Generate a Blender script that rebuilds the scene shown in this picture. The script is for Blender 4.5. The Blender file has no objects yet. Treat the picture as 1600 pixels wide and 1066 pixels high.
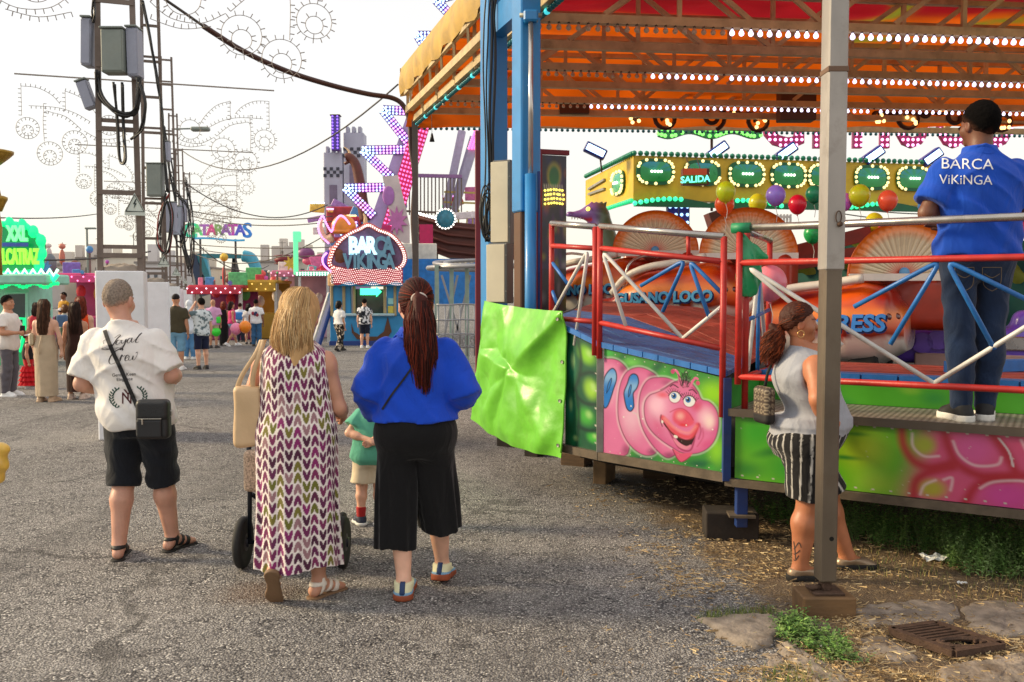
import bpy,bmesh,math,random
import numpy as np
from mathutils import Vector,Matrix
# ------------------------------------------------------------------ camera, world, sun, exposure
SC=bpy.context.scene
COL=SC.collection
FPX,W0,H0=1400.0,1600.0,1066.0
CAMH=1.65
PITCH=math.atan(70.0/FPX)
cam_d=bpy.data.cameras.new('camera');cam=bpy.data.objects.new('camera',cam_d);COL.objects.link(cam)
cam.location=(0,0,CAMH);cam.rotation_euler=(math.pi/2-PITCH,0,0)
cam_d.sensor_width=36.0;cam_d.lens=FPX/W0*36.0;cam_d.clip_start=0.05;cam_d.clip_end=3000
cam_d.dof.use_dof=True;cam_d.dof.focus_distance=5.6;cam_d.dof.aperture_fstop=9.0
SC.camera=cam
SUN_EL,SUN_AZ=math.radians(24),math.radians(-82)
world=bpy.data.worlds.new('World');SC.world=world;world.use_nodes=True
wn=world.node_tree;wn.nodes.clear()
sky=wn.nodes.new('ShaderNodeTexSky');sky.sky_type='NISHITA';sky.sun_disc=False
sky.sun_elevation=SUN_EL;sky.sun_rotation=SUN_AZ
sky.air_density=1.0;sky.dust_density=1.0;sky.ozone_density=1.0;sky.altitude=20
# thin bright evening cloud veils the whole sky: creamy towards the horizon, white above
wg=wn.nodes.new('ShaderNodeNewGeometry');wx=wn.nodes.new('ShaderNodeSeparateXYZ');wr=wn.nodes.new('ShaderNodeValToRGB')
wv=wn.nodes.new('ShaderNodeVectorMath');wv.operation='SCALE';wv.inputs['Scale'].default_value=-1.0
wn.links.new(wg.outputs['Incoming'],wv.inputs[0]);wn.links.new(wv.outputs[0],wx.inputs[0]);wn.links.new(wx.outputs[2],wr.inputs[0])
wr.color_ramp.elements[0].position=0.0;wr.color_ramp.elements[0].color=(1.0,0.92,0.76,1)
wr.color_ramp.elements[1].position=0.22;wr.color_ramp.elements[1].color=(1.0,0.97,0.93,1)
SKY_STR,VEIL=0.10,0.72
wm=wn.nodes.new('ShaderNodeMix');wm.data_type='RGBA';wm.inputs[0].default_value=VEIL
wk=wn.nodes.new('ShaderNodeVectorMath');wk.operation='SCALE';wk.inputs['Scale'].default_value=1.32/SKY_STR
wn.links.new(wr.outputs[0],wk.inputs[0]);wn.links.new(sky.outputs[0],wm.inputs[6]);wn.links.new(wk.outputs[0],wm.inputs[7])
bg=wn.nodes.new('ShaderNodeBackground');bg.inputs['Strength'].default_value=SKY_STR
wo=wn.nodes.new('ShaderNodeOutputWorld')
wn.links.new(wm.outputs[2],bg.inputs[0]);wn.links.new(bg.outputs[0],wo.inputs[0])
sun_d=bpy.data.lights.new('sun','SUN');sun=bpy.data.objects.new('sun',sun_d);COL.objects.link(sun)
sun_d.energy=5.0;sun_d.angle=math.radians(11);sun_d.color=(1.0,0.80,0.50)
sdir=Vector((math.sin(SUN_AZ)*math.cos(SUN_EL),math.cos(SUN_AZ)*math.cos(SUN_EL),math.sin(SUN_EL)))
sun.rotation_euler=sdir.to_track_quat('Z','Y').to_euler();sun.location=(-20,5,20)
vs=SC.view_settings
vs.view_transform='Standard';vs.look='None';vs.gamma=1.0;vs.use_curve_mapping=False;vs.exposure=0.0
SC.render.engine='CYCLES'
SC.cycles.use_denoising=True
SC.cycles.max_bounces=6;SC.cycles.diffuse_bounces=3;SC.cycles.glossy_bounces=3
SC.cycles.transparent_max_bounces=8;SC.cycles.sample_clamp_indirect=6.0
# ------------------------------------------------------------------ photograph -> place (measuring helpers)
def _ray(px,py):
 u=(px-W0/2)/FPX;v=(H0/2-py)/FPX
 return u,math.cos(PITCH)+v*math.sin(PITCH),-math.sin(PITCH)+v*math.cos(PITCH)
def at(px,py,Y):
 u,dy,dz=_ray(px,py);s=Y/dy
 return Vector((u*s,Y,CAMH+dz*s))
def athz(px,py,h=0.0):
 u,dy,dz=_ray(px,py);s=(h-CAMH)/dz
 return Vector((u*s,dy*s,h))
def hz(Y,py):
 return at(800,py,Y).z
rng=random.Random(7)
NR=np.random.default_rng(11)
# ------------------------------------------------------------------ materials
def lin(c):
 if isinstance(c,str):
  c=[int(c[i:i+2],16)for i in(0,2,4)]
 r=[]
 for v in c[:3]:
  v=v/255.0
  r.append(v/12.92 if v<=0.04045 else((v+0.055)/1.055)**2.4)
 return tuple(r)+(1.0,)
MATS={}
def newmat(name):
 m=bpy.data.materials.new(name);m.use_nodes=True
 nt=m.node_tree;b=nt.nodes['Principled BSDF']
 return m,nt,b
def mat(name,c,rough=0.6,metal=0.0,var=0.12,vscale=6.0,bump=0.0,bscale=60.0,spec=0.5,attr=None,stretch=None,coat=0.0,dirt=0.0,sheen=0.0):
 """plain surface: colour with a little uneven wear, roughness, fine relief; attr multiplies a colour attribute"""
 if name in MATS:return MATS[name]
 m,nt,b=newmat(name);N,L=nt.nodes,nt.links
 col=lin(c)if not(isinstance(c,tuple)and len(c)==4)else c
 tc=N.new('ShaderNodeTexCoord')
 vec=tc.outputs['Object']
 if stretch:
  mp=N.new('ShaderNodeMapping');mp.inputs['Scale'].default_value=stretch
  L.new(vec,mp.inputs['Vector']);vec=mp.outputs['Vector']
 no=N.new('ShaderNodeTexNoise');no.inputs['Scale'].default_value=vscale;no.inputs['Detail'].default_value=5
 L.new(vec,no.inputs['Vector'])
 mr=N.new('ShaderNodeMapRange');mr.inputs[1].default_value=0.3;mr.inputs[2].default_value=0.7
 mr.inputs[3].default_value=1-var;mr.inputs[4].default_value=1+var
 L.new(no.outputs['Fac'],mr.inputs[0])
 mx=N.new('ShaderNodeMix');mx.data_type='RGBA';mx.blend_type='MULTIPLY';mx.inputs[0].default_value=1
 if attr:
  at_=N.new('ShaderNodeVertexColor');at_.layer_name=attr
  m2=N.new('ShaderNodeMix');m2.data_type='RGBA';m2.blend_type='MULTIPLY';m2.inputs[0].default_value=1
  m2.inputs[6].default_value=col;L.new(at_.outputs[0],m2.inputs[7]);L.new(m2.outputs[2],mx.inputs[6])
 else:
  mx.inputs[6].default_value=col
 L.new(mr.outputs[0],mx.inputs[7])
 out=mx.outputs[2]
 if dirt>0:
  nd=N.new('ShaderNodeTexNoise');nd.inputs['Scale'].default_value=3.3;nd.inputs['Detail'].default_value=9;nd.inputs['Roughness'].default_value=0.7
  L.new(tc.outputs['Object'],nd.inputs['Vector'])
  rp=N.new('ShaderNodeMapRange');rp.inputs[1].default_value=0.52;rp.inputs[2].default_value=0.68
  rp.inputs[3].default_value=0;rp.inputs[4].default_value=dirt
  L.new(nd.outputs['Fac'],rp.inputs[0])
  md=N.new('ShaderNodeMix');md.data_type='RGBA';md.inputs[7].default_value=lin((84,66,48))
  L.new(rp.outputs[0],md.inputs[0]);L.new(out,md.inputs[6]);out=md.outputs[2]
 L.new(out,b.inputs['Base Color'])
 b.inputs['Roughness'].default_value=rough;b.inputs['Metallic'].default_value=metal
 b.inputs['Specular IOR Level'].default_value=spec
 if coat:b.inputs['Coat Weight'].default_value=coat;b.inputs['Coat Roughness'].default_value=0.15
 if sheen:b.inputs['Sheen Weight'].default_value=sheen
 rm=N.new('ShaderNodeMapRange');rm.inputs[3].default_value=max(0.05,rough-0.12);rm.inputs[4].default_value=min(1,rough+0.12)
 L.new(no.outputs['Fac'],rm.inputs[0]);L.new(rm.outputs[0],b.inputs['Roughness'])
 if bump>0:
  nb=N.new('ShaderNodeTexNoise');nb.inputs['Scale'].default_value=bscale;nb.inputs['Detail'].default_value=4
  L.new(vec,nb.inputs['Vector'])
  bp=N.new('ShaderNodeBump');bp.inputs['Strength'].default_value=bump;bp.inputs['Distance'].default_value=0.01
  L.new(nb.outputs['Fac'],bp.inputs['Height']);L.new(bp.outputs[0],b.inputs['Normal'])
 MATS[name]=m
 return m
def emis(name,c,strength=4.0):
 """a lit lamp"""
 if name in MATS:return MATS[name]
 m,nt,b=newmat(name)
 b.inputs['Base Color'].default_value=lin(c);b.inputs['Roughness'].default_value=0.3
 b.inputs['Emission Color'].default_value=lin(c);b.inputs['Emission Strength'].default_value=strength
 MATS[name]=m
 return m
def paint(name,rough=0.45,bump=0.0,bscale=200,coat=0.0,stretch=None,sheen=0.0):
 """printed or airbrushed surface, its picture held in the colour attribute"""
 return mat(name,(1.0,1.0,1.0,1.0),rough,0,0.05,5.0,bump,bscale,attr='paint',coat=coat,stretch=stretch,sheen=sheen)
 # ------------------------------------------------------------------ mesh building
class MB:
 def __init__(s):s.v=[];s.f=[]
 def add(s,vs,fs):
  o=len(s.v);s.v+=[tuple(v)for v in vs];s.f+=[tuple(i+o for i in f)for f in fs];return s
 def hexa(s,p):
  return s.add(p,[(3,2,1,0),(4,5,6,7),(0,1,5,4),(1,2,6,5),(2,3,7,6),(3,0,4,7)])
 def box(s,c,d,rz=0.0,M=None):
  x,y,z=d[0]/2,d[1]/2,d[2]/2
  R=Matrix.Rotation(rz,3,'Z')if M is None else M
  c=Vector(c)
  return s.hexa([c+R@Vector(q)for q in((-x,-y,-z),(x,-y,-z),(x,y,-z),(-x,y,-z),(-x,-y,z),(x,-y,z),(x,y,z),(-x,y,z))])
 def bbox(s,c,d,b=0.01,M=None):
  """box with chamfered edges"""
  x,y,z=d[0]/2,d[1]/2,d[2]/2;b=min(b,x*.9,y*.9,z*.9)
  R=Matrix.Identity(3)if M is None else M
  c=Vector(c);vs=[];
  for sx in(-1,1):
   for sy in(-1,1):
    for sz in(-1,1):
     vs+=[(sx*x,sy*(y-b),sz*(z-b)),(sx*(x-b),sy*y,sz*(z-b)),(sx*(x-b),sy*(y-b),sz*z)]
  o=len(s.v);s.v+=[tuple(c+R@Vector(q))for q in vs]
  ix=lambda a,e,g,k:o+3*(4*a+2*e+g)+k
  F=[]
  for a in(0,1):
   q=[ix(a,0,0,0),ix(a,1,0,0),ix(a,1,1,0),ix(a,0,1,0)];F.append(q if a else q[::-1])
   q=[ix(0,a,0,1),ix(1,a,0,1),ix(1,a,1,1),ix(0,a,1,1)];F.append(q[::-1]if a else q)
   q=[ix(0,0,a,2),ix(1,0,a,2),ix(1,1,a,2),ix(0,1,a,2)];F.append(q if a else q[::-1])
   for e in(0,1):
    F.append([ix(a,e,0,0),ix(a,e,1,0),ix(a,e,1,1),ix(a,e,0,1)])
    F.append([ix(a,0,e,0),ix(a,1,e,0),ix(a,1,e,2),ix(a,0,e,2)])
    F.append([ix(0,a,e,1),ix(1,a,e,1),ix(1,a,e,2),ix(0,a,e,2)])
    for g in(0,1):F.append([ix(a,e,g,0),ix(a,e,g,1),ix(a,e,g,2)])
  s.f+=[tuple(q)for q in F];return s
 def bar(s,a,b,w,h=None,up=(0,0,1)):
  a,b=Vector(a),Vector(b);h=w if h is None else h
  t=(b-a).normalized();u=Vector(up)
  if abs(t.dot(u))>0.98:u=Vector((0,1,0))
  r=t.cross(u).normalized()*w/2;u=r.cross(t).normalized()*h/2
  return s.hexa([a-r-u,a+r-u,b+r-u,b-r-u,a-r+u,a+r+u,b+r+u,b-r+u])
 def tube(s,pts,r,n=8,cap=True):
  P=[Vector(p)for p in pts];k=len(P)
  rs=r if isinstance(r,(list,tuple))else[r]*k
  o=len(s.v);prev=None
  for i in range(k):
   t=(P[min(i+1,k-1)]-P[max(i-1,0)])
   t=t.normalized()if t.length>1e-9 else Vector((0,0,1))
   if prev is None:
    u=Vector((0,0,1))if abs(t.z)<0.9 else Vector((0,1,0))
    prev=t.cross(u).normalized()
   e1=(prev-t*prev.dot(t));e1=e1.normalized()if e1.length>1e-6 else t.orthogonal().normalized()
   e2=t.cross(e1);prev=e1
   for j in range(n):
    a=2*math.pi*j/n
    s.v.append(tuple(P[i]+(e1*math.cos(a)+e2*math.sin(a))*rs[i]))
  for i in range(k-1):
   for j in range(n):
    j2=(j+1)%n
    s.f.append((o+i*n+j,o+i*n+j2,o+(i+1)*n+j2,o+(i+1)*n+j))
  if cap:
   s.f.append(tuple(o+j for j in range(n))[::-1]);s.f.append(tuple(o+(k-1)*n+j for j in range(n)))
  return s
 def lathe(s,prof,n=16,M=None,c=(0,0,0)):
  """profile [(r, z)] turned about z"""
  R=Matrix.Identity(3)if M is None else M;c=Vector(c);o=len(s.v);k=len(prof)
  for r,z in prof:
   for j in range(n):
    a=2*math.pi*j/n
    s.v.append(tuple(c+R@Vector((r*math.cos(a),r*math.sin(a),z))))
  for i in range(k-1):
   for j in range(n):
    j2=(j+1)%n
    s.f.append((o+i*n+j,o+i*n+j2,o+(i+1)*n+j2,o+(i+1)*n+j))
  s.f.append(tuple(o+j for j in range(n))[::-1]);s.f.append(tuple(o+(k-1)*n+j for j in range(n)))
  return s
 def ball(s,c,r,n=10,m=6,sc=(1,1,1)):
  prof=[(max(1e-4,r*math.sin(math.pi*i/m)),-r*math.cos(math.pi*i/m))for i in range(m+1)]
  return s.lathe(prof,n,Matrix.Diagonal(sc),c)
 def prism(s,poly,a,b):
  """outline poly (list of Vector) swept from offset a to offset b (Vectors)"""
  n=len(poly);o=len(s.v);a,b=Vector(a),Vector(b)
  s.v+=[tuple(Vector(p)+a)for p in poly]+[tuple(Vector(p)+b)for p in poly]
  s.f.append(tuple(o+i for i in range(n)));s.f.append(tuple(o+n+i for i in range(n))[::-1])
  for i in range(n):
   j=(i+1)%n;s.f.append((o+i,o+n+i,o+n+j,o+j))
  return s
 def grid(s,P):
  """P array (m,n,3)"""
  m,n=P.shape[:2];o=len(s.v)
  s.v+=[tuple(p)for p in P.reshape(-1,3)]
  for i in range(m-1):
   for j in range(n-1):
    a=o+i*n+j;s.f.append((a,a+1,a+n+1,a+n))
  return s
def wloc(o):
 p=Vector((0,0,0))
 while o is not None:p+=o.location;o=o.parent
 return p
def mesh_obj(name,V,F,m,parent=None,world=True,smooth=False,col=None):
 V=np.asarray(V,dtype=np.float64)
 if parent is not None and world:V=V-np.array(wloc(parent))
 me=bpy.data.meshes.new(name)
 if isinstance(F,np.ndarray):
  nf,k=F.shape
  me.vertices.add(len(V));me.vertices.foreach_set('co',V.astype(np.float32).ravel())
  me.loops.add(nf*k);me.loops.foreach_set('vertex_index',F.astype(np.int32).ravel())
  me.polygons.add(nf);me.polygons.foreach_set('loop_start',np.arange(0,nf*k,k,dtype=np.int32))
  me.polygons.foreach_set('loop_total',np.full(nf,k,dtype=np.int32))
  me.update(calc_edges=True)
 else:
  me.from_pydata([tuple(v)for v in V],[],F)
  if len(F)<6000:
   bm=bmesh.new();bm.from_mesh(me);bmesh.ops.recalc_face_normals(bm,faces=bm.faces);bm.to_mesh(me);bm.free()
  me.update()
 me.polygons.foreach_set('use_smooth',np.full(len(me.polygons),bool(smooth)))
 if col is not None:
  ca=me.color_attributes.new('paint','FLOAT_COLOR','POINT')
  c4=np.ones((len(V),4),np.float32);c4[:,:3]=col;ca.data.foreach_set('color',c4.ravel())
 if m is not None:me.materials.append(m)
 o=bpy.data.objects.new(name,me);COL.objects.link(o)
 if parent is not None:o.parent=parent
 return o
def obj(name,mb,m,parent=None,world=True,smooth=False,label=None,kind=None,fixn=True):
 o=mesh_obj(name,mb.v,mb.f,m,parent,world,smooth)
 if label:o['label']=label
 if kind:o['kind']=kind
 return o
def share(name,src,parent,loc,rot=None,scale=None):
 """another piece with the same mesh; loc is in the parent's space"""
 o=bpy.data.objects.new(name,src.data);COL.objects.link(o);o.parent=parent;o.location=loc
 if rot is not None:o.rotation_euler=rot
 if scale is not None:o.scale=scale
 return o
def thing(name,label,cat,loc=(0,0,0),rz=0.0,group=None):
 o=bpy.data.objects.new(name,None);COL.objects.link(o);o.empty_display_size=0.2
 o.location=loc;o.rotation_euler=(0,0,rz);o['label']=label;o['category']=cat
 if group:o['group']=group
 return o
def tag(o,label,cat,group=None):
 o['label']=label;o['category']=cat
 if group:o['group']=group
 return o
def struct(name,mb,m,smooth=False):
 o=obj(name,mb,m,smooth=smooth);o['kind']='structure';return o
def copy_tree(o,parent=None):
 c=o.copy();COL.objects.link(c);c.parent=parent
 for ch in[q for q in bpy.data.objects if q.parent==o]:copy_tree(ch,c)
 return c
def text_mesh(txt,size=1.0,shear=0.0,bold=0.0,depth=0.0,space=1.0,res=3):
 cu=bpy.data.curves.new('t','FONT');cu.body=txt;cu.size=size;cu.shear=shear;cu.offset=bold
 cu.extrude=depth;cu.align_x='CENTER';cu.space_character=space;cu.resolution_u=res
 o=bpy.data.objects.new('t',cu);COL.objects.link(o)
 dg=bpy.context.evaluated_depsgraph_get();dg.update()
 me=bpy.data.meshes.new_from_object(o.evaluated_get(dg))
 V=np.array([v.co[:]for v in me.vertices])if len(me.vertices)else np.zeros((0,3))
 F=[tuple(p.vertices)for p in me.polygons]
 bpy.data.objects.remove(o);bpy.data.curves.remove(cu);bpy.data.meshes.remove(me)
 return V,F
def lettering(name,txt,size,origin,ex,ey,m,parent,depth=0.004,world=True,warp=None,**kw):
 """letters standing on a surface: origin = middle of the baseline, ex/ey = reading and up directions"""
 V,F=text_mesh(txt,size,depth=depth,**kw)
 ex,ey=Vector(ex).normalized(),Vector(ey).normalized();ez=ex.cross(ey)
 if warp:V=warp(V)
 P=np.array(origin)[None]+V[:,:1]*np.array(ex)+V[:,1:2]*np.array(ey)+V[:,2:3]*np.array(ez)
 return mesh_obj(name,P,F,m,parent,world)
def bulbs(name,pts,r,m,parent,world=True,n=6,k=4,kind='stuff'):
 """many little lamps of one kind, too small to pick apart"""
 base=MB().ball((0,0,0),r,n,k);bv=np.array(base.v);nb=len(bv);V=[];F=[]
 for i,p in enumerate(pts):
  V.append(bv+np.array(p)[None]);F+=[tuple(a+i*nb for a in f)for f in base.f]
 o=mesh_obj(name,np.concatenate(V),F,m,parent,world,True)
 if kind:o['kind']=kind
 return o
def bez(p0,p1,p2,p3,n=16):
 p0,p1,p2,p3=map(Vector,(p0,p1,p2,p3));R=[]
 for i in range(n+1):
  t=i/n;R.append(p0*(1-t)**3+p1*3*t*(1-t)**2+p2*3*t*t*(1-t)+p3*t**3)
 return R
def sag(a,b,d,n=20):
 a,b=Vector(a),Vector(b)
 return[a.lerp(b,i/n)-Vector((0,0,d*4*(i/n)*(1-i/n)))for i in range(n+1)]
def catmull(P,n=8):
 P=[Vector(p)for p in P];Q=[P[0]]+P+[P[-1]];R=[]
 for i in range(1,len(Q)-2):
  for k in range(n):
   t=k/n;a,b,c,d=Q[i-1],Q[i],Q[i+1],Q[i+2]
   R.append(0.5*((2*b)+(c-a)*t+(2*a-5*b+4*c-d)*t*t+(3*b-a-3*c+d)*t**3))
 R.append(P[-1]);return R
def sstep(a,b,x):
 t=np.clip((x-a)/(b-a),0,1);return t*t*(3-2*t)
 # ------------------------------------------------------------------ painting helpers (flat prints as colour attributes)
def sd_poly(X,Y,poly):
 """signed distance to a closed outline, negative inside"""
 P=np.asarray(poly,dtype=np.float64)[:,:2];n=len(P)
 d=np.full(X.shape,1e18);ins=np.zeros(X.shape,bool)
 for i in range(n):
  ax,ay=P[i];bx,by=P[(i+1)%n];ex,ey=bx-ax,by-ay
  wx,wy=X-ax,Y-ay
  t=np.clip((wx*ex+wy*ey)/(ex*ex+ey*ey+1e-12),0,1)
  d=np.minimum(d,(wx-ex*t)**2+(wy-ey*t)**2)
  c=((ay>Y)!=(by>Y))&(X<ex*(Y-ay)/(ey+(1e-12 if ey==0 else 0))+ax)
  ins^=c
 d=np.sqrt(d);return np.where(ins,-d,d)
def sd_line(X,Y,pts):
 d=np.full(X.shape,1e18)
 for(ax,ay),(bx,by)in zip(pts[:-1],pts[1:]):
  ex,ey=bx-ax,by-ay;wx,wy=X-ax,Y-ay
  t=np.clip((wx*ex+wy*ey)/(ex*ex+ey*ey+1e-12),0,1)
  d=np.minimum(d,(wx-ex*t)**2+(wy-ey*t)**2)
 return np.sqrt(d)
def smooth_loop(pts,n=6):
 P=[Vector((p[0],p[1],0))for p in pts];k=len(P);R=[]
 for i in range(k):
  a,b,c,d=P[i-1],P[i],P[(i+1)%k],P[(i+2)%k]
  for q in range(n):
   t=q/n;v=0.5*((2*b)+(c-a)*t+(2*a-5*b+4*c-d)*t*t+(3*b-a-3*c+d)*t**3)
   R.append((v.x,v.y))
 return R
def smooth_line(pts,n=6):
 return[(v.x,v.y)for v in catmull([(p[0],p[1],0)for p in pts],n)]
class Art:
 def __init__(s,X,Y,base):
  s.X,s.Y=X,Y;s.c=np.ones(X.shape+(3,))*np.array(lin(base)[:3])
 def mix(s,a,c):
  a=np.clip(a,0,1)[...,None];s.c=s.c*(1-a)+np.array(lin(c)[:3])*a
 def blob(s,x,y,rx,ry,c,a=1.0,soft=1.0,rot=0.0):
  dx,dy=s.X-x,s.Y-y;cr,sr=math.cos(rot),math.sin(rot)
  q=np.sqrt(((dx*cr+dy*sr)/rx)**2+((-dx*sr+dy*cr)/ry)**2)
  s.mix(a*(1-sstep(1-soft,1.0,q)),c)
 def fill(s,pts,c,soft=3.0,smooth=True,a=1.0):
  d=sd_poly(s.X,s.Y,smooth_loop(pts)if smooth else pts);s.mix(a*(1-sstep(-soft,soft,d)),c);return d
 def line(s,pts,w,c,soft=3.0,a=1.0,smooth=True):
  d=sd_line(s.X,s.Y,smooth_line(pts)if smooth else pts);s.mix(a*(1-sstep(w-soft,w+soft,d)),c)
def vnoise(X,Y,seed=0):
 """smooth value noise on a lattice, 0..1"""
 g=np.random.default_rng(seed).random((64,64))
 xi=np.floor(X).astype(int);yi=np.floor(Y).astype(int);fx=X-xi;fy=Y-yi
 fx=fx*fx*(3-2*fx);fy=fy*fy*(3-2*fy)
 a=g[xi%64,yi%64];b=g[(xi+1)%64,yi%64];c=g[xi%64,(yi+1)%64];d=g[(xi+1)%64,(yi+1)%64]
 return(a*(1-fx)+b*fx)*(1-fy)+(c*(1-fx)+d*fx)*fy
def fbm(X,Y,seed=0,o=4):
 r=0;a=0.5;t=0
 for k in range(o):
  r=r+a*vnoise(X*2**k,Y*2**k,seed+k);t+=a;a*=0.5
 return r/t
def art_panel(name,corners,nx,ny,fn,m,parent,world=True,thick=0.012,nrm=None,label=None):
 """flat sheet: corners TL, TR, BR, BL; fn(U, V) -> colours, U right, V down"""
 TL,TR,BR,BL=[np.array(c,float)for c in corners]
 U,Vv=np.meshgrid(np.linspace(0,1,nx),np.linspace(0,1,ny))
 P=(TL*((1-U)*(1-Vv))[...,None]+TR*(U*(1-Vv))[...,None]+BR*(U*Vv)[...,None]+BL*((1-U)*Vv)[...,None])
 col=fn(U,Vv).reshape(-1,3)
 n=np.cross(TR-TL,BL-TL);n=-n/np.linalg.norm(n)
 i,j=np.meshgrid(np.arange(ny-1),np.arange(nx-1),indexing='ij');a=(i*nx+j).ravel()
 F=[tuple(q)for q in np.stack([a,a+nx,a+nx+1,a+1],1)]
 V=P.reshape(-1,3);k=len(V)
 rim=[0,nx-1,nx*ny-1,nx*(ny-1)]
 V=np.concatenate([V,V[rim]-n*thick if np.dot(n,np.array([0,-1,0]))>0 else V[rim]+n*thick])
 col=np.concatenate([col,np.full((4,3),0.12)])
 edges=[list(range(0,nx)),[nx-1+nx*q for q in range(ny)],list(range(nx*ny-1,nx*(ny-1)-1,-1)),[nx*q for q in range(ny-1,-1,-1)]]
 for q in range(4):F.append(tuple(edges[q])+(k+(q+1)%4,k+q))
 o=mesh_obj(name,V,F,m,parent,world,False,col)
 if label:o['label']=label
 return o
 # ------------------------------------------------------------------ ground
def ground_material():
 m,nt,b=newmat('asphalt_and_dirt');N,L=nt.nodes,nt.links
 geo=N.new('ShaderNodeNewGeometry');pos=geo.outputs['Position']
 def tex(kind,scale,**kw):
  t=N.new(kind);t.inputs['Scale'].default_value=scale;L.new(pos,t.inputs['Vector'])
  for k,v in kw.items():
   if k in t.inputs:t.inputs[k].default_value=v
  return t
 def ramp(src,a,b_,lo=0.0,hi=1.0):
  r=N.new('ShaderNodeMapRange');r.interpolation_type='SMOOTHSTEP';r.inputs[1].default_value=a;r.inputs[2].default_value=b_
  r.inputs[3].default_value=lo;r.inputs[4].default_value=hi;L.new(src,r.inputs[0]);return r.outputs[0]
 def math_(op,a,b_=None):
  n=N.new('ShaderNodeMath');n.operation=op
  for i,q in enumerate((a,b_)):
   if q is None:continue
   if isinstance(q,(int,float)):n.inputs[i].default_value=q
   else:L.new(q,n.inputs[i])
  return n.outputs[0]
 def mixc(f,a,b_,blend='MIX'):
  n=N.new('ShaderNodeMix');n.data_type='RGBA';n.blend_type=blend
  if isinstance(f,(int,float)):n.inputs[0].default_value=f
  else:L.new(f,n.inputs[0])
  for i,q in((6,a),(7,b_)):
   if isinstance(q,tuple):n.inputs[i].default_value=q
   else:L.new(q,n.inputs[i])
  return n.outputs[2]
  # aggregate: three sizes of stone chips in dark binder
 v1=tex('ShaderNodeTexVoronoi',92.0);v2=tex('ShaderNodeTexVoronoi',190.0)
 n1=tex('ShaderNodeTexNoise',0.55,Detail=6.0,Roughness=0.62);n2=tex('ShaderNodeTexNoise',7.0,Detail=7.0,Roughness=0.7)
 n3=tex('ShaderNodeTexNoise',60.0,Detail=5.0,Roughness=0.75)
 cr=N.new('ShaderNodeValToRGB');e=cr.color_ramp.elements
 e[0].position=0.0;e[0].color=lin((44,44,47));e[1].position=1.0;e[1].color=lin((240,236,230))
 q=e.new(0.30);q.color=lin((92,90,91));q=e.new(0.62);q.color=lin((136,132,131));q=e.new(0.84);q.color=lin((172,167,163))
 sp=N.new('ShaderNodeSeparateColor');L.new(v1.outputs['Color'],sp.inputs[0]);L.new(sp.outputs[0],cr.inputs[0])
 cr2=N.new('ShaderNodeValToRGB');e=cr2.color_ramp.elements
 e[0].color=lin((54,53,55));e[1].color=lin((206,201,197))
 sp2=N.new('ShaderNodeSeparateColor');L.new(v2.outputs['Color'],sp2.inputs[0]);L.new(sp2.outputs[1],cr2.inputs[0])
 stone=mixc(ramp(n2.outputs['Fac'],0.4,0.6),cr.outputs[0],cr2.outputs[0])
 binder=ramp(v1.outputs['Distance'],0.30,0.62)
 c=mixc(math_('MULTIPLY',binder,0.6),stone,lin((44,42,43)))
 patch=ramp(n1.outputs['Fac'],0.28,0.72,0.92,1.28)
 comb=N.new('ShaderNodeCombineColor')
 for i in range(3):L.new(patch,comb.inputs[i])
 c=mixc(1.0,c,comb.outputs[0],'MULTIPLY')
 # long wear streaks along the lane
 mp=N.new('ShaderNodeMapping');mp.inputs['Scale'].default_value=(0.9,0.16,1);mp.inputs['Rotation'].default_value=(0,0,1.25);L.new(pos,mp.inputs['Vector'])
 ns=N.new('ShaderNodeTexNoise');ns.inputs['Scale'].default_value=1.4;ns.inputs['Detail'].default_value=8;ns.inputs['Roughness'].default_value=0.7;L.new(mp.outputs[0],ns.inputs['Vector'])
 st=ramp(ns.outputs['Fac'],0.50,0.68,0,0.42)
 c=mixc(st,c,lin((78,75,75)))
 # sandy dust that has settled far down the lane and in worn spots
 sx=N.new('ShaderNodeSeparateXYZ');L.new(pos,sx.inputs[0])
 nd=tex('ShaderNodeTexNoise',0.8,Detail=7.0,Roughness=0.65)
 du=math_('MULTIPLY',ramp(nd.outputs['Fac'],0.46,0.72),0.22)
 c=mixc(du,c,lin((172,166,160)))
 # cracks and dark tyre scuffs
 vc_=tex('ShaderNodeTexVoronoi',0.42);vc_.feature='DISTANCE_TO_EDGE'
 nw=tex('ShaderNodeTexNoise',3.0,Detail=6.0);wv_=N.new('ShaderNodeVectorMath');wv_.operation='ADD';L.new(pos,wv_.inputs[0]);ws=N.new('ShaderNodeVectorMath');ws.operation='SCALE';ws.inputs['Scale'].default_value=0.5;L.new(nw.outputs['Color'],ws.inputs[0]);L.new(ws.outputs[0],wv_.inputs[1]);L.new(wv_.outputs[0],vc_.inputs['Vector'])
 crk=math_('MULTIPLY',ramp(vc_.outputs['Distance'],0.004,0.022,1,0),ramp(n1.outputs['Fac'],0.45,0.6))
 c=mixc(math_('MULTIPLY',crk,0.55),c,lin((48,45,44)))
 n6=tex('ShaderNodeTexNoise',0.9,Detail=9.0,Roughness=0.75);c=mixc(ramp(n6.outputs['Fac'],0.56,0.70,0,0.45),c,lin((70,66,65)))
 # brown stain
 vd=N.new('ShaderNodeVectorMath');vd.operation='DISTANCE';L.new(pos,vd.inputs[0]);p0=athz(405,925);vd.inputs[1].default_value=(p0.x,p0.y,0)
 stn=math_('MULTIPLY',ramp(math_('ADD',vd.outputs['Value'],math_('MULTIPLY',n2.outputs['Fac'],0.16)),0.10,0.40,1,0),0.5)
 c=mixc(stn,c,lin((112,84,62)))
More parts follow.
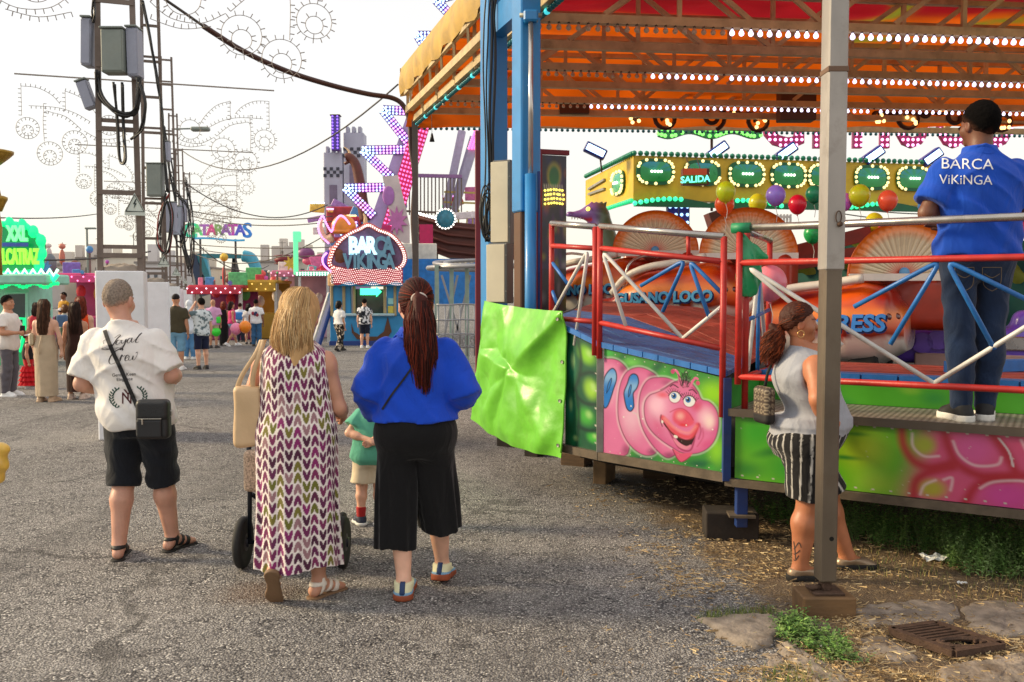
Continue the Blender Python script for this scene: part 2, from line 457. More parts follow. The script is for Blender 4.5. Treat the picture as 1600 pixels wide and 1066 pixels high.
 # dirt and straw strip beside the ride: X - (1.05 - 0.06*(Y-4)) + noise
 e0=math_('SUBTRACT',sx.outputs[0],math_('SUBTRACT',1.34,math_('MULTIPLY',math_('SUBTRACT',sx.outputs[1],4.0),0.10)))
 n4=tex('ShaderNodeTexNoise',2.2,Detail=8.0,Roughness=0.72)
 e1=math_('ADD',e0,math_('MULTIPLY',math_('SUBTRACT',n4.outputs['Fac'],0.5),1.3))
 near=ramp(sx.outputs[1],9.0,11.0,1,0)
 dm=math_('MULTIPLY',ramp(e1,-0.08,0.30),near)
 cd=N.new('ShaderNodeValToRGB');e=cd.color_ramp.elements
 e[0].position=0.25;e[0].color=lin((74,62,52));e[1].position=0.78;e[1].color=lin((164,144,118))
 q=e.new(0.5);q.color=lin((116,99,80));L.new(n3.outputs['Fac'],cd.inputs[0])
 dirt=mixc(ramp(n2.outputs['Fac'],0.42,0.62,0,0.7),cd.outputs[0],lin((104,88,72)))
 c=mixc(dm,c,dirt)
 L.new(c,b.inputs['Base Color']);b.inputs['Roughness'].default_value=0.93;b.inputs['Specular IOR Level'].default_value=0.22
 hgt=math_('ADD',math_('MULTIPLY',v1.outputs['Distance'],-0.8),math_('ADD',math_('MULTIPLY',n3.outputs['Fac'],0.5),math_('MULTIPLY',n2.outputs['Fac'],0.9)))
 bp=N.new('ShaderNodeBump');bp.inputs['Strength'].default_value=1.0;bp.inputs['Distance'].default_value=0.012
 L.new(hgt,bp.inputs['Height']);L.new(bp.outputs[0],b.inputs['Normal'])
 return m
gm=MB()
xs=np.concatenate([[-1500,-300,-80,-30],np.linspace(-12,14,66),[30,80,300,1500]])
ys=np.concatenate([[-60,-10,0],np.linspace(2,28,66),[45,90,200,500,1800]])
GX,GY=np.meshgrid(xs,ys)
GZ=0.05*(fbm(GX*0.35,GY*0.35,5,3)-0.5)*(np.abs(GX)<14)*(GY<28)*(GY>1)
GZ=np.where((GX>0.9)&(GY<9),GZ+0.03*(fbm(GX*1.3,GY*1.3,9,3)-0.5),GZ)*0.6
def gz(x,y):
 j=int(np.clip(np.searchsorted(xs,x)-1,0,len(xs)-2));i=int(np.clip(np.searchsorted(ys,y)-1,0,len(ys)-2))
 fx=(x-xs[j])/(xs[j+1]-xs[j]);fy=(y-ys[i])/(ys[i+1]-ys[i])
 return float(GZ[i,j]*(1-fx)*(1-fy)+GZ[i,j+1]*fx*(1-fy)+GZ[i+1,j]*(1-fx)*fy+GZ[i+1,j+1]*fx*fy)
gm.grid(np.stack([GX,GY,GZ],-1))
ground=struct('ground',gm,ground_material(),True)
# broken concrete round the drain
conc=mat('old_concrete',(136,124,112),0.95,var=0.4,vscale=11,bump=1.0,bscale=38,dirt=0.8)
def slab(name,pix,h,seed):
 pts=[athz(*p)for p in pix];n=len(pts);rr=random.Random(seed)
 c=sum((p for p in pts),Vector())/n;ring=[]
 for i in range(n):
  a,b=pts[i],pts[(i+1)%n];k=max(2,int((b-a).length/0.05))
  for q in range(k):ring.append(a.lerp(b,q/k)+Vector((rr.uniform(-1,1),rr.uniform(-1,1),0))*0.022)
 mb=MB();N_=len(ring);fr=[1.0,0.975,0.85,0.6,0.3]
 V=[]
 for lv,f in enumerate(fr):
  for p in ring:
   q=c.lerp(p,f);z=gz(q.x,q.y)+(-0.02 if lv==0 else(h-.012)*(0.45 if lv==1 else 1)+rr.uniform(-0.006,0.006))
   V.append((q.x,q.y,z))
 V.append((c.x,c.y,gz(c.x,c.y)+h));F=[]
 for lv in range(len(fr)-1):
  for i in range(N_):
   j=(i+1)%N_;F.append((lv*N_+i,lv*N_+j,(lv+1)*N_+j,(lv+1)*N_+i))
 o=(len(fr)-1)*N_
 for i in range(N_):F.append((o+i,o+(i+1)%N_,len(V)-1))
 mb.add(V,F);return struct(name,mb,conc,True)
slab('concrete_slab',[(1092,972),(1130,966),(1190,962),(1225,970),(1222,990),(1205,1012),(1178,1018),(1130,1004)],0.035,1)
slab('concrete_slab',[(1205,1010),(1225,1004),(1275,1035),(1320,1058),(1340,1085),(1290,1085),(1235,1040)],0.03,2)
slab('concrete_slab',[(1320,958),(1380,945),(1440,940),(1490,944),(1505,968),(1450,982),(1400,985),(1345,984)],0.03,3)
slab('concrete_slab',[(1500,950),(1545,938),(1640,950),(1650,985),(1570,998),(1512,985)],0.03,4)
slab('concrete_slab',[(1460,1052),(1540,1030),(1620,1022),(1680,1040),(1660,1085),(1480,1085)],0.03,5)
slab('concrete_slab',[(1330,1000),(1385,996),(1415,1018),(1440,1032),(1400,1040),(1345,1030)],0.022,6)
slab('concrete_slab',[(1192,1022),(1212,1020),(1236,1036),(1228,1046),(1200,1044)],0.022,7)
# drain grate: frame and slats, one slat broken away round an opening
rust=mat('rusty_iron',(86,66,54),0.8,0.4,var=0.3,vscale=25,bump=0.5,bscale=90)
hole=mat('dark_pit',(16,13,11),1.0)
g0,g1,g2,g3=athz(1392,996),athz(1462,986),athz(1566,1020),athz(1490,1032)
gc=(g0+g1+g2+g3)/4
grate=thing('drain_grate','rusty iron drain grate set in broken concrete at the kerb','drain',(gc.x,gc.y,0.0))
zt=0.042
mb=MB()
for a,b in((g0,g1),(g1,g2),(g2,g3),(g3,g0)):
 mb.bar(Vector((a.x,a.y,zt-0.01)),Vector((b.x,b.y,zt-0.01)),0.035,0.034)
obj('frame',mb,rust,grate)
mb=MB();mb.add([(p.x,p.y,0.016)for p in(g0,g1,g2,g3)],[(3,2,1,0)]);obj('pit',mb,hole,grate)
for i in range(10):
 t=(i+0.7)/10.4;a=g0.lerp(g3,t);b=g1.lerp(g2,t)
 segs=[(0.0,1.0)]if i not in(6,7,8)else[(0.0,0.28),(0.78,1.0)]
 for s0,s1 in segs:
  p,q=a.lerp(b,s0),a.lerp(b,s1)
  obj('slat',MB().bar(Vector((p.x,p.y,zt-0.006)),Vector((q.x,q.y,zt-0.006)),0.015,0.018),rust,grate)
rm_=MB();hc=g0.lerp(g3,0.77).lerp(g1.lerp(g2,0.77),0.53)
rm_.tube([hc+Vector((0.12*math.cos(a),0.055*math.sin(a),zt-0.004))for a in np.linspace(0,2*math.pi,22)],0.012,6);obj('opening_rim',rm_,rust,grate)
# straw, weeds, litter
def blades(name,n,region,h0,h1,w,cols,lean,seed,flat=False):
 rr=np.random.default_rng(seed);V=[];F=[];C=[];XY=region(rr,n)
 for i in range(n):
  x,y=XY[i];z=gz(x,y);a=rr.uniform(0,2*math.pi);h=rr.uniform(h0,h1)
  d=np.array([math.cos(a),math.sin(a)]);pn=np.array([-d[1],d[0]])*w*rr.uniform(0.6,1.3)
  c=cols[rr.integers(len(cols))];k=rr.uniform(0.75,1.25)
  if flat:
   p=np.array([x,y]);lift=rr.uniform(0.003,0.02)
   q=[(*(p-d*h/2-pn/2),z+lift),(*(p-d*h/2+pn/2),z+lift),(*(p+d*h/2+pn/2),z+lift+rr.uniform(-.003,.012)),(*(p+d*h/2-pn/2),z+lift+0.002)]
   o=len(V);V+=q;F.append((o,o+1,o+2,o+3));C+=[np.array(c)*k]*4
  else:
   o=len(V);le=lean*rr.uniform(0.3,1)
   for t in(0,0.5,1.0):
    c0=np.array([x,y])+d*le*h*t*t;ww=pn*(1-t*0.92)/2
    V+=[(*(c0-ww),z+h*t*(1-0.25*le*t)),(*(c0+ww),z+h*t*(1-0.25*le*t))]
   F+=[(o,o+1,o+3,o+2),(o+2,o+3,o+5,o+4)];C+=[np.array(c)*k]*6
 ob=mesh_obj(name,np.array(V),F,paint('plant_paint',0.75),None,True,False,np.array(C));ob['kind']='stuff';return ob
lc=lambda*a:[np.array(lin(c)[:3])for c in a]
def reg_straw(rr,n):
 out=np.zeros((0,2))
 while len(out)<n:
  m=n*4;px=rr.uniform(840,1660,m);py=rr.uniform(740,1090,m)
  v=(H0/2-py)/FPX;sc_=-CAMH/(-math.sin(PITCH)+v*math.cos(PITCH));y=(math.cos(PITCH)+v*math.sin(PITCH))*sc_;x=(px-W0/2)/FPX*sc_
  e=x-(1.1-0.10*(y-4.0));k=np.clip((e+0.45)/1.0,0.01,1)*(0.2+1.2*(fbm(x*2.2,y*2.2,3,3)>0.52))
  q=rr.random(m)<k;out=np.concatenate([out,np.stack([x[q],y[q]],1)])
 return out[:n]
straw=blades('straw',14000,reg_straw,0.012,0.06,0.0024,lc((186,158,112),(160,132,92),(128,104,72),(204,182,140)),0,21,True)
straw['label']='dry straw scattered over the dirt beside the ride'
def weed_patch(name,n,region,hmin,hmax,seed,cols):
 """leafy stems: each a bent stalk with small paired leaves"""
 rr=np.random.default_rng(seed);V=[];F=[];C=[];XY=region(rr,n)
 for i in range(n):
  x,y=XY[i];z=gz(x,y);h=rr.uniform(hmin,hmax);a=rr.uniform(0,6.28);le=rr.uniform(0.1,0.55)
  c=cols[rr.integers(len(cols))]*rr.uniform(0.7,1.25);m=int(7+h*34)
  for k in range(m):
   t=(k+1)/m;bx=x+math.cos(a)*le*h*t*t;by=y+math.sin(a)*le*h*t*t;bz=z+h*t*(1-0.2*le)
   an=a+k*2.4+rr.uniform(-.5,.5);ll=rr.uniform(0.018,0.042)*(1.15-0.5*t);up=rr.uniform(0.1,0.9)
   d=np.array([math.cos(an),math.sin(an),up]);s=np.array([-math.sin(an),math.cos(an),0])*ll*0.26;p=np.array([bx,by,bz]);o=len(V)
   V+=[p,p+d*ll*.5+s,p+d*ll+np.array([0,0,-ll*0.25]),p+d*ll*.5-s];F.append((o,o+1,o+2,o+3));C+=[c*rr.uniform(.8,1.2)]*4
  o=len(V);tip=np.array([x+math.cos(a)*le*h,y+math.sin(a)*le*h,z+h*(1-0.2*le)]);b=np.array([x,y,z])
  V+=[b+[0.002,0,0],b-[0.002,0,0],tip];F.append((o,o+1,o+2));C+=[c*0.8]*3
 ob=mesh_obj(name,np.array(V),F,paint('plant_paint',0.75),None,True,False,np.array(C));ob['kind']='stuff';return ob
gcols=lc((92,132,56),(112,150,66),(78,112,50),(128,156,82),(100,118,70))
def reg_poly(pix):
 P=[athz(*p)for p in pix];xs_=[p.x for p in P];ys_=[p.y for p in P];poly=[(p.x,p.y)for p in P]
 def f(rr,n):
  out=np.zeros((0,2))
  while len(out)<n:
   m=n*3;x=rr.uniform(min(xs_),max(xs_),m);y=rr.uniform(min(ys_),max(ys_),m)
   q=sd_poly(x,y,poly)<0.03*rr.normal(size=m);out=np.concatenate([out,np.stack([x[q],y[q]],1)])
  return out[:n]
 return f
w1=weed_patch('weeds',700,reg_poly([(1310,818),(1420,828),(1500,838),(1660,860),(1660,915),(1560,900),(1480,876),(1400,862),(1330,850)]),0.08,0.30,31,gcols)
w1['label']='dense green weeds growing along the dark gap under the pink panel'
w2=weed_patch('weeds',110,reg_poly([(1470,866),(1560,884),(1600,908),(1530,908),(1485,892)]),0.08,0.26,32,lc((112,146,76),(96,132,62),(126,152,92)))
w2['label']='paler bushy weeds by the litter at the right'
w3=weed_patch('weeds',150,reg_poly([(1175,800),(1290,806),(1320,830),(1230,826),(1180,816)]),0.06,0.20,33,gcols)
w3['label']='small weeds behind the woman at the post'
w4=weed_patch('weeds',220,reg_poly([(1212,968),(1250,972),(1290,1000),(1330,1020),(1345,1048),(1300,1040),(1250,1015),(1218,1000)]),0.02,0.09,34,gcols)
w4['label']='low green weeds in the concrete crack'
g1_=blades('grass',500,reg_poly([(1085,970),(1140,952),(1215,958),(1200,968),(1110,976)]),0.02,0.055,0.004,lc((104,122,54),(138,142,72),(84,104,44)),0.7,35)
g1_['label']='thin fringe of grass at the edge of the slab'
g2_=blades('grass',420,reg_poly([(1195,1050),(1290,1040),(1330,1085),(1190,1085)]),0.02,0.05,0.004,lc((96,118,50),(140,140,76)),0.7,36)
g2_['label']='tuft of grass at the bottom edge below the slab'
g3_=blades('grass',900,reg_poly([(1300,850),(1660,880),(1660,960),(1500,940),(1300,890)]),0.015,0.06,0.004,lc((140,132,74),(170,142,88),(96,112,54)),0.8,37)
g3_['label']='sparse dry grass between weeds and drain'
# crumpled plastic and paper scraps
plast=mat('clear_wrap',(222,224,222),0.25,var=0.1)
def litter(pix,w,d,lab,seed,h=0.04):
 p=athz(*pix);rr=np.random.default_rng(seed);n=9;P=np.zeros((n,n,3))
 for i in range(n):
  for j in range(n):
   P[i,j]=(p.x+(j/(n-1)-.5)*w+rr.uniform(-1,1)*w*.05,p.y+(i/(n-1)-.5)*d+rr.uniform(-1,1)*d*.05,gz(p.x,p.y)+0.012+rr.uniform(0,h))
 tag(obj('plastic_scrap' if h>.02 else 'paper_scrap',MB().grid(P),plast),lab,'litter')
litter((1462,880),0.16,0.10,'crumpled clear plastic scrap lying in front of the weeds',1)
litter((1503,916),0.05,0.03,'small white paper scrap on the dirt below the plastic',2,0.012)
litter((1551,898),0.04,0.03,'tiny white scrap at the foot of the right weeds',3,0.012)
litter((1288,1016),0.05,0.02,'flat white scrap lying in the low weeds',4,0.01)
litter((1406,992),0.03,0.02,'white scrap on the rim of the drain grate',5,0.01)
# ------------------------------------------------------------------ organic shapes: distance fields turned into one continuous surface
F32=np.float32
def V3(*a):return np.array(a,dtype=F32)
def smin(a,b,k):
 h=np.clip(0.5+0.5*(b-a)/k,0,1);return b*(1-h)+a*h-k*h*(1-h)
def smax(a,b,k):return-smin(-a,-b,k)
def cone(P,a,b,ra,rb,fl=None,fs=1.0):
 a=V3(*a);b=V3(*b);ba=b-a;pa=P-a
 if fl is not None:
  u=V3(*fl);u=u/np.linalg.norm(u);pa=pa+np.outer(pa@u,u)*(fs-1.0);ba=ba+u*(ba@u)*(fs-1.0)
 h=np.clip(pa@ba/(ba@ba+1e-12),0,1)
 return np.sqrt(((pa-h[:,None]*ba)**2).sum(1))-(ra+(rb-ra)*h)
def ell(P,c,r,R=None):
 q=P-V3(*c)
 if R is not None:q=q@np.asarray(R,F32)
 r=V3(*r);k0=np.sqrt(((q/r)**2).sum(1));k1=np.sqrt(((q/(r*r))**2).sum(1))+1e-9
 return k0*(k0-1)/k1
def rbox(P,c,h,r,R=None):
 q=P-V3(*c)
 if R is not None:q=q@np.asarray(R,F32)
 q=np.abs(q)-(V3(*h)-r);return np.sqrt((np.maximum(q,0)**2).sum(1))+np.minimum(q.max(1),0)-r
def plane(P,c,n):
 n=V3(*n);n=n/np.linalg.norm(n);return(P-V3(*c))@n
def stack(P,zs,rx,ry,cx=None,cy=None,pw=2.3,infl=0.0):
 """body built from level outlines: half widths rx, half depths ry, centres cx, cy at heights zs"""
 z=np.clip(P[:,2],zs[0],zs[-1]);X=np.interp(z,zs,rx)+infl;Y=np.interp(z,zs,ry)+infl
 ox=np.interp(z,zs,cx)if cx is not None else 0;oy=np.interp(z,zs,cy)if cy is not None else 0
 q=(np.abs((P[:,0]-ox)/X)**pw+np.abs((P[:,1]-oy)/Y)**pw)**(1/pw)
 d=(q-1)*np.minimum(X,Y)
 return np.maximum(d,np.maximum(zs[0]-P[:,2],P[:,2]-zs[-1]))
def dense(zs,vs,n=60):
 """smooth a short table into a fine one"""
 z=np.linspace(zs[0],zs[-1],n);v=np.interp(z,zs,vs);k=np.array([1,3,4,3,1.]);k/=k.sum()
 for _ in range(3):v=np.convolve(np.concatenate([[v[0]]*2,v,[v[-1]]*2]),k,'valid')
 return z,v
def sdf_mesh(f,lo,hi,vox,B=6,margin=0.03):
 lo=np.array(lo,float);hi=np.array(hi,float)
 nb=np.maximum(1,np.ceil((hi-lo)/(vox*B)).astype(int));n=nb*B
 cc=[lo[i]+(np.arange(nb[i])+0.5)*B*vox-vox/2 for i in range(3)]
 CX=np.stack(np.meshgrid(*cc,indexing='ij'),-1).reshape(-1,3).astype(F32)
 dc=f(CX).reshape(nb)
 act=np.abs(dc)<0.9*B*vox+margin
 D=np.repeat(np.repeat(np.repeat(dc,B,0),B,1),B,2).astype(F32)
 bi=np.argwhere(act)
 if len(bi)==0:return np.zeros((0,3)),np.zeros((0,4),int)
 o=np.stack(np.meshgrid(*[np.arange(B)]*3,indexing='ij'),-1).reshape(-1,3)
 idx=(bi[:,None]*B+o[None]).reshape(-1,3)
 P=(lo+idx*vox).astype(F32);D[idx[:,0],idx[:,1],idx[:,2]]=f(P)
 D[0]=np.maximum(D[0],1e-3);D[-1]=np.maximum(D[-1],1e-3);D[:,0]=np.maximum(D[:,0],1e-3);D[:,-1]=np.maximum(D[:,-1],1e-3);D[:,:,0]=np.maximum(D[:,:,0],1e-3);D[:,:,-1]=np.maximum(D[:,:,-1],1e-3)
 S=D<0
 nx,ny,nz=n
 cnt=np.zeros((nx-1,ny-1,nz-1),np.int8)
 for a in(0,1):
  for b in(0,1):
   for c in(0,1):cnt+=S[a:nx-1+a,b:ny-1+b,c:nz-1+c]
 cell=np.argwhere((cnt>0)&(cnt<8))
 vid=np.full((nx-1,ny-1,nz-1),-1,np.int64);vid[cell[:,0],cell[:,1],cell[:,2]]=np.arange(len(cell))
 acc=np.zeros((len(cell),3));w=np.zeros(len(cell));cr=[(a,b,c)for a in(0,1)for b in(0,1)for c in(0,1)]
 dv={q:D[cell[:,0]+q[0],cell[:,1]+q[1],cell[:,2]+q[2]]for q in cr}
 for q in cr:
  for ax in range(3):
   if q[ax]:continue
   r=list(q);r[ax]=1;r=tuple(r);a,b=dv[q],dv[r];m=(a<0)!=(b<0)
   t=np.where(m,a/np.where(np.abs(a-b)<1e-12,1,a-b),0);p=np.tile(np.array(q,float),(len(cell),1));p[:,ax]=t
   acc+=p*m[:,None];w+=m
 V=lo+(cell+acc/w[:,None])*vox
 Fs=[]
 for ax in range(3):
  sl0=[slice(1,-1)]*3;sl1=[slice(1,-1)]*3;sl0[ax]=slice(0,n[ax]-1);sl1[ax]=slice(1,n[ax])
  a,b=S[tuple(sl0)],S[tuple(sl1)];e=np.argwhere(a!=b)
  if len(e)==0:continue
  base=e.copy();u,v=[(1,2),(2,0),(0,1)][ax]
  for k in range(3):
   if k!=ax:base[:,k]+=1
  def g(du,dv_):
   q=base.copy();q[:,u]-=du;q[:,v]-=dv_;return vid[q[:,0],q[:,1],q[:,2]]
  Q=np.stack([g(1,1),g(0,1),g(0,0),g(1,0)],1);fl=b[e[:,0],e[:,1],e[:,2]]
  Q[fl]=Q[fl][:,::-1];Fs.append(Q)
 return V,np.concatenate(Fs)
def join(parts):
 V=[];F=[];o=0
 for v,f in parts:
  V.append(v);F.append(np.asarray(f)+o);o+=len(v)
 return np.concatenate(V),np.concatenate(F)
def fold(P,amp,kx,ky,kz,seed=0.0):
 """soft cloth folds"""
 x,y,z=P[:,0],P[:,1],P[:,2]
 w=0.9*np.sin(3.1*x*2+5.3*z+seed)+0.7*np.sin(4.7*y*2-3.9*z+2*seed+1.3)
 return amp*(np.sin(kx*x+ky*y+kz*z+1.7*w+seed*3.7)+0.5*np.sin(1.9*kx*x-1.6*ky*y+1.3*kz*z+2.3*w+seed))
 # ------------------------------------------------------------------ the ride platform
HB=0.45
red_p=mat('red_paint',(176,40,34),0.42,var=0.16,vscale=14,bump=0.15,bscale=120,dirt=0.25)
blue_p=mat('blue_paint',(34,104,176),0.42,var=0.14,vscale=12,bump=0.12,bscale=120)
white_p=mat('white_tube_paint',(208,206,202),0.4,var=0.12,vscale=14,dirt=0.18)
chrome=mat('polished_steel',(176,172,168),0.28,0.85,var=0.1,vscale=10)
galv=mat('galvanised',(150,150,140),0.5,0.5,var=0.18,vscale=9,dirt=0.35)
darkb=mat('underside_shade',(26,23,21),0.95)  # near-black colour in place of the shade under deck and cars
wood_d=mat('weathered_wood',(92,72,54),0.88,var=0.3,vscale=7,bump=0.5,bscale=30,stretch=(1,1,6))
rustbeam=mat('rusty_beam',(96,84,70),0.75,0.2,var=0.3,vscale=11,dirt=0.6,bump=0.2)
Pm=athz(868,694,HB)
P0,P1,P2,P3=athz(885,700,HB),athz(940,712,HB),athz(1135,745,HB),athz(1600,795,HB)
P4=P3+(P3-P2).normalized()*1.6
hD0,hD1,hD2=hz(P0.y,508),hz(P1.y,535),hz(P2.y,580)
t2=(P3-P2).normalized();n2_=Vector((-t2.y,t2.x,0))
t1=(P2-P1).normalized();n1_=Vector((-t1.y,t1.x,0))
t0=(P1-P0).normalized();n0_=Vector((-t0.y,t0.x,0))
PLD=0.72
HPL=hz((P2+t2*1.2).y,0)*0
# landing height from its front edge at px 1400
q=athz(1400,773,HB);HPL=hz(q.y,656)
HDK=HPL+0.20
ride=thing('ride_platform','round amusement ride platform with airbrushed panels and a red and blue plank deck','ride',(P2.x,P2.y,0))
redpl=mat('red_planks',(150,62,50),0.55,var=0.25,vscale=9,bump=0.3,bscale=40,dirt=0.3)
blupl=mat('blue_planks',(48,92,150),0.5,var=0.25,vscale=9,bump=0.3,bscale=40,dirt=0.25)
NPL=20
def radial(A,n,hf,hin,depth=2.3):
 return A,n.normalized()*depth,hf,hin
n01=(n0_+n1_).normalized()
Lm=radial(P0+(P0-P1)*0.6,Vector((0.35,1,0)),hD0+0.05,1.66,2.6)
L0=radial(P0,(n0_*0.9+Vector((0,.2,0))),hD0,1.60,2.6)
L1=radial(P1,n01,hD1,1.50,2.6)
L2=radial(P2,Vector((0.42,0.9,0)),hD2,1.22,2.6)
def planks(A,B,n,upto=14,nblue=6):
 for k in range(upto):
  f0,f1=k/n+0.0012,(k+1)/n-0.0022
  pts=[]
  dz=rng.uniform(-0.003,0.003)
  for zz in(-0.03,0.0):
   for(S,f)in((A,f0),(B,f0),(B,f1),(A,f1)):
    p=S[0]+S[1]*f;h=S[2]+(S[3]-S[2])*f;pts.append((p.x,p.y,h+zz+dz))
  obj('plank',MB().hexa(pts),blupl if k<nblue else redpl,ride)
planks(Lm,L0,NPL);planks(L0,L1,NPL);planks(L1,L2,NPL)
# deck behind the landing
Q2=P2+n2_*PLD;Q4=P4+n2_*PLD
La=(Q2,Vector(L2[1])*0.85,HDK,1.12);Lb=(Q4,n2_*2.4,HDK,HDK-0.03)
planks(La,Lb,18,10,2)
# inner floor under the cars, its black standing for the shadow there
mb=MB();a=L0[0]+L0[1];b=L2[0]+L2[1];c=Q4+n2_*2.4
mb.prism([Vector((p.x,p.y,0))for p in(a+Vector((0,.05,0)),b+Vector((.02,.05,0)),c,c+n2_*4,Vector((a.x+3,a.y+6,0)),Vector((a.x-.2,a.y+3,0)))],(0,0,0.5),(0,0,0.86))
obj('track_base',mb,darkb,ride)
mb=MB();mb.prism([Vector((p.x,p.y,0))for p in(P0+n0_*0.14,P1+n01*0.14,P2+n1_*0.14,P4+n2_*0.14,P4+n2_*3,P0+Vector((0.3,2.6,0)))],(0,0,0.36),(0,0,HB+0.04))
obj('under_frame',mb,darkb,ride)  # solid dark slab filling the shaded open space below the deck
# edge boards: short blue pieces along the deck rim
for A,B,k in((L0,L1,2),(L1,L2,8)):
 for i in range(k):
  p0,p1=A[0].lerp(B[0],i/k+0.004),A[0].lerp(B[0],(i+1)/k-0.004)
  h0=A[2]+(B[2]-A[2])*i/k;h1=A[2]+(B[2]-A[2])*(i+1)/k
  n=(n0_ if A is L0 else n1_)
  o0,o1=p0-n*0.035,p1-n*0.035;i0,i1=p0+n*0.004,p1+n*0.004
  obj('edge_board',MB().hexa([(o0.x,o0.y,h0-.035),(o1.x,o1.y,h1-.035),(i1.x,i1.y,h1-.035),(i0.x,i0.y,h0-.035),(o0.x,o0.y,h0+.006),(o1.x,o1.y,h1+.006),(i1.x,i1.y,h1+.006),(i0.x,i0.y,h0+.006)]),blue_p,ride)
kk=14
for i in range(kk):
 p0,p1=Q2.lerp(Q4,i/kk+0.002),Q2.lerp(Q4,(i+1)/kk-0.002);m_=(p0+p1)/2
 obj('edge_board',MB().box((m_.x-n2_.x*.02,m_.y-n2_.y*.02,HDK-0.012),((p1-p0).length,0.04,0.045),math.atan2(t2.y,t2.x)),blue_p,ride)
panel_m=mat('airbrushed_panel',(.70,.70,.70,1.0),.34,0,.06,5.0,attr='paint',coat=.25)
# --- worm panel, traced in the photograph's enlarged view
def worm_art(U,V):
 TL,TR,BR,BL=(75,5),(1078,178),(1083,1055),(68,898)
 X=TL[0]*(1-U)*(1-V)+TR[0]*U*(1-V)+BR[0]*U*V+BL[0]*(1-U)*V
 Y=TL[1]*(1-U)*(1-V)+TR[1]*U*(1-V)+BR[1]*U*V+BL[1]*(1-U)*V
 A=Art(X,Y,(62,150,60));B=A.blob
 B(1010,330,180,180,(150,222,30),1,.9);B(680,200,190,90,(80,190,70),.9,1);B(330,110,120,60,(120,215,90),.8,1)
 B(120,40,90,60,(60,190,70),.9,1);B(1040,860,110,210,(140,214,50),1,1);B(560,130,60,130,(18,92,60),.9,1,.7)
 B(700,150,60,120,(20,90,58),.7,1,.8);B(900,990,170,70,(22,96,66),.9,1);B(420,960,220,70,(24,84,70),.9,1)
 B(1000,1020,60,60,(70,170,60),.8,1);B(250,60,40,120,(20,100,58),.7,1,.8);B(650,1000,60,40,(60,160,70),.7,1)
 pink,dp,hi=(226,120,172),(120,40,84),(246,196,222)
 def seg(pts,hx,hy,hr):
  d=A.fill(pts,pink,4)
  ins=d<0
  A.mix(np.where(ins,sstep(-70,0,d)*0.55,0),(206,72,138));
  q=((X-hx)/hr)**2+((Y-hy)/(hr*1.6))**2;A.mix(np.where(ins,np.exp(-q*2)*.85,0),hi)
  A.mix(np.exp(-(d/5.0)**2)*0.9,dp);A.mix(np.exp(-((d-12)/9.0)**2)*.35,(236,240,236))
  return ins,d
 s1=[(20,140),(110,92),(200,100),(270,150),(310,230),(330,400),(330,640),(310,860),(260,930),(60,940),(20,700)]
 ins,d=seg(s1,110,330,120);B(250,170,60,60,(70,20,60),.55,1);B(280,880,70,80,(70,20,60),.5,1)
 s2=[(300,185),(400,150),(500,180),(560,240),(600,420),(600,700),(560,880),(480,925),(380,890),(290,800),(230,680),(205,560),(210,400),(240,270)]
 ins,d=seg(s2,330,590,150);B(520,220,70,60,(70,16,60),.65,1);B(520,890,80,60,(60,12,56),.6,1)
 s3=[(470,260),(560,228),(660,232),(760,300),(800,500),(760,850),(700,920),(640,940),(560,880),(480,780),(420,660),(396,520),(410,370)]
 ins,d=seg(s3,470,520,90);B(640,270,90,50,(150,60,110),.6,1);B(660,920,80,50,(90,20,70),.6,1)
 for pts,slit in(([(100,215),(150,172),(185,200),(190,270),(160,360),(140,420),(105,500),(70,505),(60,380),(70,280)],[(98,380),(112,310),(140,258),(146,275),(125,340),(100,382)]),([(290,300),(312,235),(345,210),(380,225),(392,280),(375,335),(345,380),(348,440),(350,500),(320,538),(285,510),(265,430),(262,370)],[(300,408),(304,350),(322,305),(328,325),(318,380),(304,410)])):
  d=A.fill(pts,(28,128,220),4);A.mix(np.where(d<0,np.exp(-((Y-pts[0][1]-30)/60.0)**2)*.75,0),(150,200,240));A.mix(np.exp(-(d/6.0)**2),(14,26,60))
  d=A.fill(slit,(40,130,214),3);A.mix(np.exp(-(d/3.5)**2),(14,26,60))
 head=[(690,262),(740,240),(800,238),(850,270),(890,330),(920,395),(975,410),(1020,455),(1048,530),(1052,640),(1030,750),(985,830),(920,880),(840,900),(760,890),(690,850),(600,790),(520,720),(465,640),(442,540),(450,450),(490,390),(550,362),(610,330)]
 ins,d=seg(head,560,480,130)
 def inb(x,y,rx,ry,c,a=1.,soft=1.,rot=0.):
  dx,dy=X-x,Y-y;cr,sr=math.cos(rot),math.sin(rot);q=np.sqrt(((dx*cr+dy*sr)/rx)**2+((-dx*sr+dy*cr)/ry)**2)
  A.mix(np.where(ins,a*(1-sstep(1-soft,1,q)),0),c)
 inb(960,560,110,150,(250,206,222),.95);inb(985,600,60,100,(252,226,222),.9);inb(540,470,90,110,(250,196,222),.9)
 inb(600,380,90,50,(232,60,80),.7);inb(880,460,70,80,(214,40,70),.6);inb(560,660,60,130,(214,66,130),.5,1,-.5)
 inb(960,800,110,60,(214,66,130),.5,1,-.6);inb(770,290,60,50,(220,120,160),.8)
 A.line([(585,335),(640,300),(690,265),(735,262),(770,300)],5,(120,40,80),5,.7);A.line([(772,300),(830,290),(890,330)],4,(130,40,80),5,.6)
 # mouth, tongue, chin
 chin=[(640,660),(700,780),(740,845),(800,875),(840,860),(860,800),(870,740)]
 A.line(chin,7,(150,30,80),6,.8)
 A.fill([(690,860),(760,895),(850,890),(830,930),(790,965),(755,975),(725,940)],(226,90,130),5);A.line([(690,865),(725,940),(755,975),(790,965),(835,925)],5,(130,30,76),4,.8)
